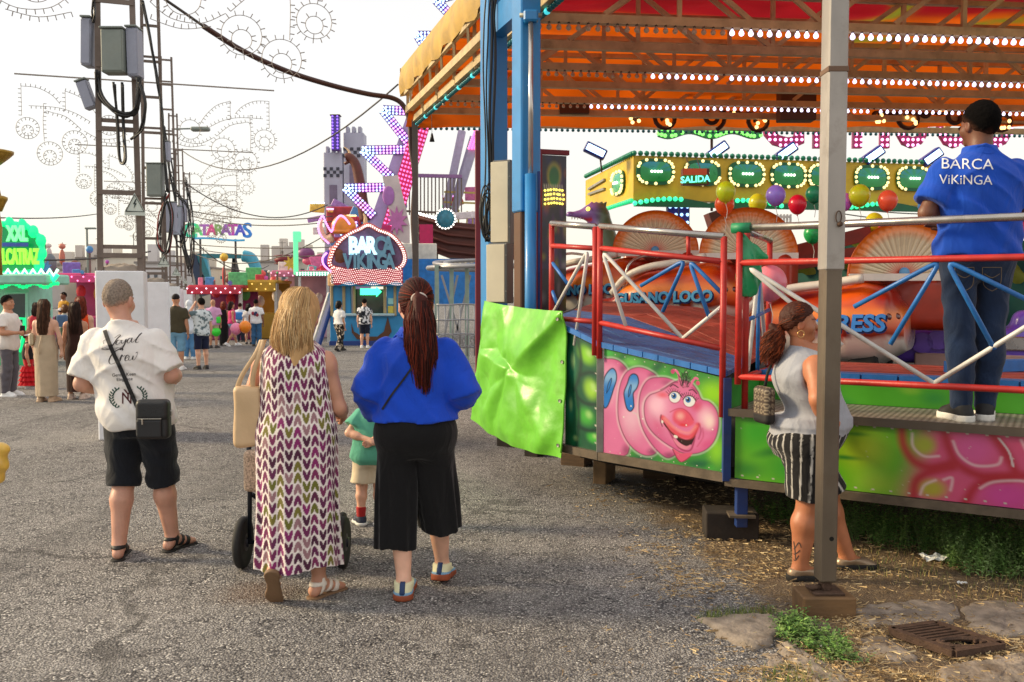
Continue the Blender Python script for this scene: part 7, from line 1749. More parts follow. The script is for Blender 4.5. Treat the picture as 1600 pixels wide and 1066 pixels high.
den=cloth('dark_denim',(30,46,74),.25,.35,260);jn=garment('jeans',att,pants_field(ha,.94,.06,.010,.016,.006,4.0),lo,hi,.010,den)
short_hair(att,ha,(.012,-.012,.72,-.075),.006,(10,8,8),(74,46,34))
shoes(att,ha,.008,mat('black_canvas',(30,30,32),.7),sole_wht,'shoe',.012,.03)
bpy.context.view_layer.update();tr=Tracer(pol);wink=mat('white_ink',(232,232,236),.7)
traced_text(tr,'BARCA',23.5,1511,264,wink,pol,.02,off=.004,sx=1.10);traced_text(tr,'ViKiNGA',21,1509,288,wink,pol,.02,off=.004,sx=1.02)
trj=Tracer(jn);stc=mat('jean_stitch',(120,104,84),.8)
for x0 in(1492,1535):
 for q in([(x0,418),(x0+30,418)],[(x0,418),(x0+2,445),(x0+15,455)],[(x0+30,418),(x0+28,445),(x0+15,455)],[(x0+3,428),(x0+15,434),(x0+27,428)]):ribbon(trj,q,.5,stc,'stitching',jn,.002,4)
 # ------------------------------------------------------------------ lattice lighting masts down the lane
steel=mat('mast_steel',(118,104,96),.6,.2,var=.2,vscale=5,dirt=.4);plin=mat('white_plinth',(232,232,236),.8,var=.06,vscale=3,bump=.25,bscale=20,dirt=.06);cement=mat('rough_cement',(150,138,126),.95,var=.25,bump=.6,bscale=25)
boxg=mat('junction_grey',(128,136,130),.5,var=.12,dirt=.2);boxl=mat('junction_lilac',(150,154,172),.5,var=.1,dirt=.15)
wire=mat('decor_wire',(150,140,132),.6,.2)
MX,MY=[-4.53,-7.39,-10.2,-13.1,-15.9,-18.5],[10.4,18.6,26.8,35.0,43.2,51.4]
ords=['nearest','second','third','fourth','fifth','farthest']
def ladder(i):
 x,y=MX[i],MY[i];t=thing('lattice_mast','%s tall steel ladder mast %s'%(ords[i],['on a white plinth with hanging grey boxes and cable loops','on a white plinth with a green box and tangled cables','on a white plinth, its foot hidden by people','rising behind the third one','with its top just above the cables','where the row of masts ends'][i]),'mast',(x,y,0),.33,'lattice masts down the lane')
 Ht=8.7;w0,w1=.22,.145
 for s in(-1,1):obj('upright',MB().bar((s*w0,0,1.3),(s*w1,0,Ht),.062,.05),steel,t,False)
 z=2.12;k=0
 while z<Ht-.1:
  f=(z-1.3)/(Ht-1.3);w=w0+(w1-w0)*f;obj('rung',MB().bar((-w-.02,-.028,z),(w+.02,-.028,z),.02,.055),steel,t,False)
  if i<3 and k%2==0:obj('rung',MB().bar((-w,.0,z+.10),(w,.0,z+.10),.02,.045),steel,t,False)
  z+=.72;k+=1
 pl=obj('plinth',MB().bbox((0,.16,.97),(.52,.60,1.94),.012),plin,t,False)
 def capf(P):return ell(P,(0,.16,1.93),(.25,.28,.10))+.015*np.sin(P[:,0]*40)*np.sin(P[:,1]*37)
 v,f=sdf_mesh(capf,(-.3,-.2,1.8),(.3,.55,2.1),.03);mesh_obj('cement_cap',v,f,cement,t,False,True)
 # warning sign
 zs_=2.62 if i==0 else 2.3;sx=.17;s=obj('warning_sign',MB().prism([Vector((sx-.11,0,zs_-.04)),Vector((sx+.11,0,zs_-.04)),Vector((sx+.11,0,zs_+.0)),Vector((sx,0,zs_+.22)),Vector((sx-.11,0,zs_+.0))],(0,-.07,0),(0,-.062,0)),mat('sign_pale',(206,214,206),.5),t,False)
 e=mat('sign_ink',(40,52,50),.6);obj('border',MB().tube([Vector((sx+a,-.074,zs_+b))for a,b in((-.098,.005),(.098,.005),(0,.20),(-.098,.005))],.006,5),e,s,False);obj('bolt_mark',MB().prism([Vector((sx+a,0,zs_+b))for a,b in((.012,.15),(-.02,.09),(-.002,.09),(-.012,.035),(.022,.10),(.004,.10),(.022,.15))],(0,-.076,0),(0,-.073,0)),e,s,False)
 return t
masts=[ladder(i)for i in range(6)]
def jbox(i,px,py,wpx,hpx,lab,m=boxg,tilt=0.0,dy=-.12,d=.18):
 y=MY[i]+dy;p=at(px,py,y);k=y/FPX;t=thing('junction_box',lab,'box',p,0,'junction boxes on the masts');M=Matrix.Rotation(tilt,3,'Y');w,h=wpx*k,hpx*k
 obj('case',MB().bbox((0,0,0),(w,d,h),.012,M),m,t,False);obj('door',MB().bbox(M@Vector((0,-d/2-.004,0)),(w*.9,.012,h*.92),.004,M),m,t,False);obj('lid',MB().bbox(M@Vector((0,-.01,h/2+.01)),(w*1.06,d*1.15,.02),.004,M),boxg,t,False)
 return t
jbox(0,180,82,34,66,'square grey green box in the middle of the nearest mast');jbox(0,139,68,15,72,'narrow lilac grey box on the left of the nearest mast',boxl,.03,-.05);jbox(0,211,84,17,74,'narrow lilac grey box on the right of the nearest mast',boxl,-.02,-.05);jbox(0,136,149,17,44,'tilted small grey box hanging off the left of the nearest mast',boxl,-.33,-.05,.1)
jbox(1,243,282,24,50,'green grey box halfway down the second mast',boxg);jbox(1,268,340,14,46,'upright grey box low on the second mast',boxl,0,2.0);jbox(1,261,237,8,30,'small box high on the second mast',boxl,0,1.0)
jbox(2,277,345,16,44,'pale box with cables on the third mast',boxl,.05,-.2);jbox(3,287,330,10,34,'small pale box on the fourth mast',boxl,0,-.2)
def tangle(i,lab,pts,n,r,spread,seed,y=None):
 rr=random.Random(seed);y=y or MY[i]-.2;base=at(pts[0][0],pts[0][1],y);t=thing('cable_tangle',lab,'cable',base,0,'cable tangles on the masts')
 for k in range(n):
  P=[at(px+rr.uniform(-spread,spread),py+rr.uniform(-spread,spread),y+rr.uniform(-.1,.1))for px,py in pts];obj('loop',MB().tube(catmull(P,6),r*rr.uniform(.7,1.2),6),blk if not(k==0 and 'red' in lab)else mat('red_cable',(130,40,34),.5),t,True,True)
tangle(0,'loose black cable loops hanging below the boxes of the nearest mast',[(152,110),(158,150),(185,178),(212,172),(218,125)],5,.014,4,1)
tangle(0,'long black cable loop dangling in the middle of the nearest mast',[(178,130),(184,190),(186,250),(196,250),(194,200),(190,130)],2,.014,2,2)
tangle(0,'black cables sweeping right from the nearest mast to the second',[(214,120),(226,160),(222,200),(206,215)],3,.013,3,3)
tangle(0,'thin cables at the top left of the nearest mast',[(147,0),(146,20),(144,34)],4,.013,3,4)
tangle(1,'thick black cable bundle running down the second mast',[(222,0),(234,60),(246,125),(254,180),(256,240),(262,300)],7,.016,2,5)
tangle(1,'drooping black and red cables at the foot of the second mast',[(262,300),(250,340),(248,380),(262,395),(268,340),(262,310)],5,.013,4,6)
tangle(2,'black cable bundle on the third mast',[(256,200),(266,260),(276,310),(282,360),(296,420)],6,.018,4,7)
tangle(2,'looped dark cables beside the third and fourth masts',[(276,300),(292,330),(286,380),(272,370),(274,320)],4,.016,5,8)
tangle(3,'straggling cables on the far masts',[(290,280),(298,340),(300,400),(296,430)],5,.022,4,9)
# ---- wing shaped light decorations hung across each mast (unlit bulbs on wire)
def wing(i,lab):
 y=MY[i]-.1;x0=MX[i];zb=6.0;t=thing('light_wings',lab,'decoration',(x0,y,zb),.30,'unlit light wings on the masts');S=.00549;r=(.0042,.005,.006,.008,.010)[i]
 obj('bar',MB().tube([(-2.46,0,0),(2.46,0,0)],.016,6),wire,t,False)
 def zp(q,s):return Vector((s*(q[0]-565)*S,0,-(q[1]-325)*S))
 def path(pts,s,name):
  Q=catmull([zp(p,s)for p in pts],6);ticks=MB();acc=0
  w=obj(name,MB().tube(Q,r,4),wire,t,False)
  for a,b in zip(Q[:-1],Q[1:]):
   L_=(b-a).length;d=(b-a).normalized()if L_>0 else Vector((1,0,0));nn=Vector((-d.z,0,d.x))
   while acc<L_:p=a+d*acc;ticks.bar(p,p+nn*.055,r*2.2);acc+=.085
   acc-=L_
  if ticks.v:o=obj('lamp_sockets',ticks,wire,w,False);o['kind']='stuff'
 for s in(-1,1):
  path([(850,445),(850,375)],s,'outline');path([(850,375),(800,395),(760,435),(738,472)],s,'outline');path([(993,470),(993,367)],s,'outline');path([(993,367),(940,370),(895,392),(868,422)],s,'outline')
  path([(770,480),(820,452),(880,436),(970,435)],s,'outline');path([(800,510),(845,470),(890,456),(922,460),(922,560)],s,'outline');path([(922,425),(922,460)],s,'outline');path([(640,505),(680,535),(740,540),(790,515)],s,'outline');path([(640,540),(700,555),(760,545)],s,'outline')
  for cx,cy,R_ in((975,515,38),(822,558,42),(905,602,42),(705,490,36)):
   for q in(1.0,.5):
    if q==.5 and cx==705:continue
    path([(cx+R_*q*math.cos(a),cy+R_*q*math.sin(a)+(R_*.22 if q<1 else 0))for a in np.linspace(0,2*math.pi,14)],s,'ring')
for i,lab in((0,'nearest unlit wing decoration, its wheels hanging into the top of the picture'),(1,'large unlit wing decoration across the second mast'),(2,'smaller unlit wing decoration behind, across the third mast'),(3,'small faint wing decoration across the fourth mast'),(4,'farthest faint wing decoration near the CATARATAS sign')):wing(i,lab)
# ---- wires
thin=mat('grey_wire',(70,64,62),.6)
for lab,a,ya,b,yb,sg_,r in(('thin wire from the roof corner down to the second mast',(622,132),14.4,(285,236),26,.9,.014),('sagging wire from the masts toward the viking ride',(288,285),26.8,(512,320),30,.7,.018),('wire crossing under the CATARATAS sign',(300,395),40,(520,360),33,.8,.02),('long wire at mid height between masts and viking ride',(300,330),35,(520,338),30,.2,.02),('second long wire below it',(300,338),36,(520,346),31,.25,.02),('third long wire above the stalls',(300,382),40,(525,386),33,.1,.02),('fourth long wire above the stalls',(300,388),42,(525,398),33,.2,.02),('wire over the far stalls left of the masts',(-10,340),24,(160,333),40,.1,.02),('dark cable over the left stalls',(40,406),24,(235,393),30,.1,.025),('wire from the lower mast box to the slide',(300,372),40,(420,415),50,.8,.025)):
 cable(lab,sag(at(a[0],a[1],ya),at(b[0],b[1],yb),sg_),r,thin,'overhead wires',5,'overhead_wire')
cable('thin upper end of the hose cable leaving the nearest mast',[at(250,-6,11.2),at(285,18,11.6),at(322,44,12.0)],.018,thin,None,6)
hose=mat('brown_hose',(66,36,32),.55,var=.15)
cable('thick brown hose cable swooping from the masts to the roof corner and down its post',catmull([at(318,41,12.0),at(380,80,12.6),at(450,112,13.1),at(520,134,13.6),at(575,147,14.0),at(612,153,14.2),at(630,165,14.25),at(640,190,14.25),at(642,230,14.25),at(648,280,14.25),at(645,340,14.25),at(648,400,14.25),at(647,470,14.25)],6),.038,hose,None,10,'hose_cable')
cpst=at(645,300,14.42);tag(obj('corner_post',MB().bar((E4.x+.0,E4.y+.02,0),(E4.x,E4.y+.02,HR),.09),mat('post_grey',(96,88,84),.6,.2)),'thin grey corner post of the ride roof behind the brown hose','post')
pend=at(675,215,13.2);pn=thing('pendant_lamp','small dark bulb holder dangling on a wire under the roof corner','lamp',pend);obj('cord',MB().tube([(0,0,.05),(-.005,0,.55)],.004,5),blk,pn,False);obj('holder',MB().lathe([(.012,.06),(.02,.02),(.038,-.06)],10),blk,pn,False,True)
# ------------------------------------------------------------------ distant buildings
bcols=[(206,198,190),(196,188,182),(214,206,192),(202,198,198),(210,200,186)]  # wall colours paled to stand in for distance haze
def bld(px0,px1,py,Y,lab,ci,chim,rows_,cols_,base=0):
 a=at(px0,py,Y);b=at(px1,py,Y);w=b.x-a.x;h=a.z;t=thing('apartment_block',lab,'building',((a.x+b.x)/2,Y,0),0,'far apartment blocks');m=mat('hazed_wall_%d'%ci,bcols[ci%5],.9,var=.1,vscale=.4)
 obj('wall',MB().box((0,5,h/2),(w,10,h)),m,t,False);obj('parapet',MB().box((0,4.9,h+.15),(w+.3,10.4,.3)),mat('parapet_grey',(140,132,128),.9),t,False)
 gl=mat('far_window',(84,88,96),.3);bc=mat('balcony_rail',(130,124,120),.8)
 for r in range(rows_):
  for c in range(cols_):
   x=-w/2+w*(c+.5)/cols_;z=h-2.0-3.0*r
   if z<1:continue
   o=obj('window',MB().box((x,-.02,z),(w/cols_*.42,.1,1.5)),gl,t,False)
   if(c+r)%3==0:obj('balcony',MB().box((x,-.5,z-1.1),(w/cols_*.7,1.0,.9)),bc,t,False)
 for k in range(chim):
  x=-w/2+w*(k+.6)/chim;hh=1.2+1.4*rng.random();obj('chimney',MB().box((x,3,h+.3+hh/2),(.9+.6*rng.random(),.9,hh)),m,t,False)
 obj('antenna',MB().bar((w*.2,3,h),(w*.2,3,h+3.5),.08).bar((w*.2-.6,3,h+3.2),(w*.2+.6,3,h+3.2),.06),thin,t,False)
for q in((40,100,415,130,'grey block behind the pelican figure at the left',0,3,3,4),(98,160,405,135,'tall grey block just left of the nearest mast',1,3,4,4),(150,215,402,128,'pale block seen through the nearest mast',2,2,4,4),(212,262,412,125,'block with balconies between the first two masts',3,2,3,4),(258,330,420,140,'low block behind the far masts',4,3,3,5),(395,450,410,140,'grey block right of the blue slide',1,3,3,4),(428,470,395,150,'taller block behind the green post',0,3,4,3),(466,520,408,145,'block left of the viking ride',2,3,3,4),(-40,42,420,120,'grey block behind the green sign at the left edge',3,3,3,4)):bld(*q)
lp=at(138,456,60);slp=thing('street_lamp','thin far street lamp standing left of the nearest mast','lamp',(lp.x,lp.y,0));zt_=hz(60,357);obj('pole',MB().tube([(0,0,0),(0,0,zt_)],.07,8),boxg,slp,False);obj('head',MB().bbox((.25,0,zt_),(.7,.25,.12),.03),boxg,slp,False)
lp=at(300,202,27);s2l=thing('street_lamp','small street lamp head on an arm beside the third mast','lamp',(lp.x,lp.y,lp.z-.2));obj('arm',MB().bar((-.6,0,.2),(.1,0,.22),.04),boxg,s2l,False);obj('head',MB().bbox((.25,0,.2),(.55,.22,.13),.04),boxg,s2l,False)
# ------------------------------------------------------------------ CATARATAS sign and slide
cs=at(342,371,55);cat=thing('cataratas_sign','rainbow coloured CATARATAS lettering high above the lane','sign',(cs.x,cs.y,cs.z));W_=100/FPX*55
word='CATARATAS';cc=[(60,190,150),(90,190,110),(150,90,160),(200,70,130),(120,150,90),(140,80,170),(170,60,150),(80,80,170),(40,110,180)]
for k,ch in enumerate(word):
 s=1.25 if k in(0,8)else .92;lettering('letter',ch,s,(-W_/2+W_*(k+.5)/9,0,0 if k in(0,8)else .14),(1,0,0),(0,0,1),emis('cat_%d'%k,cc[k],.55),cat,.08,False,bold=.03)
obj('underline',MB().tube([(-W_/2+W_*t,0,-.12+.07*math.sin(6*t))for t in np.linspace(.1,.9,18)],.07,6),emis('cat_line',(70,150,190),.5),cat,False,True);obj('support',MB().bar((-W_*.3,.1,-.1),(-W_*.3,.1,-4.2),.1),thin,cat,False);obj('support',MB().bar((W_*.25,.1,-.1),(W_*.25,.1,-4.2),.1),thin,cat,False)
sl_=thing('water_slide','blue and teal water slide frame beneath the CATARATAS sign','slide',at(340,462,58));tq=mat('slide_teal',(46,120,130),.4);db=mat('slide_navy',(40,56,84),.4);lb=mat('slide_blue',(70,160,186),.35)
B58=lambda x,y:at(x,y,58)
for a,b,w,m in(((302,398),(320,462),.5,db),((312,398),(336,462),.35,tq),((320,400),(330,460),.3,lb),((300,400),(395,401),.28,tq),((366,402),(362,455),.2,thin),((366,402),(378,455),.2,thin),((345,434),(400,434),.2,tq)):obj('beam',MB().bar(B58(*a),B58(*b),w),m,sl_)
obj('chute',MB().tube(catmull([B58(380,400),B58(392,404),B58(400,420),B58(404,440),B58(404,460)],5),.38,8),lb,sl_,True,True);
for k in range(6):obj('rung',MB().bar(B58(304+3*k,404+9*k),B58(314+3*k,404+9*k),.12),thin,sl_)
# ------------------------------------------------------------------ far stalls: counter boxes with awnings, lamps and trophies
def stall(px0,px1,py_top,py_base,lab,wallc,awnc,lampc,lamp=1.6,awn_h=10,win=True,Y=None):
 Y=Y or(CAMH*FPX/(py_base-463));a=at(px0,py_base,Y);b=at(px1,py_base,Y);w=b.x-a.x;h=hz(Y,py_top);t=thing('fair_stall',lab,'stall',((a.x+b.x)/2,Y,0),0,'fairground stalls');k=Y/FPX
 m=mat('stall_%d_%d_%d'%wallc,wallc,.5,var=.2,vscale=2);am=mat('awn_%d_%d_%d'%awnc,awnc,.5,var=.2,vscale=3)
 obj('counter',MB().bbox((0,.9,.5),(w,1.6,1.0),.03),m,t,False)
 for s in(-1,1):obj('post',MB().bar((s*w*.47,.15,1.0),(s*w*.47,.15,h),.09),white_p,t,False)
 obj('back_wall',MB().box((0,2.2,h/2),(w,.1,h)),m,t,False);obj('roof',MB().bbox((0,1.1,h),(w*1.05,2.6,.12),.03),am,t,False);hh=awn_h*k
 obj('awning',MB().bbox((0,-.25,h-hh/2),(w*1.08,.06,hh),.02),am,t,False);n=max(6,int(w/.16))
 bulbs('lamp',[(-w*.52+w*1.04*i/n,-.30,h-hh*(.25+.5*(i%2)))for i in range(n+1)],.028*max(1,Y/34),emis('stall_lamp_%d_%d_%d'%lampc,lampc,lamp),t,False)
 for i in range(max(5,int(w/.3))):
  x=-w*.5+w*(i+rng.random())/max(5,int(w/.3));c=rng.choice([(206,60,80),(80,150,206),(230,190,70),(96,190,120),(190,96,190),(232,226,220),(240,140,170),(230,120,60),(120,110,190)]);m2=mat('orn_%d_%d_%d'%c,c,.5,var=.25,vscale=8);hh2=(.12+.5*rng.random())*Y/40;q=rng.random()
  if q<.4:obj('sign_plate',MB().bbox((x,.2+rng.random(),h+hh2*.6),(hh2*(.5+rng.random()),.08,hh2),.02),m2,t,False)
  elif q<.7:obj('pole',MB().bar((x,.5,h),(x,.5,h+hh2*2.2),.05),steel,t,False);obj('pole_ball',MB().ball((x,.5,h+hh2*2.2),hh2*.32,8,6),m2,t,False,True)
  else:obj('rosette',MB().prism([Vector((x+hh2*(.55 if k_%2 else .28)*math.cos(k_*.3927),0,h+hh2*.6+hh2*(.55 if k_%2 else .28)*math.sin(k_*.3927)))for k_ in range(16)],(0,-.3,0),(0,-.24,0)),m2,t,False)
 if win:
  for i in range(max(2,int(w/.5))):
   x=-w*.45+w*.9*(i+.5)/max(2,int(w/.5));c=rng.choice([(200,60,70),(70,120,190),(220,180,60),(90,170,90),(180,90,170),(220,210,200)]);obj('prize',MB().ball((x,1.6+.2*rng.random(),1.35+.5*rng.random()),.16+.08*rng.random(),8,6,(1,.8,1.3)),mat('prize_%d_%d_%d'%c,c,.7),t,False,True)
 return t
stall(70,165,430,545,'long pink lit stall left of the nearest plinth',(170,60,110),(214,70,130),(255,150,210),1.6,12)
stall(300,378,448,532,'stall with a glowing red and white front right of the far masts',(150,60,110),(196,50,70),(250,230,255),2.4,12)
stall(372,432,440,530,'mustard yellow kiosk with a purple star',(176,136,40),(190,146,40),(255,220,120),1.2,16)
stall(430,520,425,528,'pale pink bumper ride front left of the viking booth',(196,160,176),(206,120,150),(255,190,220),1.2,8)
st_=at(398,445,47);tag(obj('star',MB().prism([st_+Vector(((.55 if k%2==0 else .22)*math.sin(k*math.pi/5),0,(.55 if k%2==0 else .22)*math.cos(k*math.pi/5)))for k in range(10)],(0,-.1,0),(0,.0,0)),mat('star_purple',(150,80,120),.5)),'purple star mounted on the mustard kiosk','star')
# magenta ramp, lamp clutter, signs
for px,py,w,h,Y,c,lab in((440,492,58,30,40,(196,24,130),'magenta ride skirt right of the man with printed back'),(470,470,50,18,42,(206,180,190),'pale slatted ramp above the magenta skirt')):
 p=at(px,py,Y);k=Y/FPX;tag(obj('ride_skirt',MB().bbox(tuple(p),(w*k,.4,h*k),.03),mat('skirt_%d_%d_%d'%c,c,.5,var=.2)),lab,'panel')
def figure(lab,parts,name='stall_figure',cat='figure'):
 t=thing(name,lab,cat,parts[0][0],0,'figures on the stall roofs')
 for c,r,col,sc in parts:obj('piece',MB().ball(tuple(c-parts[0][0]),r*.62,10,8,sc),mat('fig_%d_%d_%d'%col,col,.5),t,False,True)
figure('tall grey and white bird figure on a stall roof right of the green sign',[(at(78,415,30),.35,(110,120,124),(1,1,1.9)),(at(76,395,30),.16,(200,196,190),(1,1,1.8)),(at(75,384,30),.16,(214,206,196),(1.2,1,.8)),(at(83,430,30),.25,(60,90,80),(.8,1,1.4))])
figure('slim orange pink figure standing on a stall roof',[(at(97,402,31),.2,(196,120,100),(.8,.8,2.2)),(at(97,385,31),.16,(206,130,110),(1.2,1,1))]);figure('brown ball on a stick above the left stalls',[(at(117,416,30),.28,(140,80,60),(1,1,1.1))])
figure('red cartoon claw waving above the pink stall',[(at(52,446,23),.2,(206,24,34),(.7,.7,1.6)),(at(68,452,23),.2,(214,30,40),(1.5,.7,.9)),(at(60,440,23),.14,(214,30,40),(1,.7,1))])
figure('red and pink lamp flowers above the far stalls',[(at(400,428,46),.6,(226,90,80),(1.4,.5,.7)),(at(412,436,46),.4,(214,80,160),(1.4,.5,.7)),(at(386,432,46),.4,(230,140,120),(1.2,.5,.8))]);figure('red rocket figures standing before the blue slide',[(at(350,432,45),.3,(206,30,40),(.5,.5,3.0)),(at(360,436,45),.45,(120,60,60),(1,.7,1))])
figure('red spiky pagoda lantern above the pale ride',[(at(444,406,42),.5,(120,30,40),(1.5,.8,.7)),(at(444,400,42),.4,(96,24,34),(2,.8,.25)),(at(444,412,42),.4,(96,24,34),(2,.8,.25))]);figure('purple starburst beside the green post',[(at(478,396,38),.5,(130,80,130),(1.2,.6,.8)),(at(486,408,38),.4,(190,90,120),(1.5,.6,.8)),(at(494,416,38),.4,(214,120,150),(1.2,.6,.8))])
figure('bundle of bright plush toys on the far stalls',[(at(428,440,44),.35,(206,60,60),(1,.8,1.2)),(at(436,444,44),.3,(220,140,110),(.8,.8,1.8)),(at(422,446,44),.3,(90,90,200),(.7,.8,1.4)),(at(452,440,44),.3,(150,60,70),(1.6,.8,.7))])
gp_=at(463,455,34);gpo=thing('green_lit_post','tall mint green lit post left of the viking booth','post',(gp_.x,gp_.y,0));mg=emis('mint_glow',(110,236,170),.7);obj('shaft',MB().bbox((0,0,hz(34,400)*.98),(.16,.16,1.3),.02),mg,gpo,False);obj('head',MB().bbox((.05,0,hz(34,370)),(.3,.16,.4),.03),mg,gpo,False);obj('lower',MB().bar((0,0,0),(0,0,hz(34,420)),.1),steel,gpo,False)
ca_=at(490,428,32);cp=thing('lamp_canopy','mint canopy edge with vertical white lamps left of the viking sign','canopy',(ca_.x,ca_.y,ca_.z));obj('edge',MB().bbox((0,0,0),(1.25,.3,.16),.03),mat('mint_edge',(120,190,160),.5),cp,False);bulbs('lamp',[(-.55+.1*i,-.17,z)for i in range(12)for z in(-.04,.03)],.032,emis('canopy_glow',(220,255,240),1.6),cp,False)
for s in(-.5,.5):obj('post',MB().bar((s,0,-.05),(s,0,-ca_.z),.08),white_p,cp,False)
# ------------------------------------------------------------------ green ALCATRAZ booth at the left edge
Ya=21.5;ka=Ya/FPX;bc_=at(12,560,Ya);alc=thing('alcatraz_booth','green booth with a glowing XXL ALCATRAZ sign at the left edge','booth',(bc_.x,Ya,0));gg=emis('alcatraz_green',(20,226,130),1.15);gd2=mat('booth_mint',(150,206,186),.5,var=.1);gdk=emis('deep_green_glow',(10,130,80),.5)
A_=lambda x,y,dy=0:at(x,y,Ya+dy)-Vector(alc.location)
sb_=[(-40,425),(-44,380),(-30,355),(0,350),(20,350),(40,352),(52,362),(64,372),(66,395),(62,412),(60,424),(30,428),(-10,428)];sgn_=obj('sign_board',MB().prism([A_(*p)for p in sb_],(0,0,0),(0,.2,0)),gdk,alc,False)
obj('sign_rim',MB().tube([A_(*p,-.05)for p in sb_+sb_[:1]],.07,6),gg,alc,False,True)
for i,p in enumerate(((-30,356),(-8,350),(14,349),(34,352),(52,362),(64,376),(65,396),(61,414))):obj('leaf_scroll',MB().ball(tuple(A_(*p,-.08)),.13,10,6,(1,.5,1.2)),gg,sgn_,False,True)
lettering('letters','XXL',.5,A_(27,376,-.14),(1,0,0),(0,0,1),emis('lime_glow',(120,250,150),1.2),sgn_,.03,False,warp=lambda V:V*np.array([.5,1,1]),bold=.02);obj('indigo_strip',MB().bbox(tuple(A_(24,382.5,-.12)),(.62,.04,.10),.01),mat('sign_indigo',(70,90,190),.5),sgn_,False);lettering('letters','ALCATRAZ',.5,A_(28,412,-.14),(1,0,0),(0,0,1),emis('lime_glow2',(150,240,70),1.1),sgn_,.03,False,warp=lambda V:V*np.array([.40,1,1]),bold=.02)
zz_=[A_(-40+130*i/20,434+(5 if i%2 else-5),-.3)for i in range(21)]
obj('canopy',MB().bbox(tuple(A_(22,437)),(2.1,1.2,.24),.04),gd2,alc,False);obj('zigzag',MB().tube(zz_,.05,6),emis('zig_green',(40,240,160),1.4),alc,False);obj('zigzag',MB().tube([p+Vector((0,.02,.12))for p in zz_],.035,6),emis('zig_pale',(200,255,220),1.4),alc,False)
bulbs('lamp',[A_(-40+130*i/24,446+3*math.sin(i),-.3)for i in range(25)],.05,gg,alc,False)
obj('wall',MB().box(tuple(A_(12,505))[:1]+(.6,hz(Ya,445)/2),(1.0,1.1,hz(Ya,445))),gd2,alc,False);obj('window',MB().box((A_(25,480).x,.03,hz(Ya,485)),(.5,.06,.85)),mat('booth_glass',(60,70,74),.15),alc,False);obj('window_frame',MB().tube([A_(9,458,-.02),A_(42,458,-.02),A_(42,515,-.02),A_(9,515,-.02),A_(9,458,-.02)],.04,6),gd2,alc,False);obj('base',MB().box((A_(15,540).x,.0,.38),(1.2,.12,.76)),emis('base_green',(30,150,90),.35),alc,False);obj('neon',MB().tube([A_(20,498,-.1),A_(38,498,-.1),A_(38,522,-.1),A_(30,550,-.1)],.04,6),gg,alc,False)
gold=mat('gold_plastic',(160,124,40),.3,.4);gs=thing('gold_column','gilded ornamental column cut off by the left edge of the picture','ornament',at(-4,430,19));
for py,r0 in((240,.33),(312,.17)):p=at(-6 if py<300 else-2,py,19)-Vector(gs.location);obj('bowl',MB().lathe([(.06,-.25),(r0*.7,-.1),(r0,0),(r0*1.02,.05),(r0*.6,.08)],20,None,tuple(p)),gold,gs,False,True)
obj('shaft',MB().lathe([(.10,0),(.09,.5),(.12,1.0),(.08,1.3),(.13,1.6),(.07,1.9),(.05,2.6)],14),gold,gs,False,True)
# ------------------------------------------------------------------ BARCA VIKINGA booth
Yb=30.0;kb=Yb/FPX;o_=at(575,545,Yb);bv=thing('viking_booth','blue ticket booth under the BARCA VIKINGA sign with a glowing green arrow','booth',(o_.x,Yb,0));Bp=lambda x,y,dy=0.0:at(x,y,Yb+dy)-Vector((o_.x,Yb,0))
tb=mat('booth_blue',(44,140,196),.45,var=.2,vscale=1.5);dkb=mat('booth_navy',(30,60,130),.5)
def qbox(name,x0,x1,y0,y1,dy,d,m,par=None):a,b=Bp(x0,y1,dy),Bp(x1,y0,dy);return obj(name,MB().bbox(((a.x+b.x)/2,dy+d/2,(a.z+b.z)/2),(b.x-a.x,d,b.z-a.z),.02),m,par or bv,False)
qbox('counter_wall',516,632,493,546,0,.3,tb);qbox('left_wall',516,548,446,493,0,.2,tb);qbox('right_wall',604,632,446,493,0,.2,tb);win_=qbox('window',552,600,452,490,.12,.06,mat('booth_dark_glass',(56,64,58),.15));qbox('plinth',514,634,533,549,-.08,.1,dkb)
for x in(518,537,553,601,617,630):qbox('frame_post',x-2,x+2,446,494,-.06,.1,mat('tan_frame',(170,150,110),.6))
qbox('notice',606,615,478,490,-.04,.04,mat('notice_yellow',(206,190,80),.6));qbox('notice',606,615,466,476,-.04,.04,mat('notice_mint',(150,206,206),.6));qbox('sill',538,616,490,494,-.2,.3,mat('sill_pale',(170,196,206),.5))
arw=emis('arrow_glow',(60,250,160),3.0);obj('arrow_light',MB().prism([Bp(x,y)for x,y in((563,451),(588,451),(588,448),(596,456),(588,464),(588,461),(563,461))],(0,-.02,0),(0,.04,0)),arw,bv,False)
shp=mat('painted_ship',(92,56,36),.6);obj('ship_mural',MB().prism([Bp(x,y)for x,y in((549,505),(553,518),(566,526),(590,526),(600,518),(606,495),(612,518),(604,530),(580,533),(558,530),(550,520))],(0,-.03,0),(0,-.01,0)),shp,bv,False)
# wavy red and white lamp canopy
top=[Bp(522+110*i/24,421+2*math.sin(i*.9))for i in range(25)];bot=[Bp(522+110*i/24,443+3*math.sin(i*.8))for i in range(25)]
obj('canopy',MB().prism(top+bot[::-1],(0,-.5,0),(0,-.42,0)),mat('canopy_crimson',(176,50,70),.5),bv,False)
bulbs('canopy_lamp',[top[0].lerp(top[-1],(i+.5*(j%2))/38)*(1-j/7)+bot[0].lerp(bot[-1],(i+.5*(j%2))/38)*(j/7)+Vector((0,-.52,.035*math.sin(i*.5)))for i in range(38)for j in range(8)],.0185,emis('rosy_lamp_glow',(255,226,220),1.2),bv,False,5,4)
qbox('corner_ornament',512,522,428,447,-.5,.2,mat('peach_plastic',(240,190,130),.5));qbox('roof',516,634,438,447,-.45,1.8,tb)
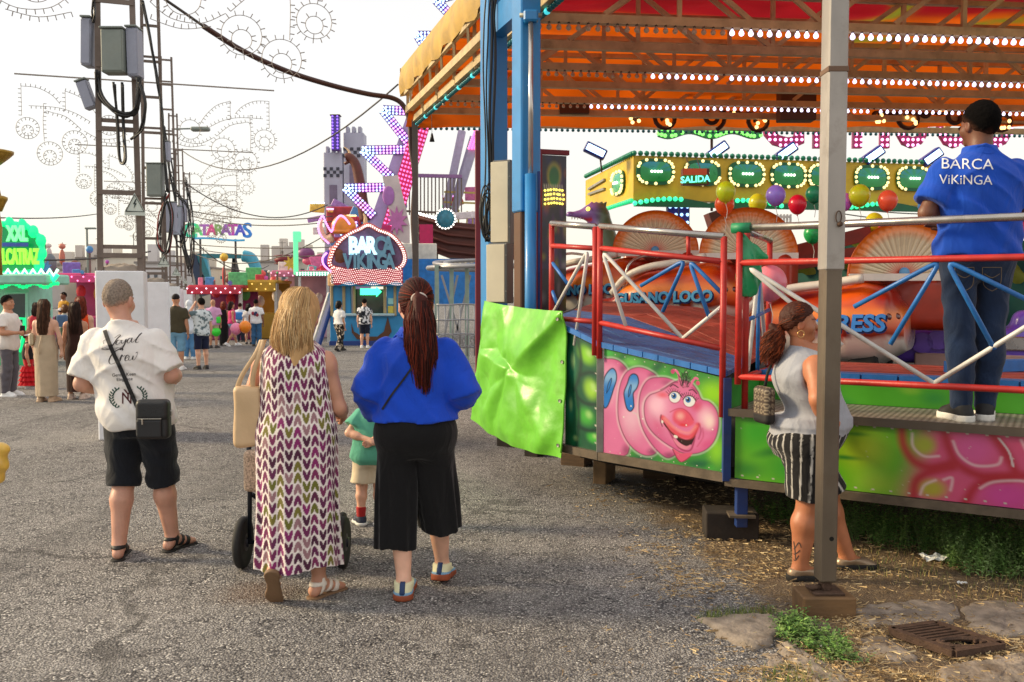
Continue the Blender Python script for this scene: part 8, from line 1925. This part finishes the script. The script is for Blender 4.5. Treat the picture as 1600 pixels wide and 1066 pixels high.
# cloud shaped sign
cl_=smooth_loop([(520,418),(518,398),(530,378),(545,366),(562,358),(576,352),(592,360),(608,366),(620,376),(630,392),(632,408),(620,420),(575,424)],5);sg2=obj('sign_board',MB().prism([Bp(x,y)for x,y in cl_],(0,-.3,0),(0,-.16,0)),mat('sign_dusk',(112,84,120),.5,var=.4,vscale=3),bv,False)
obj('sign_rim',MB().tube([Bp(x,y,-.3)for x,y in cl_+cl_[:1]],.09,6),mat('rim_red',(196,84,80),.5),sg2,False,True)
bulbs('rim_lamp',[Bp(x*q+576*(1-q),y*q+390*(1-q),-.42)for x,y in cl_ for q in(1.02,.97)],.024,emis('white_rim_glow',(255,240,232),1.5),sg2,False,5,4)
lw=emis('letter_ice',(196,240,250),1.1);ls=mat('letter_steel',(110,160,186),.4)
for k,(ch,x)in enumerate(zip('BARCA',(552,566,580,594,607))):lettering('letter',ch,.78,Bp(x,396.5,-.46-.013*k),(1,0,0),(0,0,1),lw if k<3 else ls,sg2,.05,False,warp=lambda V:V*np.array([.70,1,1]),bold=.035)
for k,(ch,x)in enumerate(zip('VIKINGA',(544,555,565,576,586,597,609))):lettering('letter',ch,.66,Bp(x,419,-.46-.013*k),(1,0,0),(0,0,1),ls,sg2,.05,False,warp=lambda V:V*np.array([.70,1,1]),bold=.03)
# horned helmet beside the sign, ringed with lamps
hm=Bp(537,358,-.1)
def helm(P):q=P-V3(*hm);d=ell(q,(0,0,.05),(.42,.26,.42));d=smax(d,-q[:,2]-.14,.02);d=smin(d,ell(q,(0,0,-.10),(.48,.30,.08)),.03);return d
v,f=sdf_mesh(helm,tuple(hm-Vector((.6,.5,.4))),tuple(hm+Vector((.6,.5,.65))),.03);mesh_obj('helmet',v,f,mat('helmet_orange',(236,134,20),.35,var=.2,vscale=4,coat=.4),bv,False,True)
hrn=mat('horn_cream',(214,180,140),.5)
for s,pts in((-1,[(520,372),(510,374),(503,366),(501,352),(504,342)]),(1,[(550,366),(562,364),(570,356),(571,342),(568,334)])):obj('horn',MB().tube(catmull([Bp(x,y,-.15)for x,y in pts],5),[.17-.15*i/20 for i in range(21)],10),hrn,bv,False,True)
bulbs('helmet_lamp',[Bp(x,y,-.3)for x,y in smooth_line([(513,380),(501,368),(497,352),(504,338),(510,350),(518,362),(522,350),(530,338),(538,340),(546,350)],5)],.036,emis('violet_lamp_glow',(226,150,246),1.8),bv,False,5,4)
bulbs('helmet_lamp',[Bp(x,y,-.3)for x,y in smooth_line([(510,396),(504,404),(506,414),(514,422),(524,428),(534,428)],5)],.036,emis('violet_lamp_glow',(226,150,246),1.8),bv,False,5,4)
def face_(P):q=P-V3(*Bp(530,398,-.2));return smin(ell(q,(0,0,.05),(.22,.14,.2)),ell(q,(.05,0,-.15),(.26,.14,.2)),.05)
v,f=sdf_mesh(face_,tuple(Bp(530,398,-.2)-Vector((.5,.3,.5))),tuple(Bp(530,398,-.2)+Vector((.5,.3,.4))),.04);mesh_obj('beard',v,f,mat('beard_brown',(110,60,36),.6,var=.3,vscale=6),bv,False,True);obj('cape',MB().ball(tuple(Bp(514,405,.0)),.3,10,8,(.8,.5,1)),mat('cape_violet',(90,50,170),.5),bv,False,True)
# blue stair stringer left of the booth
lad=thing('booth_stair','blue stair stringer with white edge leaning left of the viking booth','stair',Bp(505,540)+Vector((o_.x,Yb,0)));obj('stringer',MB().bar(at(494,545,29.5),at(520,462,30.3),.25,.1),dkb,lad);obj('edge',MB().bar(at(488,540,29.4),at(514,458,30.2),.06,.1),white_p,lad)
# ------------------------------------------------------------------ the viking ship ride
Yv=34.0;Vp=lambda x,y,dy=0.0:at(x,y,Yv+dy);vr=thing('viking_ship_ride','huge swinging viking ship ride with magenta lamp arm and star spikes','ride',(at(620,460,Yv).x,Yv,0));lil=mat('lilac_steel',(178,160,206),.45,var=.08);mag=mat('magenta_board',(190,36,110),.45)
obj('arm',MB().bar(Vp(655,180,.3),Vp(560,452,.3),.8,.4,(0,1,0)),lil,vr);ab=obj('arm_board',MB().bar(Vp(664,178,-.1),Vp(608,362,-.1),.62,.12,(0,1,0)),mag,vr)
p0,p1=Vp(664,178,-.2),Vp(608,362,-.2);dd=(p1-p0).normalized();nn=Vector((dd.z,0,-dd.x));bulbs('arm_lamp',[p0+dd*(i*.16)+nn*(j-2)*.125 for i in range(int((p1-p0).length/.16))for j in range(5)],.045,emis('hot_pink_glow',(255,120,190),1.5),ab,True,5,4)
pl1=emis('orchid_glow',(240,170,250),1.8);pl2=emis('icy_glow',(190,220,255),2.0);bk_=mat('spike_board',(96,60,130),.5)
for tip,a,b in(((598,172),(645,174),(640,226)),((567,235),(632,234),(612,278)),((540,294),(602,293),(584,338)),((653,56),(676,56),(664,74)),((681,0),(708,-8),(702,22)),((530,355),(560,352),(552,385))):
 sp=obj('spike',MB().bar(Vp(*tip,.05),Vp(*a,.05),.34,.1,(0,1,0)),bk_,vr);obj('spike_edge',MB().bar(Vp(*tip,.05),Vp(*b,.05),.34,.1,(0,1,0)),bk_,sp)
 L1=[];L2=[]
 for e in(a,b):
  q0,q1=Vp(*tip,-.05),Vp(*e,-.05);n_=int((q1-q0).length/.13)+1;dd2=(q1-q0).normalized();nx_=Vector((dd2.z,0,-dd2.x))
  for i in range(n_):
   for j in(-1,0,1):(L2 if(i<4 or(i+j)%5==0)else L1).append(q0+dd2*(.13*i)+nx_*.11*j)
 bulbs('spike_lamp',L1,.045,pl1,sp,True,5,4);bulbs('spike_lamp',L2,.045,pl2,sp,True,5,4)
obj('backdrop_panel',MB().prism([Vp(x,y,-.3)for x,y in((598,276),(622,274),(640,352),(640,385),(616,372))],(0,-.05,0),(0,.05,0)),mat('pale_poster',(206,190,190),.6,var=.2,vscale=2),vr);obj('poster_flower',MB().prism([Vp(620,345,-.38)+Vector(((.42 if k%2 else .22)*math.cos(k*.3142),0,(.42 if k%2 else .22)*1.3*math.sin(k*.3142)))for k in range(20)],(0,-.03,0),(0,.02,0)),mat('poster_violet',(190,110,170),.6),vr);obj('poster_patch',MB().ball(tuple(Vp(607,306,-.38)),.28,12,8,(.8,.1,1.3)),mat('poster_lilac',(170,110,180),.6),vr,True,True)
hull=mat('ship_hull',(88,40,30),.55,var=.25,vscale=3,bump=.3,bscale=8,stretch=(.3,1,4))
obj('hull',MB().prism([Vp(x,y,.6)for x,y in((646,330),(690,345),(760,352),(830,345),(830,400),(760,408),(700,402),(655,385))],(0,0,0),(0,2.0,0)),hull,vr)
for k in range(4):obj('strake',MB().tube([Vp(646+3*k,338+13*k,.5),Vp(700,354+13*k,.5),Vp(760,360+13*k,.5)],.06,6),hull,vr,True,True)
bulbs('hull_lamp',[Vp(648+50*i/11,332+14*i/11,.4)for i in range(12)],.06,emis('white_hull_glow',(255,250,240),2.2),vr,True,6,4)
sh=obj('shield',MB().lathe([(.36,0),(.36,-.08),(.28,-.14),(.05,-.2)],24,Matrix.Rotation(-math.pi/2,3,'X').transposed(),tuple(Vp(696,342,.2))),mat('shield_teal',(40,110,130),.4,var=.3,vscale=6),vr,True,True);bulbs('shield_lamp',[Vp(696,342,.05)+Vector((.37*math.cos(a),0,.37*math.sin(a)))for a in np.linspace(0,6.28,21)[:-1]],.038,emis('white_hull_glow',(255,250,240),1.3),sh,True,6,4)
obj('neck',MB().tube(catmull([Vp(572,345,.2),Vp(566,315,.2),Vp(562,285,.2),Vp(556,258,.2),Vp(547,246,.2),Vp(540,246,.2)],5),[.24-.1*i/25 for i in range(26)],10),mat('dragon_brown',(96,44,32),.5,var=.2),vr,True,True)
obj('horn',MB().tube(catmull([Vp(548,246,.2),Vp(545,236,.2),Vp(538,230,.2)],5),[.07-.06*i/10 for i in range(11)],8),hrn,vr,True,True);obj('jaw',MB().tube([Vp(547,252,.2),Vp(538,256,.2)],.06,8),mat('dragon_brown',(96,44,32),.5),vr,True,True)
for kq,(a,b)in enumerate((((748,205),(700,360)),((722,205),(690,360)),((740,215),(706,330)))):obj('rear_arm',MB().bar(Vp(*a,3+.5*kq),Vp(*b,3+.5*kq),.35,.3),mat('pale_steel',(168,164,190),.5),vr)
bulbs('rear_lamp',[Vp(746-9*i/8,206+26*i/8,2.7)+Vector((.12*j,0,0))for i in range(9)for j in(-1,0,1)],.06,emis('hot_pink_glow',(255,120,190),1.5),vr,True,5,4)
gt=thing('cage_fence','tall pale barred gantry behind the pink arm','fence',Vp(680,440,2.5));obj('top_rail',MB().bar(Vp(632,274,2.5),Vp(722,276,2.5),.12,.14),mat('violet_rail',(150,110,160),.5),gt);obj('bottom_rail',MB().bar(Vp(632,330,2.5),Vp(722,334,2.5),.08),steel,gt);
for k in range(16):obj('bar',MB().bar(Vp(634+5.8*k,276,2.5),Vp(634+5.8*k,336,2.5),.05),steel,gt)
pk2=mat('magenta_banner',(190,30,90),.6);tag(obj('banner',MB().bbox(tuple(Vp(666,372,-.4)),(.5,.06,1.0),.01),pk2),'magenta banner hanging below the ship hull','banner');tag(obj('blue_hoarding',MB().box(tuple(Vp(690,440,-2)),(3.4,.2,1.6)),mat('hoarding_blue',(36,120,196),.5,var=.2)),'blue hoarding behind the small coaster','panel');tag(obj('white_billboard',MB().bbox(tuple(Vp(650,398,-1.5)),(1.5,.1,.8),.02),mat('billboard_cream',(220,212,196),.6,var=.2,vscale=4)),'cream billboard beside the viking sign','panel')
# castle towers with chequered band and a violet lamp mast
for x0,x1,y0,lab in((507,535,238,'left grey castle tower with chequered band'),(538,568,207,'right taller grey castle tower')):
 Yt=38.0;a,b=at(x0,420,Yt),at(x1,y0,Yt);w=b.x-a.x;zt2=b.z;t=thing('castle_tower',lab,'tower',((a.x+b.x)/2,Yt,0),0,'castle towers of the far ride');tm=mat('tower_grey',(176,178,196),.6,var=.12,vscale=1.5)
 obj('shaft',MB().bbox((0,.4,zt2/2),(w,.8,zt2),.03),tm,t,False)
 for k in range(3):obj('merlon',MB().bbox((-w*.3+w*.3*k,.2,zt2+.12),(w*.16,.4,.26),.02),tm,t,False)
 ink2=mat('chequer_ink',(60,62,76),.6);cz_=hz(Yt,y0+26)
 for r in range(3):
  for c in range(6):
   if(r+c)%2==0:obj('chequer',MB().box((-w*.42+w*.168*c,-.012,cz_-.14*r),(w*.16,.03,.13)),ink2,t,False)
 obj('door_mark',MB().bbox((0,-.01,hz(Yt,y0+66)),(w*.4,.04,.8),.01),mat('tower_mark',(120,110,134),.6),t,False)
mm=at(525,236,37.8);ms=thing('lamp_mast','violet and blue lit mast above the left castle tower','mast',(mm.x,mm.y,mm.z));hm_=hz(37.8,181)-mm.z;obj('shaft',MB().bbox((0,0,hm_/2),(.34,.3,hm_),.02),mat('mast_violet',(90,60,150),.4),ms,False);obj('cap',MB().bbox((0,0,hm_),(.42,.36,.05),.01),dk,ms,False);bulbs('lamp',[(x,-.17,.1+z*.13)for z in range(int(hm_/.13))for x in(-.1,.1)],.04,emis('ultraviolet_glow',(150,110,255),1.5),ms,False,5,4)
tag(obj('red_facade',MB().bbox(tuple(at(545,350,37)),(1.8,.2,1.4),.03),mat('facade_red',(176,50,60),.5,var=.4,vscale=3)),'red ornamented facade at the foot of the castle towers','panel')
# ------------------------------------------------------------------ small coaster with railing
Yc=22.0;cs_=thing('small_coaster','small silver roller coaster curve on grey supports beside the tarpaulin','coaster',at(715,545,Yc));rs=mat('track_steel',(150,150,154),.4,.5,var=.1);ctr=at(760,405,Yc+1.2);
def ell_pt(a,rx,ry,z):return Vector((ctr.x+rx*math.cos(a),ctr.y+ry*math.sin(a),z))
zc=hz(Yc,408)
for rx,ry in((1.35,1.5),(1.08,1.2)):obj('rail',MB().tube([ell_pt(a,rx,ry,zc+.12*math.sin(a))for a in np.linspace(1.2,5.4,40)],.045,8),rs,cs_,True,True)
for a in np.linspace(1.3,5.3,26):obj('tie',MB().bar(ell_pt(a,1.06,1.18,zc-.05+.12*math.sin(a)),ell_pt(a,1.38,1.53,zc-.05+.12*math.sin(a)),.05),rs,cs_)
obj('walkway',MB().tube([ell_pt(a,1.5,1.66,zc-.14)for a in np.linspace(1.2,5.4,40)],.06,6),rs,cs_,True,True)
# more of the packed rides behind the viking booth
fr=thing('ride_facade','jumble of bright boards, lamp bars and scaffold behind the viking booth','facade',at(610,470,36.5));rr_=random.Random(4)
for k in range(46):
 x=rr_.uniform(476,648)if k<30 else rr_.uniform(690,752);y=rr_.uniform(318,430)if k<30 else rr_.uniform(296,400);p=at(x,y,35.6+rr_.random()*2.5);c=rr_.choice([(206,50,80),(90,150,210),(232,190,80),(220,120,170),(170,130,200),(226,220,224),(200,70,60),(110,190,190),(210,190,60)]);w_,h_=rr_.uniform(.15,.9),rr_.uniform(.12,.6)
 obj('board',MB().bbox(tuple(p),(w_,.08,h_),.02,Matrix.Rotation(rr_.uniform(-.5,.5),3,'Y')),mat('orn_%d_%d_%d'%c,c,.5,var=.25,vscale=8),fr)
 if k%3==0:bulbs('lamp',[p+Vector((-w_/2+w_*i/6,-.08,h_/2))for i in range(7)],.04,(pl1,pl2,wlit,gl_)[k//3%4],fr)
for k in range(14):a=rr_.uniform(640,750);obj('scaffold',MB().bar(at(a,330,37),at(a+rr_.uniform(-6,6),450,37),.06),mat('scaffold_yellow',(200,180,90),.5),fr)
for y in(300,316,334):obj('scaffold',MB().bar(at(694,y,37),at(752,y+2,37),.07),mat('scaffold_yellow',(200,180,90),.5),fr)
for px in(683,706,730):p=at(px,545,Yc);obj('support',MB().bar((p.x,p.y,0),(p.x,p.y,zc-.1),.10),mat('support_mint',(140,160,150),.5),cs_)
for a,b in(((690,430),(725,545)),((715,430),(690,545)),((735,430),(708,540))):obj('brace',MB().bar(at(*a,Yc),at(*b,Yc),.05),rs,cs_)
fn=thing('coaster_railing','curved tubular queue railing below the small coaster','railing',at(715,550,19.5));
for py in(476,500,522,543):obj('rail',MB().tube([at(682+72*i/8,py+.6*math.sin(i),19.5-.0*i)for i in range(9)],.02,6),rs,fn,True,True)
for k in range(7):obj('post',MB().tube([at(684+11.5*k,476,19.5),at(684+11.5*k,556,19.5)],.018,6),rs,fn,True,True)
for k in range(5):c=at(692+13*k,532,19.45);obj('scroll',MB().tube([c+Vector((.12*math.cos(a),0,.12*math.sin(a)))for a in np.linspace(0,6.28,18)],.012,5),rs,fn,True,True)
# far clutter seen under the roof, behind the cars
for x0,x1,y0,y1,Y,c,lab in((1128,1235,335,362,24,(190,186,182),'pale slatted fence seen between the fan hoods'),):
 t=thing('slat_fence',lab,'fence',at((x0+x1)/2,y1,Y));
 for k in range(22):obj('slat',MB().bar(at(x0+(x1-x0)*k/21,y0,Y),at(x0+(x1-x0)*k/21,y1+30,Y),.05),white_p,t)
 obj('rail',MB().bar(at(x0,y0+4,Y),at(x1,y0+4,Y),.06),white_p,t);obj('rail',MB().bar(at(x0,y1,Y),at(x1,y1,Y),.06),white_p,t)
tag(obj('dark_ramp',MB().bar(at(1108,350,22),at(1150,336,22),.6,.5),hull),'dark brown ramp end seen between the fan hoods','ramp')
for k,(y0,lab)in enumerate(((322,'upper wire behind the balloons at the right'),(333,'lower wire behind the balloons at the right'))):cable(lab,sag(at(1310,y0,30),at(1620,y0-3,30),.3),.02,thin,'overhead wires',5,'overhead_wire')
yc=at(-2,726,4.6)
v,f=sdf_mesh(lambda P:smin(ell(P-V3(*yc),(0,0,.06),(.055,.05,.05)),ell(P-V3(*yc),(-.01,0,-.02),(.05,.05,.075)),.03)+.008*np.sin(P[:,2]*60+P[:,0]*40),tuple(yc-Vector((.12,.12,.16))),tuple(yc+Vector((.12,.12,.18))),.008)
yb=thing('yellow_bag','shiny yellow bag corner entering at the left edge of the picture','bag',(yc.x,yc.y,yc.z-.1));mesh_obj('pouch',v,f,mat('yellow_satin',(214,172,70),.35,var=.2,vscale=12,coat=.3),yb,True,True);obj('cord',MB().tube([yc+Vector((-.02,0,.1)),yc+Vector((-.06,0,.35)),yc+Vector((-.12,.02,.6))],.008,6),gold,yb,True,True)
# ------------------------------------------------------------------ people further down the lane
SK={'l':skin_mat('light',(214,164,138)),'m':skin_mat('mid',(190,136,106)),'d':skin_mat('dark',(130,86,62))}
HC={'black':(24,20,19),'brown':(74,48,34),'dkbrown':(48,30,24),'red':(110,44,28),'grey':(120,110,104),'chest':(98,62,40)}
def bgp(label,px,foot,head,rz,base,skin,top,bottom,hair,shoe,arms=None,legs=None,wide=1.0,limb=1.0,deep=1.0,yaw=0.0,extra=None,hs=1.0,grp='people strolling down the lane'):
 g=athz(px,foot);Y=g.y;H=hz(Y,head);h=Human(H,base,wide,deep,yaw=yaw,arms=arms,legs=legs,limb=limb,hs=hs);t=person(label,(g.x,Y,gz(g.x,Y)),rz,grp)
 vx=.017 if Y<18 else .024;hv=.012 if Y<18 else .017;put_body(t,h,SK[skin],vx,hv,.012 if Y<18 else .02);lo,hi=bounds(h,.25)
 k=h.k
 if top:
  kind,c,hem=top[:3];m=cloth('c_%d_%d_%d'%c,c)if len(top)<4 else cloth('p_'+label[:14],(255,255,255),attr='paint');cf=None if len(top)<4 else top[3]
  fld=tee_field(h,hem,{'tee':.62,'long':1.85,'tank':0}[kind],.016,.030,1.43,.008,rng.random()*6);garment('shirt',t,fld,lo,hi,vx*.85,m,cf)
 if bottom:
  kind,c,z=bottom[:3];m=cloth('c_%d_%d_%d'%c,c)if len(bottom)<4 else cloth('q_'+label[:14],(255,255,255),attr='paint');cf=None if len(bottom)<4 else bottom[3]
  if kind=='pants':garment('trousers' if z<.3 else 'shorts',t,pants_field(h,.95,z,.014,.028,.007,rng.random()*6),lo,hi,vx*.85,m,cf)
  else:
   w0={'dress':0,'skirt':0}[kind];zs=[z*k,(z+.95)/2*k,.84*k,.92*k,1.04*k,1.12*k]+([1.22*k,1.30*k,1.36*k,1.40*k]if kind=='dress' else[]);fl=bottom[4]if len(bottom)>4 else .17
   rx=[fl,(fl+.18)/2,.192,.19,.152,.150]+([.158,.165,.15,.10]if kind=='dress' else[]);ry=[fl*.9,(fl*.9+.14)/2,.145,.142,.115,.112]+([.122,.12,.10,.075]if kind=='dress' else[])
   loft(t,'dress' if kind=='dress' else 'skirt',zs,[q*k*wide for q in rx],[q*k for q in ry],[0]*len(zs),[.0]*len(zs),60,50,m,None,lambda Z,T:.03*np.sin(7*T+2*Z)*np.clip((.85*k-Z)/.6,0,1))
 if hair:
  kind,c,ln=hair;col=np.array(lin(HC[c])[:3])
  if kind=='bald':pass
  elif kind=='short':
   short_hair(t,h,(.012,-.012,.65,-.066),hv,HC[c],(150,110,88))
  elif kind=='cap':cp_=sdf_mesh(lambda P:np.minimum(hair_cap(h,P,.016,.02,.2,-.02),ell(h.headloc(P),(0,.10,.045),(.06,.07,.012))*k),h.hc-.2*k,h.hc+.22*k,hv);mesh_obj('cap',cp_[0],cp_[1],cloth('cap_%s'%c,HC[c]),t,False,True)
  elif kind=='hijab':
   cp_=sdf_mesh(lambda P:smin(smax(ell(h.headloc(P),(0,-.01,.01),(.092,.112,.118)),-ell(h.headloc(P),(0,.12,-.02),(.055,.06,.075)),.01)*k,stack(P,np.array([1.15,1.32,1.42,1.5])*k,np.array([.20,.19,.12,.09])*k,np.array([.15,.14,.11,.10])*k),.04),h.hc-np.array([.3,.3,.5]),h.hc+.2,hv);mesh_obj('headscarf',cp_[0],cp_[1],cloth('white_scarf',(222,226,234)),t,False,True)
  else:
   def cf_(P):
    d=hair_cap(h,P,.018,-.02,.5,-.10);q=h.headloc(P);L_=ln;d2=stack(q,np.array([-L_,-L_*.6,-.12,.0]),np.array([.07,.105,.100,.085]),np.array([.025,.042,.06,.08]),None,np.array([-.085,-.085,-.055,-.02]),2.2);return smin(d,np.maximum(d2,q[:,1]-.03)*k,.03)
   cp_=sdf_mesh(cf_,h.hc-np.array([.22,.25,ln*k+.1]),h.hc+.2,hv);sv=strands(200 if Y<18 else 90,fall_path(h,(ln-.02)*k,.03,.006,-2.9,-.2),.005 if Y<18 else .008,[col*q for q in(.7,1.0,1.35,1.7)],int(px));hair_obj(t,cp_,sv,col)
 if shoe:shoes(t,h,vx*.7,mat('shoe_%d_%d_%d'%shoe,shoe,.6),mat('shoe_%d_%d_%d'%shoe,shoe,.6),'shoe',.012,.02)
 if extra:extra(t,h)
 return t
def pat(c0,c1,sc,th,seed):
 def f(v):k=(fbm(v[:,0]*sc+9+v[:,1]*sc*.7,v[:,2]*sc+5,seed,2)>th)[:,None];return np.where(k,np.array(lin(c1)[:3]),np.array(lin(c0)[:3]))
 return f
R90=math.pi/2
walk={('k',-1):(-.09,.10,.49),('a',-1):(-.09,.20,.10),('k',1):(.09,.0,.47),('a',1):(.09,-.22,.12),('p',1):.5}
def phone(t,h):w=h.arm[1][2];obj('phone',MB().bbox((float(w[0])-.03,float(w[1])+.05,float(w[2])+.05),(.02,.08,.14),.006),sole_blk,t,False)
bgp('young man in white tee and grey trousers looking at his phone at the left edge',16,620,463,-R90,MALE,'m',('tee',(226,220,214),.78),('pants',(96,92,100),.07),('short','black',0),(232,232,232),{('e',1):(.25,.03,1.08),('w',1):(.16,.26,1.08),('e',-1):(-.25,.03,1.08),('w',-1):(-.12,.28,1.08)},walk if False else None,1.08,extra=phone)
def beigex(t,h):
 k=h.k;obj('tie_ribbon',MB().tube([(0,-.13*k,1.12*k),(-.02,-.175*k,.95*k),(-.01,-.18*k,.80*k)],.008,5),mat('beige_ribbon',(196,172,142),.7),t,False,True);obj('shoulder_bag',MB().bbox((-.2*k,-.02,1.05*k),(.07,.2,.2),.03),mat('pale_leather',(196,180,150),.5),t,False)
bgp('woman in a long beige halter dress with waist length brown hair',74,628,470,0,FEM,'l',None,('skirt',(186,166,140),.10,None,.17)[:3],('long','brown',.47),(190,160,130),{('e',1):(.24,-.01,1.08),('w',1):(.24,.04,.84)},extra=beigex)
bgp('woman in a dark brown dress with long dark hair and a white purse',121,624,474,.15,FEM,'m',None,('dress',(58,34,28),.14),('long','dkbrown',.45),(200,176,160),None,None,.95,extra=lambda t,h:obj('purse',MB().bbox((.26,.0,1.0),(.06,.22,.16),.03),mat('purse_white',(206,206,210),.5),t,False))
bgp('redheaded woman in an orange dress half hidden behind the brown dress',130,612,465,.1,FEM,'l',None,('dress',(226,74,24),.50),('long','red',.30),(200,160,140))
def ruffles(t,h):
 k=h.k
 for j in range(4):loft(t,'ruffle',[(.10+.14*j)*k,(.17+.14*j)*k,(.26+.14*j)*k],[q*k for q in(.30-.02*j,.26-.02*j,.21-.015*j)],[q*k for q in(.30-.02*j,.26-.02*j,.21-.015*j)],[0]*3,[0]*3,70,8,cloth('flamenco_red',(196,24,34)),None,lambda Z,T:.09*np.sin(14*T+j))
 mesh_obj('hat',*sdf_mesh(lambda P:smin(hair_cap(h,P,.02,.02,.1,.0),np.maximum(ell(h.headloc(P),(0,0,.03),(.17,.19,.02)),-1),.02),h.hc-.25,h.hc+.25,.014),cloth('white_hat',(214,210,214)),t,False,True)
bgp('little girl in a red ruffled flamenco dress and white hat',46,607,520,-1.2,CHILD,'m',('tank',(30,26,30),.9),('pants',(190,24,34),.5),('short','black',0),(226,226,226),None,None,hs=1.25,extra=ruffles)
bgp('dark haired woman behind the beige dress, her face turned aside',60,580,474,.4,FEM,'m',('tank',(196,60,70),.9),('pants',(50,50,60),.07),('long','dkbrown',.22),(60,50,50))
bgp('woman with light brown hair and a blue denim backpack between the dresses',104,556,477,0,FEM,'l',('tank',(196,190,180),.92),('pants',(90,110,90),.45),('long','chest',.16),(226,226,220),extra=lambda t,h:mesh_obj('backpack',*sdf_mesh(lambda P:rbox(P,(0,-.2,1.14*h.k),(.14,.08,.2),.06),(-.2,-.35,.8),(.2,-.05,1.5),.025),cloth('denim_blue',(80,104,140)),t,False,True))
bgp('person in a white sun hat and black clothes beyond the dresses',96,545,482,.3,FEM,'m',('tee',(30,28,32),.85),('pants',(34,32,36),.07),('short','black',0),(60,50,50),extra=lambda t,h:mesh_obj('hat',*sdf_mesh(lambda P:smin(hair_cap(h,P,.03,.02,.1,.0),ell(h.headloc(P),(0,0,.03),(.2,.21,.025)),.02),h.hc-.25,h.hc+.25,.02),cloth('white_hat',(214,210,214)),t,False,True))
bgp('stall worker in mustard yellow standing by the pink stall',101,535,457,2.6,MALE,'d',('tee',(190,140,40),.82),('pants',(40,40,50),.07),('short','black',0),(40,36,36))
bgp('man in olive tee and light denim shorts beside the second plinth',277,578,460,.1,MALE,'m',('tee',(70,64,48),.84),('pants',(112,158,190),.42),('cap','black',0),(230,230,230),None,None,1.08)
bgp('woman in white headscarf and long white top with jeans',297,562,470,0,FEM,'l',('long',(222,228,238),.72),('pants',(84,132,176),.07),('hijab','black',0),(226,226,226))
bgp('boy in leaf patterned white shirt and navy shorts with a hand on his head',316,577,466,.75,MALE,'l',('tee',(210,220,224),.80,pat((214,222,226),(92,110,116),22,.56,4)),('pants',(28,34,60),.48),('short','black',0),(40,36,38),{('e',-1):(-.30,.06,1.28),('w',-1):(-.12,.10,1.56)},None,.95)
bgp('bald man in pink shirt and khaki shorts with a shoulder strap',334,544,468,.0,MALE,'m',('tee',(214,160,200),.80),('pants',(180,166,140),.46),('bald','grey',0),(60,56,56),None,None,1.15,extra=lambda t,h:obj('bag',MB().bbox((.2,-.1,.9),(.12,.1,.2),.02),mat('grass_bag',(60,210,70),.5),t,False))
bgp('red haired woman in a long black dress beside the pink shirt',350,540,472,.1,FEM,'m',None,('dress',(26,24,27),.08),('long','red',.2),(40,36,36))
bgp('girl in pink camisole and denim shorts walking to the right',363,541,472,-1.0,FEM,'m',('tank',(214,60,120),.86),('pants',(120,150,184),.66),('long','dkbrown',.24),(236,236,236),None,walk)
bgp('person in white tee with a small blue backpack among the far crowd',376,534,474,0,MALE,'l',('tee',(214,222,232),.85),('pants',(40,44,60),.07),('short','dkbrown',0),(60,56,56),extra=lambda t,h:mesh_obj('backpack',*sdf_mesh(lambda P:rbox(P,(0,-.2,1.1*h.k),(.14,.08,.18),.05),(-.2,-.35,.8),(.2,-.05,1.5),.03),cloth('sky_blue_bag',(70,130,200)),t,False,True))
bgp('dark haired woman in black skirt left of the man with printed back',389,538,475,.1,FEM,'m',('tee',(210,206,206),.9),('pants',(40,36,40),.62),('long','black',.2),(40,36,36))
def printback(t,h):
 k=h.k
 for x,c in((-.07,(150,40,60)),(-.0,(40,50,90)),(.07,(150,60,50)),(.03,(40,40,60))):obj('print',MB().ball((x,-.155*k,1.17*k+.03*math.sin(x*60)),.05,8,6,(1,.25,1.2)),mat('print_%d'%c[0],c,.7),t,False,True)
bgp('man in white tee with a dark printed back and blue jeans',401,541,468,0,MALE,'d',('tee',(230,230,232),.82),('pants',(58,100,140),.07),('short','black',0),(60,50,46),None,None,1.08,extra=printback)
bgp('woman in white tee and black floral trousers walking past the viking booth',531,549,471,-.6,FEM,'m',('tee',(226,224,224),.92),('pants',(28,26,28),.10,pat((26,24,26),(206,190,170),26,.60,6)),('long','black',.14),(40,36,36),None,walk,1.12)
bgp('man in black and white patterned shirt waiting at the viking booth',570,544,467,0,MALE,'l',('tee',(220,220,224),.82,pat((224,224,228),(30,34,44),20,.5,7)),('pants',(30,34,50),.50),('short','black',0),(220,220,222))
bgp('boy in a dark teal tee beside the man in patterned shirt',597,536,484,0,MALE,'l',('tee',(40,90,130),.82),('pants',(150,180,190),.30),('short','black',0),(200,200,200),hs=1.12)
for px,py,r,c,lab in((369,514,9,(240,140,176),'pink balloon held low beside the girl in camisole'),(383,511,9.5,(246,140,30),'orange balloon beside the pink one in the lane'),(338,519,7,(60,226,60),'green balloon behind the pink shirted man')):balloon(px,py,r,28.5,c,lab,1.05,'balloons carried in the lane')
